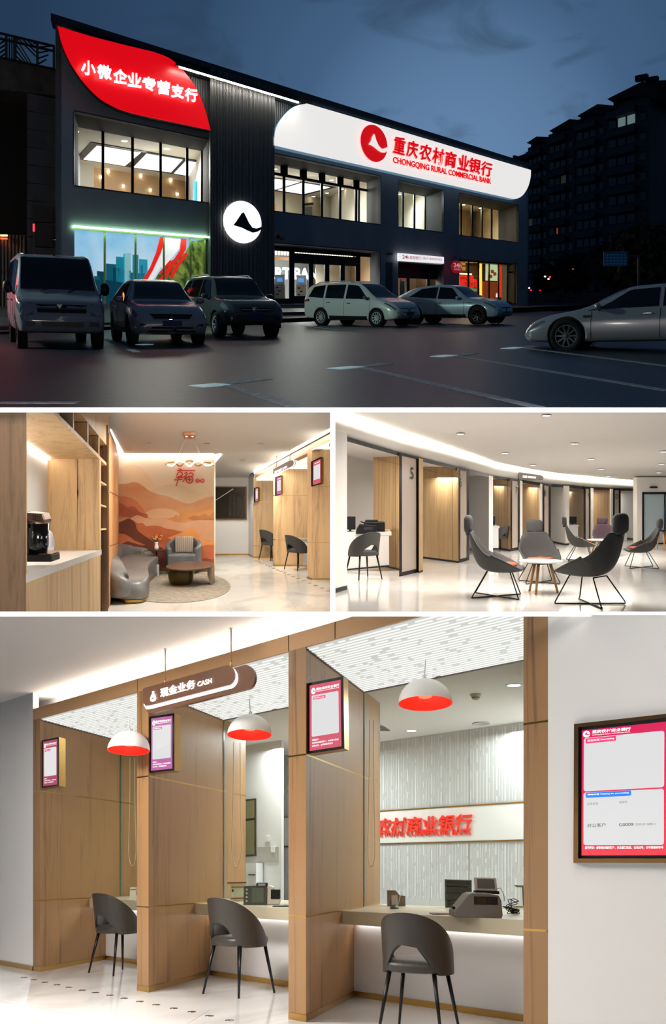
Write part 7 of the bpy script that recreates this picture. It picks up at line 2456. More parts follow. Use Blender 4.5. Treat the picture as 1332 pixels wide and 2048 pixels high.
def booth_parts():
 # partitions: x left, y base left, x right, y base right, material, label
 parts = [(747, 1128, 800, 1141, booth_wood, 'oak side wall inside booth five'),
    (838, 1146, 846, 1143.5, booth_wood, 'narrow oak end beside glass panel five'),
    (846, 1117, 917, 1126, booth_wood, 'wide oak wall inside booth six'),
    (940, 1100, 979, 1109, grey_white, 'grey-white wall right of glass panel six'),
    (978, 1110.5, 986, 1108.5, warm_white, 'white wall end between booths six and seven'),
    (987, 1096, 1021, 1103, booth_wood, 'oak wall inside booth seven'),
    (1040, 1099.5, 1045, 1098.5, warm_white, 'pale end strip beside glass panel seven'),
    (1045, 1088, 1081, 1095, booth_wood, 'oak wall inside booth eight'),
    (1081, 1095.5, 1085, 1094.5, warm_white, 'pale end strip before glass panel eight'),
    (1102, 1085, 1131, 1091, grey_white, 'grey-white wall right of glass panel eight'),
    (1131, 1091, 1138.5, 1089.5, warm_white, 'white wall end between booths eight and nine'),
    (1139, 1079, 1168, 1087.5, booth_wood, 'oak wall inside booth nine'),
    (1182, 1087, 1187, 1086, warm_white, 'pale end strip beside glass panel nine'),
    (1187, 1079, 1222, 1084, booth_wood, 'oak wall inside booth ten'),
    (1222, 1084.5, 1226, 1083.5, warm_white, 'pale end strip before glass panel ten'),
    (1242, 1077, 1274, 1081, grey_white, 'grey-white wall right of glass panel ten')]
 for xl, yl, xr, yr, m, lb in parts:
  p, q = P3.F(xl, yl), P3.F(xr, yr)
  o = lambda x, y: P3.on(x, y, p, q)
  tl, tr_ = lerp_cols(xl, 1) + 2, lerp_cols(xr, 1) + 2
  t = thing('booth_wall', lb, 'partition', P3, q)
  MB().hexa([o(xl, yl - 3), o(xr, yr - 3), o(xr, tr_), o(xl, tl)], Vector((0.0, 0.10, 0))).build('panel', m, t)
  MB().hexa([o(xl, yl), o(xr, yr), o(xr, yr - 4), o(xl, yl - 4)], Vector((0, 0.08, 0))).build('skirting', black_plastic, t)
  if m is booth_wood and xr - xl > 20:
   v = 0.9
   a0, a1 = o(xl, yl + (tl - yl) * v), o(xr, yr + (tr_ - yr) * v)
   MB().bar(a0 + Vector((0, -.005, 0)), a1 + Vector((0, -.005, 0)), 0.006, 0.004, Vector((0, -1, 0))).build('panel_joint', mat('joint_brown', (110, 84, 54)), t)
   a0, a1 = o(xl + (xr - xl) * .82, yr - 4), o(xl + (xr - xl) * .82, tr_ + 1)
   MB().bar(a0 + Vector((0, -.005, 0)), a1 + Vector((0, -.005, 0)), 0.006, 0.004, Vector((0, -1, 0))).build('panel_joint', mat('joint_brown', (110, 84, 54)), t)
 # glass panels with numbers: xl, xr, base yl, yr
 doors = [(798.5, 838, 1153.5, 1144, '5', (0.55, 0.72), 'frosted glass panel with the number five'), (916, 938.5, 1126, 1120, '6', (0.15, 0.32), 'frosted glass panel with the number six'), (1020.5, 1040, 1103, 1099, '7', (0.55, 0.72), 'frosted glass panel with the number seven'),
    (1085, 1101.5, 1095, 1092, '8', (0.2, 0.42), 'frosted glass panel with the number eight'), (1168, 1182.5, 1088, 1086, '9', (0.55, 0.8), 'frosted glass panel with the number nine'), (1226, 1241.5, 1084, 1082, '10', (0.12, 0.6), 'frosted glass panel with the number ten')]
 fg = frosted('frosted_panel', (206, 190, 176), refl=0.10, veil=0.62)
 for i, (xl, xr, yl, yr, num, (u0, u1), lb) in enumerate(doors):
  o = lambda x, y: bw(x, y, -0.10)
  tl, tr_ = lerp_cols(xl, 1) + 1, lerp_cols(xr, 1) + 1
  Q = [o(xl, yl), o(xr, yr), o(xr, tr_), o(xl, tl)]
  t = thing('glass_divider', lb, 'glass divider', P3, Q[0], group='numbered glass panels')
  fw = 6.0 * (13.6 / dcol(xl)) / (xr - xl)
  fh = 5.5 * (13.6 / dcol(xl)) / (yl - tl)
  n = Vector((0, -1, 0))
  for q in (sub(Q, 0, 0, fw, 1), sub(Q, 1 - fw, 0, 1, 1), sub(Q, fw, 0, 1 - fw, fh * 1.6), sub(Q, fw, 1 - fh, 1 - fw, 1)):
   MB().hexa(q, Vector((0, 0.05, 0))).build('frame_bar', door_metal, t)
  MB().poly([p + Vector((0, 0.02, 0)) for p in sub(Q, fw, fh, 1 - fw, 1 - fh)]).build('frosted_pane', fg, t)
  lettering(num, sub(Q, u0, 0.80, u1, 0.90), mat('number_dark', (52, 46, 44), rough=0.5), t, lift=0.012, nrm=n, offset=0.01)
 # desks
 for i, (q, lb) in enumerate((([(690, 1072), (783, 1071), (783, 1064), (690, 1064)], 'white desk of booth five with a printer'), ([(984, 1056), (999, 1055.5), (999, 1052.5), (984, 1052.5)], 'white desk of booth seven'), ([(1139, 1053), (1158, 1053), (1158, 1050), (1139, 1050)], 'white desk of booth nine'), ([(1242, 1052), (1256, 1052), (1256, 1049), (1242, 1049)], 'white desk of booth ten'))):
  d = [dcol(740) + 1.9, dcol(995) + 0.25, dcol(1145) + 0.4, dcol(1248) + 0.15][i]
  a = lambda x, y: P3.at(x, y, d)
  t = thing('booth_desk', lb, 'desk', P3, a(q[0][0], q[0][1] + 40))
  MB().hexa([a(*p) for p in q], Vector((0, 0.6, 0.02))).build('top', quartz, t)
  yb = [1140, 1098, 1088, 1084][i]
  x0, x1 = q[0][0], q[1][0] - (5 if i == 0 else 2)
  MB().hexa([a(x0, yb), a(x1, yb - 8 * (i == 0)), a(x1, q[0][1]), a(x0, q[0][1])], Vector((0, 0.05, 0))).build('front_panel', quartz, t)
  MB().hexa([a(x0, yb + 1), a(x1, yb + 1 - 8 * (i == 0)), a(x1, yb - 2 - 8 * (i == 0)), a(x0, yb - 2)], Vector((0, -0.01, 0))).build('skirting', black_plastic, t)
 # office machines of booth five
 d = dcol(740) + 2.1
 k = FOC / d
 def desk_box(name, label, cat, x0, y0, x1, y1, extra):
  p = P3.at((x0 + x1) / 2, y1, d)
  t = thing(name, label, cat, P3, p)
  extra(t, (x1 - x0) / k, (y1 - y0) / k)
 def pr(t, w, h):
  MB().box((0, 0, h * .4), (w, 0.3, h * .8)).build('case', black_plastic, t, raw=True, mods=BEV(0.01))
  MB().box((-0.05, 0.02, h * .86), (w * .6, 0.25, h * .14)).build('lid', mat('printer_dark', (26, 26, 28), rough=0.3), t, raw=True)
  MB().box((-w * .55, -0.04, h * .75), (w * .25, 0.2, 0.02), Matrix.Rotation(radians(25), 3, 'Y')).build('paper_flap', black_plastic, t, raw=True)
  MB().box((0, -0.152, h * .3), (w * .6, 0.004, h * .12)).build('paper_slot', mat('slot_black', (6, 6, 6)), t, raw=True)
 desk_box('printer', 'black printer at the back of the booth five desk', 'printer', 728, 1038, 769, 1065, pr)
 def sc(t, w, h):
  MB().hexa([Vector((-w / 2, -.14, 0)), Vector((w / 2, -.14, 0)), Vector((w / 2, -.14, h * .85)), Vector((-w * .3, -.14, h)), Vector((-w * .45, -.14, h * .5))], Vector((0, .22, 0))).build('case', mat('scanner_black', (20, 20, 22), rough=0.35), t, raw=True, mods=BEV(0.008))
  MB().box((w * .1, -0.142, h * .55), (w * .4, 0.004, h * .3)).build('panel', mat('scanner_panel', (44, 44, 46)), t, raw=True)
 d -= 0.1
 desk_box('scanner', 'low black scanner in front of the booth five printer', 'scanner', 711, 1048, 752, 1067, sc)
 def mo(t, w, h):
  MB().box((0, 0, h * .58), (w, 0.03, h * .84)).build('display_back', black_plastic, t, raw=True, mods=BEV(0.006))
  MB().box((0, 0.03, h * .15), (w * .2, 0.03, h * .3)).build('neck', black_metal, t, raw=True)
  MB().box((0, 0.02, 0.006), (w * .6, 0.15, 0.012)).build('foot', black_metal, t, raw=True)
 desk_box('monitor', 'black monitor at the left of the booth five desk', 'monitor', 690, 1033, 711, 1064, mo)
 d = dcol(990) + 0.6
 k = FOC / d
 desk_box('monitor', 'small black monitor on the booth seven desk', 'monitor', 983, 1032, 990, 1053, mo)
 d = dcol(1145) + 0.6
 k = FOC / d
 desk_box('monitor', 'small framed display on the booth nine desk', 'monitor', 1138, 1033, 1153, 1050, mo)
 d = dcol(1245) + 0.4
 k = FOC / d
 def pl(t, w, h):
  MB().lathe([(0, 0), (w * .25, 0), (w * .3, h * .4), (0, h * .4)], 12).build('pot', white_gloss, t, raw=True)
  for i in range(9):
   a = i * 0.7
   p = Vector((cos(a) * w * .3, sin(a) * w * .3, h * (.6 + .05 * (i % 4))))
   s = Vector((-sin(a), cos(a), 0)) * w * .15
   MB().add([Vector((0, 0, h * .35)), p + s, p * 1.5, p - s], [(0, 1, 2, 3)]).build('leaf', mat('leaf_dark', (34, 40, 34)), t, raw=True)
 desk_box('potted_plant', 'small dark plant on the booth ten desk', 'plant', 1240, 1034, 1250, 1052, pl)
 o = P3.at(705, 1068, dcol(740) + 2.0)
 m = MB().box(o, (0.2, 0.15, 0.03)).build('orange_folder', mat('folder_orange', (214, 110, 54), rough=0.6), fr=P3)
 tag(m, 'orange folder on the left end of the booth five desk', 'folder')
 # pendant of booth five
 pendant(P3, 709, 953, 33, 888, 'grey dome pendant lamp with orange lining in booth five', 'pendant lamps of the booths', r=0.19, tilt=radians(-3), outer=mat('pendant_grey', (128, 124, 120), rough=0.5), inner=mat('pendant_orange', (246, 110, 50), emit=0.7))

booth_parts()

# ---------------------------------------------------------------- lounge chairs and tables
def make_lounge_chair(m_shell, m_seat, name='lounge_chair'):
 """front is +y; high bucket with head cushion on a wire base"""
 o = bpy.data.objects.new(name, None)
 COL.objects.link(o)
 path = [(-0.375, 0.88, 0.20, 0.03), (-0.36, 0.80, 0.255, 0.06), (-0.335, 0.66, 0.315, 0.12), (-0.295, 0.52, 0.35, 0.19), (-0.22, 0.405, 0.36, 0.24), (-0.10, 0.345, 0.36, 0.25), (0.05, 0.33, 0.355, 0.21), (0.20, 0.335, 0.345, 0.14), (0.32, 0.355, 0.31, 0.06), (0.37, 0.385, 0.25, 0.01)]
 ctr = smooth_curve([Vector(p[:3]) for p in path], 4)
 wing = smooth_curve([Vector((p[3], 0, 0)) for p in path], 4)
 n = 22
 out, inn = [], []
 m = len(ctr)
 for i, c in enumerate(ctr):
  d = ctr[min(i + 1, m - 1)] - ctr[max(i - 1, 0)]
  t = Vector((d.x, d.y)).normalized()            # in the (y, z) plane
  nin = Vector((-t.y, t.x))                      # towards the sitter
  if nin.y < 0 and i > m * 0.5:
   nin = -nin
  if nin.x < 0 and i <= m * 0.5:
   nin = -nin
  ro, ri = [], []
  for k in range(n + 1):
   s = k / n * 2 - 1
   w = wing[i].x * abs(s) ** 2.4
   x = c.z * (s * (1.12 - 0.12 * s * s))
   p = Vector((x, c.x + nin.x * w, c.y + nin.y * w))
   th = 0.055 * (1 - 0.45 * abs(s) ** 6)
   ro.append(p)
   side = Vector((-s * abs(s) ** 3, 0, 0))
   q = p + Vector((0, nin.x, nin.y)) * th * (1 - abs(s) ** 4 * .7) + side * th * 0.9
   ri.append(q)
  out.append(ro); inn.append(ri)
 rings = [ro + ri[::-1] for ro, ri in zip(out, inn)]
 MB().loft(rings).build('shell', m_shell, o, raw=True)
 # seat pad
 pad = []
 for sc, z in ((0.9, 0.40), (1.0, 0.42), (0.97, 0.445), (0.8, 0.458), (0.1, 0.46)):
  pad.append([Vector((0.235 * sc * cos(a), 0.05 + 0.225 * sc * sin(a), z + 0.012 * sin(a))) for a in [2 * pi * k / 28 for k in range(28)]])
 MB().loft(pad).build('seat_pad', m_seat, o, raw=True)
 # head cushion
 hd = []
 for u in range(9):
  a = -pi / 2 + pi * u / 8
  y = 0.055 * sin(a)
  e = max(cos(a), 0.05) ** 0.45
  hd.append([Vector((0.155 * e * abs(cos(b)) ** 0.5 * (1 if cos(b) > 0 else -1), -0.385 + y, 0.985 + 0.125 * e * abs(sin(b)) ** 0.5 * (1 if sin(b) > 0 else -1))) for b in [2 * pi * k / 24 for k in range(24)]])
 MB().loft(hd).build('head_cushion', m_shell, o, raw=True)
 MB().tube([Vector((0, -0.37, 0.84)), Vector((0, -0.385, 0.92))], 0.05, 8).build('neck_joint', black_metal, o, raw=True)
 # wire base: two crossing loops
 r = 0.0085
 for sx in (-1, 1):
  pts = [Vector((sx * 0.17, -0.13, 0.335)), Vector((sx * 0.30, -0.30, 0.03)), Vector((sx * 0.29, -0.31, 0.010)), Vector((sx * 0.27, -0.285, 0.0085)), Vector((0, 0.0, 0.0085)), Vector((-sx * 0.27, 0.285, 0.0085)), Vector((-sx * 0.29, 0.31, 0.010)), Vector((-sx * 0.30, 0.30, 0.03)), Vector((-sx * 0.16, 0.19, 0.345))]
  MB().tube(pts, r, 8).build('wire_leg', black_metal, o, raw=True)
 MB().tube([Vector((-0.17, -0.13, 0.34)), Vector((0.17, -0.13, 0.34))], r, 8).build('wire_cross', black_metal, o, raw=True)
 MB().tube([Vector((-0.16, 0.19, 0.35)), Vector((0.16, 0.19, 0.35))], r, 8).build('wire_cross', black_metal, o, raw=True)
 for sx in (-1, 1):
  for sy in (-1, 1):
   MB().lathe([(0.014, 0), (0.014, 0.012), (0, 0.012)], 10, (sx * 0.28, sy * 0.29, 0)).build('glide', black_plastic, o, raw=True)
 return o

def make_round_table(m_top, name='round_table'):
 o = bpy.data.objects.new(name, None)
 COL.objects.link(o)
 MB().lathe([(0, 0.455), (0.29, 0.455), (0.315, 0.468), (0.315, 0.476), (0, 0.476)], 40).build('top', m_top, o, raw=True)
 MB().lathe([(0, 0.44), (0.22, 0.44), (0.22, 0.456), (0, 0.456)], 30).build('under_plate', black_metal, o, raw=True)
 for k in range(3):
  a = radians(100 + 120 * k)
  MB().tube([Vector((0.13 * cos(a), 0.13 * sin(a), 0.45)), Vector((0.245 * cos(a), 0.245 * sin(a), 0))], [0.024, 0.016], 10).build('leg', mat('ash_leg', (150, 112, 66), rough=0.45), o, raw=True)
 return o

def lounge_set():
 shell = fabric_dark
 plum = mat('plum_fabric', (50, 33, 39), rough=0.85)
 seat = mat('orange_seat_fabric', (206, 84, 48), rough=0.85)
 proto = make_lounge_chair(shell, seat)
 CH = [((993, 1193), -104, 1.04, 'charcoal lounge chair with an orange seat, left of the front table'),
   ((1078, 1165), 180, 0.90, 'charcoal lounge chair facing the viewer behind the front table'),
   ((1180, 1208), 46, 1.10, 'charcoal lounge chair seen from behind, right of the front table'),
   ((1160, 1121), -100, 0.82, 'charcoal lounge chair left of the back table'),
   ((1283, 1135), 82, 0.84, 'charcoal lounge chair with a red-lit edge near the glass door')]
 for i, ((x, y), a, s, lb) in enumerate(CH):
  m = placement(P3, P3.F(x, y), radians(a), roll=0.3, size=s)
  if i == 0:
   proto.matrix_world = m
   tag(proto, lb, 'chair', 'lounge chairs')
  else:
   copy_tree(proto, m, lb)
 pc = make_lounge_chair(plum, plum)
 pc.matrix_world = placement(P3, P3.F(1211, 1111), radians(178), roll=0.3, size=0.76)
 tag(pc, 'plum lounge chair facing the viewer at the back table', 'chair', 'lounge chairs')
 tb = make_round_table(mat('table_white', (232, 229, 224), rough=0.3))
 tb.matrix_world = placement(P3, P3.F(1082, 1186), radians(20), roll=0.3, size=1.0)
 tag(tb, 'small round white table with three ash legs among the front chairs', 'table', 'round lounge tables')
 copy_tree(tb, placement(P3, P3.F(1200, 1117), radians(40), roll=0.3, size=0.84), 'small round white table half hidden between the back chairs')
 ch = make_visitor_chair(fabric_dark, black_metal)
 ch.matrix_world = placement(P3, P3.F(728, 1157), radians(32), roll=0.2, size=0.99)
 tag(ch, 'charcoal visitor chair at the booth five desk', 'chair', 'visitor chairs of the booths')
 copy_tree(ch, placement(P3, P3.F(1001, 1101.5), radians(35), roll=0.2, size=0.73), 'small charcoal visitor chair at the booth seven desk')
 # stool by the glass door
 b = P3.F(1322, 1100)
 t = thing('wooden_stool', 'wooden-legged stool cut off at the right edge by the glass door', 'stool', P3, b)
 MB().lathe([(0, 0.44), (0.15, 0.44), (0.16, 0.46), (0.15, 0.475), (0, 0.475)], 20).build('seat', black_plastic, t, raw=True)
 for a in (100, 190, 280, 10):
  MB().tube([Vector((0.09 * cos(radians(a)), 0.09 * sin(radians(a)), 0.44)), Vector((0.17 * cos(radians(a)), 0.17 * sin(radians(a)), 0))], [0.018, 0.013], 8).build('leg', mat('stool_oak', (190, 130, 66), rough=0.5), t, raw=True)

lounge_set()

# ====================================================================== cash counters (lower place)
K4 = dict(y0=1230)                                   # the divider bar above ends this place here
def fb(x):
 return P4.F(x, 1731 + 0.1885 * (x + 1050))

def sd(xr, x):
 yb = 1731 + 0.1885 * (xr + 1050)
 return P4.F(x, 1735 + (yb - 1735) * (1190 - x) / (1190 - xr))

U4 = (fb(577) - fb(66)).normalized()                 # along the row of counters, to the right
Z_G2, Z_G1, Z_T, Z_FT, Z_C = 0.765, 1.94, 2.72, 2.84, 3.02

def build_p4_shell():
 # floor
 f = MB().poly([P4.F(-900, 3400), P4.F(2300, 3400), P4.F(1400, 1850), P4.F(-60, 1850)])
 o = f.build('floor', marble4, fr=P4)
 tag(o, 'polished white marble floor of the cash counter hall', kind='structure')
 # joints of the large tiles near the front
 jm = mat('tile_joint', (176, 170, 162), rough=0.3)
 for a, b in (((0, 2003), (400, 2075)), ((60, 1956), (290, 2000)), ((330, 2075), (420, 2020))):
  p, q = P4.F(*a), P4.F(*b)
  n = Vector((0, 0, 1))
  MB().bar(p + n * 0.0005, q + n * 0.0005, 0.004, 0.0008, n).build('tile_joint', jm, o)
 # ceiling of the hall, reaching back over the fascia
 into = (sd(612, 727) - sd(612, 612)).normalized()
 a, b = P4.W(fb(-80), Z_C), P4.W(fb(1200), Z_C)
 c = [a + into * 0.45 - U4 * 2.0, b + into * 0.45, P4.F(1900, 1229, Z_C), P4.F(-500, 1229, Z_C)]
 cm = MB().hexa(c, Vector((0, 0, 0.06))).cut(P4, **K4).build('ceiling', white_paint, fr=P4)
 tag(cm, 'flat white ceiling over the cash counter hall', kind='structure')
 # riser that closes the light cove behind the fascia
 r = MB().hexa([P4.W(fb(-420), Z_FT) + into * 0.43, P4.W(fb(760), Z_FT) + into * 0.43, P4.W(fb(760), Z_C + .02) + into * 0.43, P4.W(fb(-420), Z_C + .02) + into * 0.43], into * 0.03)
 tag(r.cut(P4, **K4).build('trim_4', white_paint, fr=P4), 'white back of the light cove above the bronze fascia', kind='structure')
 s = MB().hexa([P4.W(fb(68), Z_FT + 0.01) + into * 0.16, P4.W(fb(740), Z_FT + 0.01) + into * 0.16, P4.W(fb(740), Z_FT + 0.01) + into * 0.26, P4.W(fb(68), Z_FT + 0.01) + into * 0.26], Vector((0, 0, 0.015)))
 tag(s.cut(P4, **K4).build('light_strip', strip_white, fr=P4), 'glowing light strip lying in the cove over the bronze fascia', 'light strip')
 # walls
 w = MB().hexa(wquad(P4, fb(-420), fb(66), 0, Z_C), into * 0.12).build('wall_left', white_paint, fr=P4)
 tag(w, 'white wall left of the cash counters', kind='structure')
 g = MB().hexa(wquad(P4, fb(-420), fb(66), 0.0, 0.05), -into * 0.012).build('baseboard_left', gold, fr=P4)
 tag(g, 'brass skirting along the white wall left of the counters', kind='structure')
 w = MB().hexa(wquad(P4, fb(1096), fb(2000), 0, 3.1), into * 0.12).cut(P4, **K4).build('wall_right', white_paint, fr=P4)
 tag(w, 'white wall on the right that carries the large screen', kind='structure')
 # bronze fascia
 fq = [P4.W(fb(66), Z_T), P4.W(fb(1047), Z_T), P4.W(fb(1047), Z_FT), P4.W(fb(66), Z_FT)]
 fs = MB().hexa(fq, into * 0.34).cut(P4, **K4).build('trim_5', bronze, fr=P4)
 tag(fs, 'bronze fascia beam running above the cash counters', kind='structure')
 for x in (275, 577, 670):
  p, q = P4.W(fb(x), Z_T), P4.W(fb(x), Z_FT)
  MB().bar(p - into * 0.001, q - into * 0.001, 0.004, 0.003, -into).cut(P4, **K4).build('fascia_joint', mat('dark_joint', (90, 62, 38)), fs)
 return into

into4 = build_p4_shell()
D4 = (sd(612, 760) - sd(612, 612)).length            # how deep the partitions reach
G4 = (sd(612, 727) - sd(612, 612)).length            # glass line
C4 = (sd(612, 685) - sd(612, 612)).length            # counter front
S4 = (sd(612, 708) - sd(612, 612)).length            # white front panel

PIERS = [(66, 80), (274, 297), (577, 612), (1047, 1096)]

def partition(k, xl, xr, label):
 FL, FR = fb(xl), fb(xr)
 t = thing('booth_partition', label, 'partition', P4, FL.lerp(FR, 0.5), group='oak partitions between the cash counters')
 Dk = D4
 BR, BL = FR + into4 * Dk, FL + into4 * Dk
 ins = 0.02
 core = MB()
 core.hexa([P4.W(p, 0) for p in (FL.lerp(FR, .1) + into4 * ins, FR.lerp(FL, .1) + into4 * ins, BR.lerp(BL, .1), BL.lerp(BR, .1))],
    P4.W(FL, Z_T) - P4.W(FL, 0)).cut(P4, **K4).build('core', mat('dark_joint', (90, 62, 38)), t)
 zs = [(0.05, Z_G2 - 0.006), (Z_G2 + 0.006, Z_G1 - 0.006), (Z_G1 + 0.006, Z_T)]
 for z0, z1 in zs:
  MB().hexa(wquad(P4, FL, FR, z0, z1), into4 * 0.03).cut(P4, **K4).build('front_panel', oak, t)
  MB().hexa(wquad(P4, FR + into4 * 0.03, BR, z0, z1), (FL - FR).normalized() * 0.02).cut(P4, **K4).build('side_panel', oak, t)
  MB().hexa(wquad(P4, FL + into4 * 0.03, BL, z0, z1), (FR - FL).normalized() * 0.02).cut(P4, **K4).build('side_panel', oak, t)
 for z in (Z_G2, Z_G1):
  m = MB()
  m.hexa(wquad(P4, FL - U4 * .001, FR + U4 * .001, z - 0.006, z + 0.006), into4 * 0.02)
  m.hexa(wquad(P4, FR + U4 * .001, BR + U4 * .001, z - 0.006, z + 0.006), (FL - FR).normalized() * 0.02)
  m.cut(P4, **K4).build('brass_strip', gold, t)
 m = MB()
 m.hexa(wquad(P4, FL - into4 * .004, FR + U4 * .004 - into4 * .004, 0, 0.05), into4 * 0.03)
 m.hexa(wquad(P4, FR + U4 * .005, BR + U4 * .005, 0, 0.05), (FL - FR).normalized() * 0.02)
 m.build('plinth', gold, t)
 return t

partition(0, 66, 80, 'oak partition beside the white left wall, with the smallest screen')
partition(1, 274, 297, 'oak partition under the hanging cash sign')
partition(2, 577, 612, 'tall oak partition in the middle, between the second and third counter')
partition(3, 1047, 1096, 'oak pier at the right end, beside the white wall with the large screen')

def dash_rows(origin, du, dv, U, V, n, rows, lift, rnd, lo=0.03, hi=0.35, gap=0.03, w=0.35):
 """random dashes in rows: origin + u*du + v*dv, u in [0,U], v rows in [0,V]"""
 m = MB()
 for r in range(rows):
  v = (r + 0.5) / rows * V
  hw = V / rows * w
  u = -rnd.random() * hi
  while u < U:
   ln = lo + rnd.random() ** 2 * (hi - lo)
   a, b = max(u, 0), min(u + ln, U)
   if b - a > 0.01:
    p = origin + du * a + dv * (v - hw)
    q = [p, p + du * (b - a), p + du * (b - a) + dv * (2 * hw), p + dv * (2 * hw)]
    m.add([x + n * lift for x in q], [(0, 1, 2, 3)])
   u += ln + gap + rnd.random() * gap * 2
 return m

def bay(k, xr, xnext, items=None):
 """luminous ceiling, glass screen, counter and white front of one cash booth"""
 names = ['left', 'middle', 'right']
 side = ['far left cash booth', 'middle cash booth', 'right-hand cash booth']
 FR, FN = fb(xr), fb(xnext)
 wid = (FN - FR).length
 # luminous ceiling
 t = thing('luminous_ceiling', 'glowing dashed ceiling panel over the ' + side[k], 'ceiling light', P4, FR + into4 * 0.3, group='luminous booth ceilings')
 zc = Z_T - 0.01
 q = [P4.W(p, zc) for p in (FR + into4 * 0.03, FN + into4 * 0.03, FN + into4 * G4, FR + into4 * G4)]
 MB().hexa(q, Vector((0, 0, 0.03))).cut(P4, **K4).build('light_panel', lum_panel, t)
 rnd = random.Random(40 + k)
 d = dash_rows(q[0], U4, into4, wid, (G4 - 0.03), Vector((0, 0, -1)), 26, 0.004, rnd, lo=0.08, hi=1.5, gap=0.03, w=0.24)
 d.cut(P4, **K4)
 tag(d.build('light_dash', lum_dash, t), kind='stuff')
 e = MB()
 e.bar(q[0] - Vector((0, 0, .012)), q[3] - Vector((0, 0, .012)), 0.02, 0.02, Vector((0, 0, 1)))
 e.bar(q[3] - Vector((0, 0, .012)), q[2] - Vector((0, 0, .012)), 0.03, 0.03, Vector((0, 0, 1)))
 e.cut(P4, **K4).build('edge_profile', mat('grey_profile', (96, 84, 70), rough=0.5), t)
 # counter
 t = thing('cash_counter', 'cream stone counter with glowing white front in the ' + side[k], 'counter', P4, FR + into4 * C4, group='cash counters')
 a, b = FR + into4 * C4, FN + into4 * C4
 back = D4 + 0.12
 up = P4.W(FR, 1) - P4.W(FR, 0)
 MB().hexa([P4.W(p, 0.65) for p in (a, b, FN + into4 * back, FR + into4 * back)], up * 0.11).build('stone_top', stone_top, t)
 MB().hexa(wquad(P4, FR + into4 * S4, FN + into4 * S4, 0.05, 0.65), into4 * 0.05).build('front_panel', white_gloss, t)
 MB().hexa(wquad(P4, FR + into4 * S4 - into4 * .01, FN + into4 * S4 - into4 * .01, 0, 0.05), into4 * 0.05).build('plinth', gold, t)
 s0 = FR + into4 * (S4 - 0.035) + U4 * 0.03
 s1 = FN + into4 * (S4 - 0.035) - U4 * 0.03
 MB().hexa([P4.W(s0, 0.645), P4.W(s1, 0.645), P4.W(s1 + into4 * .02, 0.645), P4.W(s0 + into4 * .02, 0.645)], up * 0.004).build('light_strip', mat('counter_led', (255, 250, 244), emit=16.0), t)
 # glass screen above the counter
 t = thing('glass_screen', 'clear glass screen standing on the counter of the ' + side[k], 'glass screen', P4, FR + into4 * G4, group='glass screens')
 ga, gb = FR + into4 * G4, FN + into4 * G4
 MB().poly(wquad(P4, ga, gb, 0.765, Z_T - 0.02)).build('pane', glass('clear_pane', (238, 246, 242), refl=0.07), t)
 MB().bar(P4.W(ga, 0.765), P4.W(ga, Z_T - .02), 0.012, 0.03, into4).build('edge_channel', mat('green_glass_edge', (70, 92, 80), rough=0.2), t)

bay(0, 80, 274)
bay(1, 297, 577)
bay(2, 612, 1047)

# ---------------------------------------------------------------- back office seen through the glass
WB0 = P4.F(760, 1911)
WB1 = WB0 + U4 * 4.0

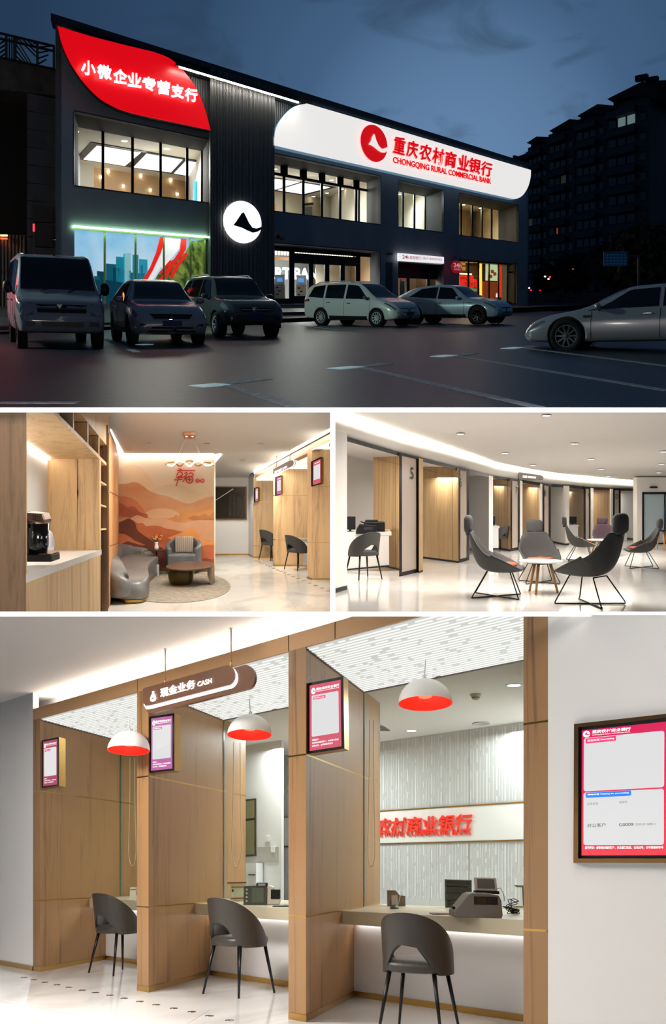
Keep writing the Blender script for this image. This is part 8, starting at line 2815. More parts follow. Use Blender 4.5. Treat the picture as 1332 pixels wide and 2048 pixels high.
def build_office():
 def wb(x, y):
  return P4.on(x, y, WB0, WB1)
 nb = -into4
 L, R = P4.on(561, 1800, WB0, WB1), P4.on(1150, 1800, WB0, WB1)
 L = L - Vector((0, P4.t, 1)) * ((L.z + P4.h))
 R = R - Vector((0, P4.t, 1)) * ((R.z + P4.h))
 w = MB().hexa(wquad(P4, L, R, 0, 2.75), into4 * 0.1).build('wall_back', mat('panel_grey', (188, 187, 184), rough=0.6), fr=P4)
 tag(w, 'pale grey back wall of the cash office behind the counters', kind='structure')
 ln = (R - L).length
 rnd = random.Random(5)
 for z0, z1, rows in ((1.86, 2.70, 6), (0.75, 1.40, 5)):
  o = P4.W(L, z0)
  up = (P4.W(L, 1) - P4.W(L, 0))
  m = MB()
  n = int(ln / 0.05)
  for r in range(n):
   u = (r + rnd.random() * 0.5) * ln / n
   z = z0 - rnd.random() * 0.5
   while z < z1:
    h = 0.05 + rnd.random() ** 1.5 * 0.7
    a, b = max(z, z0), min(z + h, z1)
    if b > a:
     ww = 0.012 + 0.012 * (r % 3 == 0)
     p, q = L + U4 * u, L + U4 * (u + ww)
     m.add([x + nb * 0.004 for x in wquad(P4, p, q, a, b)], [(0, 1, 2, 3)])
    z += h + 0.03 + rnd.random() * 0.15
  tag(m.build('pale_stripe', mat('stripe_white', (216, 216, 214), rough=0.5), w), kind='stuff')
 MB().hexa(wquad(P4, L, R, 1.425, 1.83), nb * 0.015).build('sign_band', mat('band_white', (226, 224, 218), rough=0.5), w)
 for z in (1.42, 1.835):
  MB().hexa(wquad(P4, L, R, z - 0.008, z + 0.008), nb * 0.022).build('brass_strip', gold, w)
 for x in (561, 937):
  p = wb(x, 1700)
  p = p - Vector((0, P4.t, 1)) * (p.z + P4.h)
  MB().hexa(wquad(P4, p, p + U4 * 0.012, 0.7, 2.75), nb * 0.006).build('panel_joint', mat('joint_grey', (150, 148, 144)), w)
 # red bank name
 t = thing('wall_lettering', 'raised red bank name on the white band of the office wall', 'sign', P4, wb(850, 1650))
 rot = [wb(698, 1671), wb(945, 1661), wb(945, 1627), wb(698, 1641)]
 lettering('重庆农村商业银行', rot, sign_red, t, lift=0.02, offset=0.018, depth=0.03, shear=0.12, nrm=nb)
 rot = [wb(690, 1678), wb(944, 1672), wb(944, 1657), wb(690, 1662)]
 lettering('CHONGQING RURAL COMMERCIAL BANK', rot, sign_red, t, lift=0.02, offset=0.012, depth=0.02, nrm=nb)
 # ceiling of the office
 g0 = fb(80) + into4 * (G4 - 0.0)
 g1 = fb(1100) + into4 * (G4 - 0.0)
 far = (L - fb(612)).dot(into4)
 e0 = fb(80) + into4 * 12
 c = [P4.W(g0, Z_T), P4.W(g1, Z_T), P4.W(g1 + into4 * 7.5, Z_T), P4.W(g0 + into4 * 7.5, Z_T)]
 ce = MB().hexa(c, Vector((0, 0, 0.05))).build('ceiling', white_paint, fr=P4)
 tag(ce, 'white ceiling of the back office behind the glass screens', kind='structure')

 def cl(x, y):
  return P4.F(x, y, Z_T)
 for i, (x, y) in enumerate(((1028, 1370), (823, 1461), (536, 1496))):
  p = cl(x, y)
  t = thing('downlight', ['round downlight above the right end of the office wall', 'round downlight next to the ceiling vent of the office', 'bright downlight seen beside the middle pendant lamp'][i], 'downlight', P4, p, group='office downlights')
  MB().lathe([(0.06, -0.004), (0.075, -0.008), (0.08, 0)], 20, p).build('rim', white_gloss, t)
  MB().lathe([(0.0, -0.006), (0.058, -0.005)], 20, p, caps=False).build('lens', mat('downlight_lens', (255, 250, 240), emit=14), t)
 p = cl(903, 1466)
 t = thing('dome_camera', 'dark dome camera under the office ceiling', 'camera', P4, p)
 MB().lathe([(0.07, 0), (0.07, -0.04), (0.055, -0.05)], 20, p).build('housing', pale_plastic, t)
 MB().lathe([(0.052, -0.05), (0.048, -0.085), (0.03, -0.105), (0, -0.112)], 20, p).build('dome', mat('dark_dome', (50, 26, 28), rough=0.1), t)
 p = cl(951, 1388)
 t = thing('smoke_detector', 'small white smoke detector on the office ceiling', 'detector', P4, p)
 MB().lathe([(0.055, 0), (0.055, -0.02), (0.04, -0.03), (0.04, -0.045), (0.025, -0.06), (0, -0.062)], 20, p).build('body', pale_plastic, t)
 MB().lathe([(0.041, -0.032), (0.041, -0.042)], 20, p, caps=False).build('slot', grey_plastic, t)
 p = cl(962, 1446)
 t = thing('ceiling_speaker', 'round speaker ring set in the office ceiling', 'speaker', P4, p)
 MB().lathe([(0.10, 0), (0.105, -0.012), (0.09, -0.012), (0.085, -0.004), (0, -0.004)], 24, p).build('grille', mat('speaker_grey', (170, 168, 164)), t)
 t = thing('air_vent', 'slatted air vent in the office ceiling near the middle partition', 'vent', P4, cl(772, 1457))
 q = [cl(761, 1460), cl(780, 1460), cl(768, 1452), cl(761, 1449)]
 MB().hexa(q, Vector((0, 0, -0.01))).build('frame', mat('vent_grey', (150, 146, 140)), t)
 for i in range(4):
  a, b = q[0].lerp(q[3], (i + .5) / 4), q[1].lerp(q[2], (i + .5) / 4)
  MB().bar(a - Vector((0, 0, .012)), b - Vector((0, 0, .012)), 0.02, 0.006, Vector((0, 0, -1))).build('slat', mat('vent_dark', (96, 92, 88)), t)
 # plain wall and glazed door further left, seen through the middle booth
 A = P4.F(380, 1893); B = A + U4 * 5.0
 Bx = P4.on(563, 1800, A, A + U4); Bx = Bx - Vector((0, P4.t, 1)) * (Bx.z + P4.h)
 w2 = MB().hexa(wquad(P4, A - U4 * 3.0, Bx, 0, 2.75), into4 * 0.1).build('wall_back', white_paint, fr=P4)
 tag(w2, 'plain white wall at the far left of the back office', kind='structure')

 def on2(x, y):
  return P4.on(x, y, A, B)
 nb2 = -into4
 t = thing('office_door', 'dark framed glazed door at the back of the office', 'door', P4, on2(500, 1712))
 for q in ([(478, 1714), (513, 1712), (513, 1597), (478, 1601)],):
  qq = [on2(*p) for p in q]
  flat(qq, mat('door_frame_dark', (58, 52, 46)), t, 'frame', lift=0.01, thick=0.03, nrm=nb2)
  for v0, v1 in ((0.03, 0.62), (0.66, 0.97)):
   flat(sub(qq, 0.05, v0, 0.94, v1), mat('door_glass_olive', (126, 124, 92), rough=0.15), t, 'pane', lift=0.042, thick=0.004, nrm=nb2)
 for i, (x, y) in enumerate(((536, 1677), (547, 1698))):
  c = [on2(x - 4, y + 7), on2(x + 4, y + 7), on2(x + 4, y - 6), on2(x - 4, y - 6)]
  m = MB().hexa([p + nb2 * 0.005 for p in c], nb2 * 0.03)
  b = c[0].lerp(c[2], 0.5)
  o = m.build('wall_switch', white_gloss, fr=P4, mods=BEV(0.004))
  tag(o, ['upper white switch box on the plain office wall', 'lower white switch box on the plain office wall'][i], 'switch')
 m = MB().hexa([p for p in (on2(515, 1724), on2(557, 1724), on2(557, 1694), on2(515, 1694))], nb2 * 0.02)
 tag(m.build('grey_board', mat('grey_board', (176, 172, 160), rough=0.6), fr=P4), 'grey board on the office wall beside the glazed door', 'board')
 # cabinet and printers behind the middle counter
 t = thing('filing_cabinet', 'white office cabinet with dark handles behind the middle counter', 'cabinet', P4, P4.F(514, 1800, 0.2))
 c = [P4.on(494, 1790, A, B) + nb2 * .3, P4.on(527, 1790, A, B) + nb2 * .3, P4.on(527, 1726, A, B) + nb2 * .3, P4.on(494, 1726, A, B) + nb2 * .3]
 MB().hexa(c, into4 * 0.28).build('body', white_gloss, t)
 for v in (0.28, 0.62):
  flat(sub(c, 0.55, v, 0.95, v + 0.03), black_plastic, t, 'handle', lift=0.0, thick=0.02, nrm=nb2)
 # lower office floor line and right return
 pe = fb(1110) + into4 * D4
 r = MB().hexa(wquad(P4, pe, pe + into4 * 6.0, 0, 2.75), U4 * 0.1).build('wall_right', white_paint, fr=P4)
 tag(r, 'white end wall of the back office behind the right pier', kind='structure')
 r = MB().hexa(wquad(P4, A - U4 * 3.0, A - U4 * 3.0 - into4 * 6.0, 0, 2.75), -U4 * 0.1).build('wall_left', white_paint, fr=P4)
 tag(r, 'white end wall of the back office at the far left', kind='structure')

build_office()

# ---------------------------------------------------------------- screens
def counter_screen(px, side_x, label, m_bg, k):
 """px = bl, br, tr, tl of the face"""
 p0 = sd(PIERS[k][1], PIERS[k][1] + 3)
 q = [P4.on(x, y, p0, p0 + U4) for x, y in px]
 side = P4.on(side_x, px[1][1], p0, p0 + U4)
 n = -into4
 r = P4.ray(side_x, px[1][1] + 2)
 # thickness: slide back along the booth until the right edge shows where it should
 t_best = min((abs(P4.proj(q[1] + into4 * d)[0] - side_x), d) for d in [i * 0.01 for i in range(1, 80)])[1]
 t = thing('queue_screen', label, 'screen', P4, q[0], group='queue screens on the partitions')
 grow = 0.006
 MB().hexa([P4.W(Vector((p.x, p.y - P4.t * (p.z + P4.h), -P4.h)), p.z + P4.h) for p in q], into4 * t_best).build('housing', gold, t)
 flat(q, black_plastic, t, 'bezel', lift=0.001, thick=0.006, nrm=n)
 s = sub(q, 0.07, 0.035, 0.93, 0.96)
 flat(s, m_bg, t, 'display', lift=0.008, thick=0.001, nrm=n)
 flat(rounded(sub(s, 0.07, 0.21, 0.93, 0.84), 0.04), screen_white, t, 'white_field', lift=0.010, thick=0.001, nrm=n)
 flat(sub(s, 0.12, 0.77, 0.52, 0.815), screen_label, t, 'label_field', lift=0.012, thick=0.001, nrm=n)
 lettering('正在办理 Processing', sub(s, 0.15, 0.778, 0.48, 0.805), screen_text, t, lift=0.014, nrm=n)
 ux, uy = (s[1] - s[0]).normalized(), (s[3] - s[0]).normalized()
 c = bil(s, 0.13, 0.905)
 emblem(c, ux, uy, (s[1] - s[0]).length * 0.065, screen_text, m_bg, t, n, lift=0.006)
 lettering('重庆农村商业银行', sub(s, 0.22, 0.905, 0.95, 0.945), screen_text, t, lift=0.011, nrm=n, offset=0.01)
 lettering('CHONGQING RURAL COMMERCIAL BANK', sub(s, 0.22, 0.880, 0.95, 0.895), screen_text, t, lift=0.011, nrm=n)
 for txt, v, u1 in (('温馨提示：', 0.145, 0.3), ('请等待办理的客户，关注窗口信息', 0.10, 0.92), ('以免过号，过号需重新取号', 0.055, 0.74)):
  lettering(txt, sub(s, 0.08, v, u1, v + 0.026), screen_text, t, lift=0.011, nrm=n)

counter_screen([(615, 1508), (689, 1497), (687, 1353), (615, 1367)], 698, 'pink queue screen in a brass case on the middle partition', screen_pink, 2)
counter_screen([(299.5, 1546), (349, 1541), (349, 1426.5), (300, 1433.5)], 361, 'violet queue screen in a brass case below the hanging sign', screen_violet, 1)
counter_screen([(85, 1576), (118, 1572), (118, 1474), (85, 1480.5)], 131, 'small plum queue screen on the partition by the white left wall', screen_plum, 0)

def wall_screen():
 p, q = fb(1096), fb(1300)
 o = lambda x, y: P4.on(x, y, p, q)
 n = -into4
 t = thing('wall_screen', 'large red queue screen in a bronze frame on the right white wall', 'screen', P4, o(1240, 1726))
 fr_m = mat('dark_bronze', (122, 92, 58), rough=0.3, metal=0.9)
 Q = [o(1147, 1725.5), o(1352, 1726), o(1352, 1428), o(1148.4, 1450.5)]
 I = [o(1156.5, 1717), o(1343, 1717), o(1343, 1436.5), o(1157, 1456.5)]
 for i, nm in enumerate(('bottom_frame', 'right_frame', 'top_frame', 'left_frame')):
  j = (i + 1) % 4
  MB().hexa([Q[i], Q[j], I[j], I[i]], n * 0.05).build(nm, fr_m, t)
 flat(I, black_plastic, t, 'bezel', lift=0.003, thick=0.02, nrm=n)
 S = [o(1163, 1711), o(1336, 1710.5), o(1336, 1444), o(1164, 1462)]
 flat(S, screen_red, t, 'display', lift=0.024, thick=0.001, nrm=n)
 flat(rounded([o(1167, 1690.5), o(1327, 1690), o(1327, 1578), o(1167, 1586)], 0.03, ry=0.045), screen_white, t, 'white_field', lift=0.026, thick=0.001, nrm=n)
 flat(rounded([o(1167.5, 1583.5), o(1327.5, 1575), o(1328, 1462.5), o(1168, 1477.5)], 0.03, ry=0.045), screen_white, t, 'white_field', lift=0.026, thick=0.001, nrm=n)
 flat(rounded([o(1171.5, 1596.5), o(1262, 1592), o(1262, 1581.5), o(1171.5, 1586.5)], 0.03, ry=0.25), screen_blue, t, 'label_field', lift=0.028, thick=0.001, nrm=n)
 flat(rounded([o(1171.5, 1488.5), o(1232, 1482.5), o(1232, 1472.5), o(1171.5, 1478.5)], 0.03, ry=0.25), screen_label, t, 'label_field', lift=0.028, thick=0.001, nrm=n)
 lettering('等待办理 Waiting for processing', [o(1175, 1592), o(1257, 1588), o(1257, 1584), o(1175, 1589)], screen_text, t, lift=0.031, nrm=n, offset=0.01)
 lettering('正在办理 Processing', [o(1175, 1485.5), o(1228, 1480), o(1228, 1475.5), o(1175, 1481)], screen_text, t, lift=0.031, nrm=n, offset=0.01)
 c = o(1173, 1469.5)
 ux, uy = (o(1180, 1469) - c).normalized(), (o(1173, 1460) - c).normalized()
 emblem(c, ux, uy, (o(1180, 1469) - c).length, screen_text, screen_red, t, n, lift=0.014, ry=(o(1173, 1463) - c).length)
 lettering('重庆农村商业银行', [o(1184, 1468.5), o(1261, 1462), o(1261, 1455.5), o(1184, 1462)], screen_text, t, lift=0.027, nrm=n, offset=0.02, shear=0.1)
 lettering('CHONGQING RURAL COMMERCIAL BANK', [o(1184, 1473), o(1260, 1466), o(1260, 1464), o(1184, 1470.5)], screen_text, t, lift=0.027, nrm=n)
 lettering('对公客户', [o(1174.5, 1655.5), o(1211, 1654), o(1211, 1646), o(1174.5, 1648)], dark_text, t, lift=0.028, nrm=n)
 lettering('G0009', [o(1237.5, 1653), o(1266, 1652.5), o(1266, 1646), o(1237.5, 1647)], dark_text, t, lift=0.028, nrm=n, offset=0.004)
 lettering('G0010 G0011', [o(1269, 1651.5), o(1311, 1650.5), o(1311, 1646), o(1269, 1647)], pale_text, t, lift=0.028, nrm=n)
 lettering('业务类型', [o(1174.5, 1611), o(1196, 1610), o(1196, 1605), o(1174.5, 1606)], pale_text, t, lift=0.028, nrm=n)
 lettering('等待号', [o(1238, 1608), o(1254, 1607), o(1254, 1602), o(1238, 1603)], pale_text, t, lift=0.028, nrm=n)
 lettering('温馨提示：请等待办理的客户，关注窗口信息，以免过号，过号需重新取号', [o(1170, 1698.5), o(1326, 1697.5), o(1326, 1692.5), o(1170, 1693)], screen_text, t, lift=0.028, nrm=n, offset=0.01)

wall_screen()

def cash_sign():
 base = fb(300) - into4 * 0.18
 n = -into4
 o = lambda x, y: P4.on(x, y, base, base + U4)
 t = thing('hanging_sign', 'brown capsule sign reading CASH hung from two rods', 'sign', P4, o(400, 1400))
 brown = mat('sign_brown', (112, 78, 58), rough=0.35, metal=0.25)

 def capsule(x0, y0t, x1, slope, h):
  # left edge slightly rounded, right end a half circle
  pts = []
  yt = lambda x: y0t + slope * (x - x0)
  hb = lambda x: h * (1 + 0.00035 * (x - x0))
  pts.append((x0, yt(x0) + hb(x0) * 0.72)); pts.append((x0, yt(x0) + 2)); pts.append((x0 + 3, yt(x0 + 3)))
  xr = x1 - h * 0.42
  for k in range(13):
   a = pi / 2 - k / 12 * pi
   pts.append((xr + h * 0.42 * cos(a), yt(xr) + slope * 0 + hb(xr) / 2 - hb(xr) / 2 * sin(a) - 0.0))
  pts.append((x0 + 14, yt(x0 + 14) + hb(x0) - 0.5)); pts.append((x0 + 5, yt(x0 + 5) + hb(x0) - 2))
  return pts
 back = capsule(296, 1386, 514, -0.272, 46)
 MB().hexa([o(*p) + n * 0.0 for p in back], n * 0.05).build('back_board', brown, t)
 fr1 = capsule(294, 1382.5, 481, -0.272, 41)
 MB().hexa([o(x, y + 0.5) + n * 0.055 for x, y in fr1], n * 0.012).build('edge_light', mat('sign_edge_glow', (250, 246, 244), emit=1.6), t)
 fr2 = capsule(294, 1380, 477.5, -0.272, 38)
 MB().hexa([o(*p) + n * 0.068 for p in fr2], n * 0.02).build('front_board', brown, t)

 def s(x):
  return 1407 - 0.272 * (x - 300)
 q = lambda x0, x1, yb, yt: [o(x0, s(x0) + yb), o(x1, s(x1) + yb), o(x1, s(x1) + yt), o(x0, s(x0) + yt)]
 lettering('现金业务', q(330, 399, 0.5, -18), letters_lit, t, lift=0.09, nrm=n, offset=0.01, depth=0.012)
 lettering('CASH', q(404, 432, -1.0, -10.5), letters_lit, t, lift=0.09, nrm=n, offset=0.005, depth=0.012)
 # money bag symbol
 c = o(315.5, s(315.5) - 6)
 ux = (o(320, s(320) - 6) - c); uy = (o(315.5, s(315.5) - 11) - c)
 pts = [(-0.5, 2.2), (0.5, 2.2), (0.35, 1.5), (0.5, 1.2), (1.1, 0.4), (1.5, -0.7), (1.3, -1.6), (0.6, -2.0), (-0.6, -2.0), (-1.3, -1.6), (-1.5, -0.7), (-1.1, 0.4), (-0.5, 1.2), (-0.35, 1.5)]
 MB().hexa([c + ux * (x * 0.85) + uy * (y * 0.95) + n * 0.09 for x, y in pts], n * 0.012).build('money_bag_symbol', letters_lit, t)
 MB().hexa([c + ux * (0.3 * x) + uy * (y * .3 - .7) + n * 0.104 for x, y in ((0, 1.6), (1.2, 0), (0, -1.6), (-1.2, 0))], n * 0.002).build('coin_hole', brown, t)
 for x, y0, y1 in ((333.5, 1301, 1371), (465, 1260, 1336)):
  p1 = o(x, y1) + n * 0.03
  p0 = o(x, y0) + n * 0.03
  MB().tube([p1, p0], 0.006, 8).build('rod', bronze, t)
  MB().tube([p1 - Vector((0, 0, .0)), p1 + Vector((0, P4.t, 1)) * 0.04], 0.012, 8).build('rod_foot', bronze, t)
  MB().lathe([(0.0, 0), (0.014, 0), (0.014, 0.01), (0, 0.01)], 12, p0).build('rod_cap', white_gloss, t)

cash_sign()

# ---------------------------------------------------------------- pendant lamps
for px, py, w, yt, lb in ((851, 1407, 108, 1320, 'white dome pendant lamp with red lining in the right-hand booth'),
       (499, 1470, 89, 1398, 'white dome pendant lamp with red lining in the middle booth'),
       (257, 1501, 84, 1440, 'white dome pendant lamp with red lining in the far left booth')):
 pendant(P4, px, py, w, yt, lb, 'pendant lamps over the cash counters', tilt=radians(-7), outer=pend_white, inner=pend_red)

# ---------------------------------------------------------------- dining-style visitor chairs
chair4 = make_visitor_chair(leather, black_metal)
CH4 = [((837, 2064), -24, 'grey visitor chair with an arched back at the right-hand counter, nearest the camera'),
  ((474, 1988), -42, 'grey visitor chair with an arched back at the middle counter'),
  ((233, 1946), -44, 'grey visitor chair with an arched back at the far left counter, half behind the partition')]
for i, ((x, y), a, lb) in enumerate(CH4):
 mtx = placement(P4, P4.F(x, y), radians(a), roll=0.55, size=1.01 if i == 0 else 1.07)
 if i == 0:
  chair4.matrix_world = mtx
  tag(chair4, lb, 'chair', 'visitor chairs at the cash counters')
 else:
  copy_tree(chair4, mtx, lb)
for i, (x, y) in enumerate([(95, 650), (135, 660), (180, 670), (228, 680), (275, 690), (330, 702), (383, 711), (440, 722), (497, 734), (560, 747), (625, 760), (695, 774), (767, 788), (838, 804), (918, 822)]):
 p = P4.F(x / 2, 1630 + y / 2)
 o = MB().lathe([(0.036, 0), (0.036, 0.003), (0.03, 0.0045), (0, 0.0045)], 20, p).build('floor_stud', mat('brushed_steel', (150, 146, 140), rough=0.25, metal=1.0), fr=P4, origin=p)
 tag(o, ORD[i] + ' metal floor stud of the cash hall row, counted from the left', 'floor stud', 'row of metal floor studs')

# ---------------------------------------------------------------- things on the counters
ZK = 0.76

def on_counter(name, label, cat, x, y, heading=0.0, z=ZK, roll=0.5, group=None):
 """thing standing on the counter top where (x, y) shows"""
 return thing(name, label, cat, P4, P4.F(x, y, z), radians(heading), group, roll)

def profile_box(o, pts, w, name, m, mods=None):
 """side profile pts in (x, z), extruded along y, centred"""
 return MB().hexa([Vector((x, -w / 2, z)) for x, z in pts], Vector((0, w, 0))).build(name, m, o, raw=True, mods=mods)

def counter_goods():
 def sc(x, y):
  return P4.scale(P4.F(x, y, ZK))
 # ---- right-hand counter
 k = sc(950, 1830)
 t = on_counter('banknote_counter', 'grey banknote counting machine with tilted display on the right-hand counter', 'counting machine', 951, 1834, 3)
 W = 92 / k
 pts = [(-0.5, 0.0), (0.47, 0.0), (0.5, 0.06), (0.485, 0.34), (0.43, 0.44), (0.2, 0.475), (-0.12, 0.47), (-0.2, 0.44), (-0.42, 0.2), (-0.5, 0.12)]
 profile_box(t, [(x * W, z * W) for x, z in pts], 0.26, 'body', grey_plastic, BEV(0.008))
 n = Vector((0, -1, 0))
 y0 = -0.131
 q = lambda a, b, c, d: [Vector((a * W, y0, b * W)), Vector((c * W, y0, b * W)), Vector((c * W, y0, d * W)), Vector((a * W, y0, d * W))]
 flat(q(-0.09, 0.255, 0.40, 0.405), black_plastic, t, 'control_panel', lift=0, thick=0.004, nrm=n, raw=True)
 flat(q(-0.06, 0.275, 0.17, 0.385), mat('amber_dark_lcd', (58, 38, 26), rough=0.1), t, 'lcd_window', lift=0.004, thick=0.002, nrm=n, raw=True)
 for i in range(3):
  for j in range(3):
   flat(q(0.2 + i * .06, 0.28 + j * .037, 0.245 + i * .06, 0.3 + j * .037), mat('dark_button', (40, 40, 44)), t, 'button', lift=0.004, thick=0.003, nrm=n, raw=True)
 MB().tube([Vector((-0.47 * W, -0.08, .16 * W)), Vector((-0.53 * W, -0.08, .2 * W))], 0.012, 8).build('feed_roller', black_plastic, t, raw=True)
 rt = Matrix.Rotation(radians(-16), 3, 'X')
 MB().box((0.25 * W, 0.03, 0.63 * W), (0.47 * W, 0.03, 0.27 * W), rt).build('display_case', pale_plastic, t, raw=True, mods=BEV(0.006))
 MB().box(Vector((0.25 * W, 0.03, 0.635 * W)) + rt @ Vector((0, -0.016, 0)), (0.37 * W, 0.004, 0.19 * W), rt).build('display_window', mat('grey_lcd', (98, 100, 96), rough=0.2), t, raw=True)
 MB().box((0.27 * W, 0.05, 0.48 * W), (0.5 * W, 0.1, 0.06 * W)).build('display_foot', black_plastic, t, raw=True)
 # cable tangle
 t = on_counter('cable_bundle', 'tangle of black cables beside the banknote counter', 'cable', 1018, 1829)
 rnd = random.Random(3)
 for i in range(6):
  pts = [Vector((-0.05, 0.0, 0.06))]
  for j in range(6):
   pts.append(Vector((-0.02 + 0.11 * rnd.random(), rnd.uniform(-.03, .03), 0.005 + rnd.random() * 0.05 * (1 + (i < 2) * 1.5))))
  pts.append(Vector((0.02 + 0.06 * rnd.random(), 0, 0.005)))
  MB().tube(smooth_curve(pts, 5), 0.0035, 6).build('cable', black_plastic, t, raw=True)
 MB().tube([Vector((-0.09, 0.02, .19)), Vector((-0.06, 0.02, .2)), Vector((-0.035, .01, .15)), Vector((-0.035, 0, .1))], 0.003, 6).build('cable', grey_plastic, t, raw=True)
 # tray
 t = on_counter('coin_tray', 'flat dark passing tray with red lining sunk in the right-hand counter', 'tray', 882, 1828)
 MB().box((0, 0, 0.002), (0.17, 0.22, 0.006)).build('tray_rim', black_plastic, t, raw=True)
 MB().box((0.02, -0.03, 0.006), (0.12, 0.14, 0.003)).build('tray_lining', mat('tray_red', (176, 60, 54)), t, raw=True)
 # document reader
 k = sc(788, 1816)
 t = on_counter('card_reader', 'small upright card reader on a grey foot at the right-hand counter', 'card reader', 789, 1818)
 MB().lathe([(0.042, 0), (0.042, 0.012), (0.03, 0.028), (0.02, 0.035)], 20).build('foot', grey_plastic, t, raw=True)
 MB().box((0, 0, 0.075), (0.055, 0.02, 0.085), Matrix.Rotation(radians(-8), 3, 'X')).build('reader', pale_plastic, t, raw=True, mods=BEV(0.004))
 MB().tube(smooth_curve([Vector((.03, 0.02, .02)), Vector((.045, .02, .07)), Vector((.06, .03, .115)), Vector((.085, .03, .12))], 5), 0.003, 6).build('cable', white_gloss, t, raw=True)
 # brown box behind the glass
 t = on_counter('paper_organizer', 'brown desk organiser behind the glass of the right-hand counter', 'organiser', 795, 1812)
 br = mat('brown_board', (116, 92, 78), rough=0.6)
 pts = [(-0.10, 0), (0.075, 0), (0.075, 0.095), (0.02, 0.10), (-0.02, 0.145), (-0.10, 0.145)]
 profile_box(t, pts, 0.15, 'case', br)
 MB().box((-0.055, -0.076, 0.03), (0.05, 0.004, 0.055)).build('open_slot', mat('slot_dark', (58, 44, 38)), t, raw=True)
 # monitor seen from behind
 t = on_counter('office_chair_back', 'black ribbed office chair back behind the right-hand counter', 'chair', 921, 1816)
 k = 260
 for i in range(4):
  MB().box((0, 0.10, 0.035 + i * 0.062), (0.25, 0.05, 0.058)).build('back_cushion', black_plastic, t, raw=True, mods=BEV(0.012))
 MB().box((0, 0.13, 0.12), (0.26, 0.03, 0.26)).build('back_shell', black_metal, t, raw=True)
 # desk lamp arm at far right
 t = on_counter('desk_scanner', 'slim gold-edged desk scanner head beside the right pier', 'scanner', 1040, 1815)
 MB().box((0, 0, 0.008), (0.14, 0.14, 0.015)).build('base', mat('scanner_gold', (150, 132, 86), rough=0.4), t, raw=True)
 MB().tube([Vector((0.04, 0.03, 0.01)), Vector((0.04, 0.03, 0.19))], 0.006, 8).build('post', black_metal, t, raw=True)
 MB().box((0.0, 0.0, 0.195), (0.09, 0.06, 0.014)).build('head', mat('scanner_gold', (150, 132, 86)), t, raw=True, mods=BEV(0.003))
 MB().box((0.0, 0.0, 0.186), (0.06, 0.04, 0.008)).build('camera_eye', black_plastic, t, raw=True)
 # ---- middle counter
 t = on_counter('notice_card', 'cream notice card with red lines standing on the middle counter', 'card', 473, 1803)
 k = sc(473, 1803)
 cw, chh = 40 / k, 34 / k
 Q = [Vector((-cw / 2, 0, 0)), Vector((cw / 2, 0, 0)), Vector((cw / 2, 0.01, chh)), Vector((-cw / 2, 0.01, chh))]
 MB().hexa(Q, Vector((0, 0.05, 0))).build('card_box', mat('card_cream', (208, 200, 160), rough=0.5), t, raw=True)
 nn = Vector((0, -1, 0))
 for v in (0.15, 0.76):
  flat(sub(Q, 0.22, v, 0.88, v + .05), mat('card_red', (150, 60, 44)), t, 'red_line', lift=0.001, thick=0.001, nrm=nn, raw=True)
 flat(sub(Q, 0.22, 0.25, 0.86, 0.7), mat('card_pale', (224, 220, 190)), t, 'pale_field', lift=0.001, thick=0.001, nrm=nn, raw=True)
 flat(sub(Q, 0.26, 0.52, 0.34, 0.66), dark_text, t, 'stamp', lift=0.003, thick=0.001, nrm=nn, raw=True)
 MB().box((0.0, 0.025, chh + 0.006), (cw * 0.95, 0.05, 0.01)).build('lid', mat('card_brown', (120, 66, 44)), t, raw=True)
 t = on_counter('banknote_counter', 'dark banknote counting machine with white side on the middle counter', 'counting machine', 520, 1809)
 W = 58 / k
 profile_box(t, [(-0.5 * W, 0), (0.25 * W, 0), (0.25 * W, 0.5 * W), (0.15 * W, 0.58 * W), (-0.5 * W, 0.56 * W)], 0.2, 'body', mat('dark_grey_plastic', (70, 72, 64), rough=0.4), BEV(0.006))
 MB().box((-0.05 * W, -0.102, 0.28 * W), (0.38 * W, 0.004, 0.42 * W)).build('lcd_window', mat('olive_lcd', (96, 104, 86), rough=0.15), t, raw=True)
 for j in range(4):
  MB().box((-0.4 * W, -0.102, (0.12 + j * .11) * W), (0.05 * W, 0.004, 0.05 * W)).build('button', pale_plastic, t, raw=True)
 pr = [(0.2, 0.0), (0.62, 0), (0.66, 0.12), (0.5, 0.25), (0.46, 0.5), (0.3, 0.56), (0.2, 0.56)]
 profile_box(t, [(x * W, z * W) for x, z in pr], 0.19, 'side_cheek', pale_plastic, BEV(0.01))
 MB().box((0.5 * W, -0.05, 0.3 * W), (0.3 * W, 0.1, 0.3 * W)).build('note_hopper', black_plastic, t, raw=True, mods=BEV(0.01))
 t = on_counter('card_terminal', 'small black terminal lying on top of the dark counting machine', 'terminal', 524, 1774, z=ZK + 0.56 * W)
 MB().box((0, 0, 0.02), (0.11, 0.1, 0.045)).build('case', black_plastic, t, raw=True, mods=BEV(0.012))
 MB().box((0, -0.05, 0.022), (0.07, 0.004, 0.02)).build('slot', grey_plastic, t, raw=True)
 t = on_counter('tablet', 'flat black tablet lying at the right edge of the middle counter', 'tablet', 566, 1813)
 MB().box((0, 0, 0.006), (0.2, 0.18, 0.012)).build('case', black_plastic, t, raw=True, mods=BEV(0.004))
 MB().box((0.01, 0, 0.0125), (0.15, 0.13, 0.002)).build('glass_face', mat('tablet_grey', (120, 122, 122), rough=0.1), t, raw=True)
 t = on_counter('stapler', 'small black clip lying before the counting machine', 'clip', 515, 1809.5)
 MB().box((0, 0, 0.008), (0.06, 0.03, 0.016)).build('body', black_plastic, t, raw=True, mods=BEV(0.004))
 MB().box((0.045, 0, 0.006), (0.02, 0.02, 0.012)).build('tip', black_metal, t, raw=True)
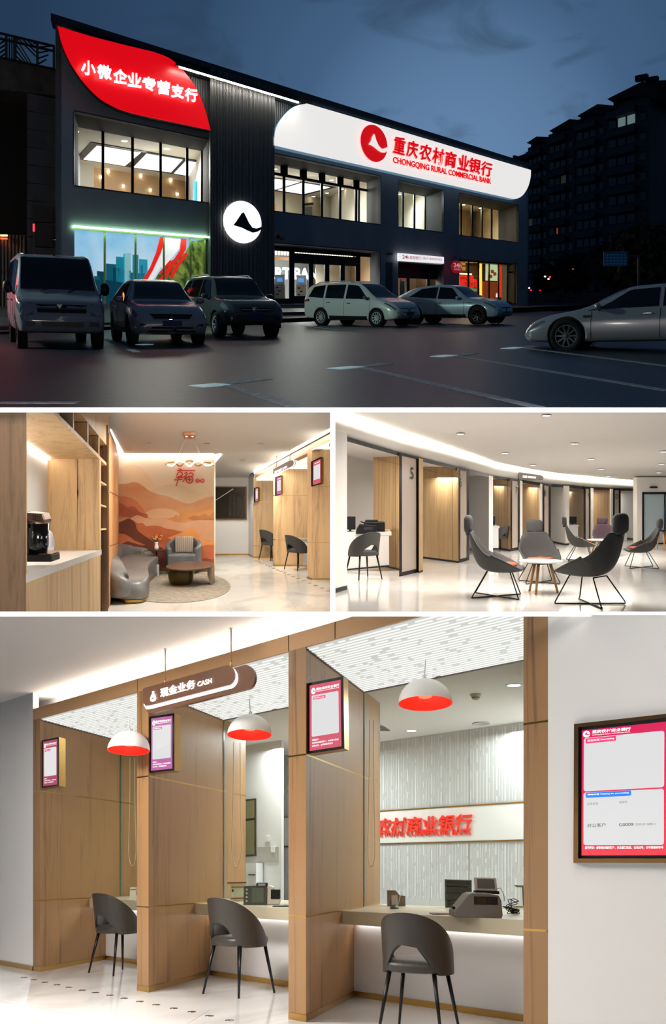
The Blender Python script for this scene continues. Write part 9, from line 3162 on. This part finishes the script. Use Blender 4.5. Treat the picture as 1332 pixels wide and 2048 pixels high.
 # desk printer and stacked trays behind
 t = on_counter('desk_printer', 'black desk printer with paper tray behind the middle counter glass', 'printer', 548, 1788, z=0.74)
 MB().box((-0.03, 0.3, 0.10), (0.30, 0.2, 0.05)).build('paper_tray', black_plastic, t, raw=True)
 MB().box((0.07, 0.3, 0.06), (0.2, 0.2, 0.06)).build('red_folder', mat('folder_rose', (150, 96, 84)), t, raw=True)
 MB().box((0.02, 0.3, 0.02), (0.34, 0.25, 0.04)).build('case', pale_plastic, t, raw=True)
 MB().box((-0.06, 0.3, 0.14), (0.16, 0.18, 0.012), Matrix.Rotation(radians(-12), 3, 'Y')).build('output_flap', black_plastic, t, raw=True)
 # ---- far left counter
 t = on_counter('notice_card', 'pale notice card at the far left counter beside the oak partition', 'card', 266, 1794)
 MB().box((0, 0, 0.06), (0.08, 0.04, 0.12)).build('card_box', mat('card_grey', (186, 180, 160)), t, raw=True)
 MB().box((0, -0.021, 0.09), (0.07, 0.002, 0.012)).build('red_line', mat('card_red', (150, 60, 44)), t, raw=True)
 # cord loops hanging behind the glass
 for i, (xa, xb, y0, y1, lb) in enumerate(((465, 482, 1485, 1735, 'pale blind cord loop hanging beside the middle counter glass'), (258, 271, 1515, 1732, 'pale blind cord loop hanging in the far left booth'), (737, 749, 1440, 1733, 'pale blind cord loop hanging beside the right-hand counter glass'))):
  kx = PIERS[[1, 0, 2][i]][1]
  pp = fb(kx) + into4 * (G4 + 0.12)
  d = pp + U4
  o = lambda x, y: P4.on(x, y, pp, d)
  mid = (xa + xb) / 2
  pts = [o(xa + 2, y0), o(xa + 1, (y0 + y1) / 2), o(xa - 1, y1 - 35), o(mid - 4, y1 - 6), o(mid, y1), o(mid + 4, y1 - 6), o(xb + 1, y1 - 35), o(xb - 1, (y0 + y1) / 2), o(xb - 2, y0)]
  tt = MB().tube(smooth_curve(pts, 5), 0.004, 6).build('blind_cord', mat('cord_cream', (214, 200, 170)), fr=P4)
  tag(tt, lb, 'cord', 'blind cords')

counter_goods()

# ====================================================================== added glowing divider bars between the places
bar_white = mat('white_divider_glow', (255, 255, 255), emit=1.0)  # glow added to keep the divider bars white; they are no lamps

def bars():
 def P(x, y, d):
  return Vector(((x - CX) / FOC * d, d, -(y - CY) / FOC * d)) + EYE
 def slab(name, x0, y0, x1, y1, d, deep, label):  # one added divider bar, no storey slab
  a = [P(x0, y1, d), P(x1, y1, d), P(x1, y0, d), P(x0, y0, d)]
  k = (d + deep) / d
  b = [EYE + (p - EYE) * k for p in a]
  m = MB().add(a + b, [(0, 1, 2, 3), (4, 5, 6, 7), (0, 1, 5, 4), (1, 2, 6, 5), (2, 3, 7, 6), (3, 0, 4, 7)])
  ob = m.build(name, bar_white)
  tag(ob, label, kind='structure')
 slab('added_divider_1', -600, 815, 1950, 824.5, 8.2, 0.10, 'white divider bar with added glow below the street scene')
 slab('added_divider_2', -600, 1223.5, 1950, 1233, 5.2, 0.10, 'white divider bar with added glow above the cash counter hall')
 slab('added_divider_3', 660.5, 824.5, 670.5, 1223.5, 8.2, 0.10, 'white divider bar with added glow between lounge and booths')

bars()
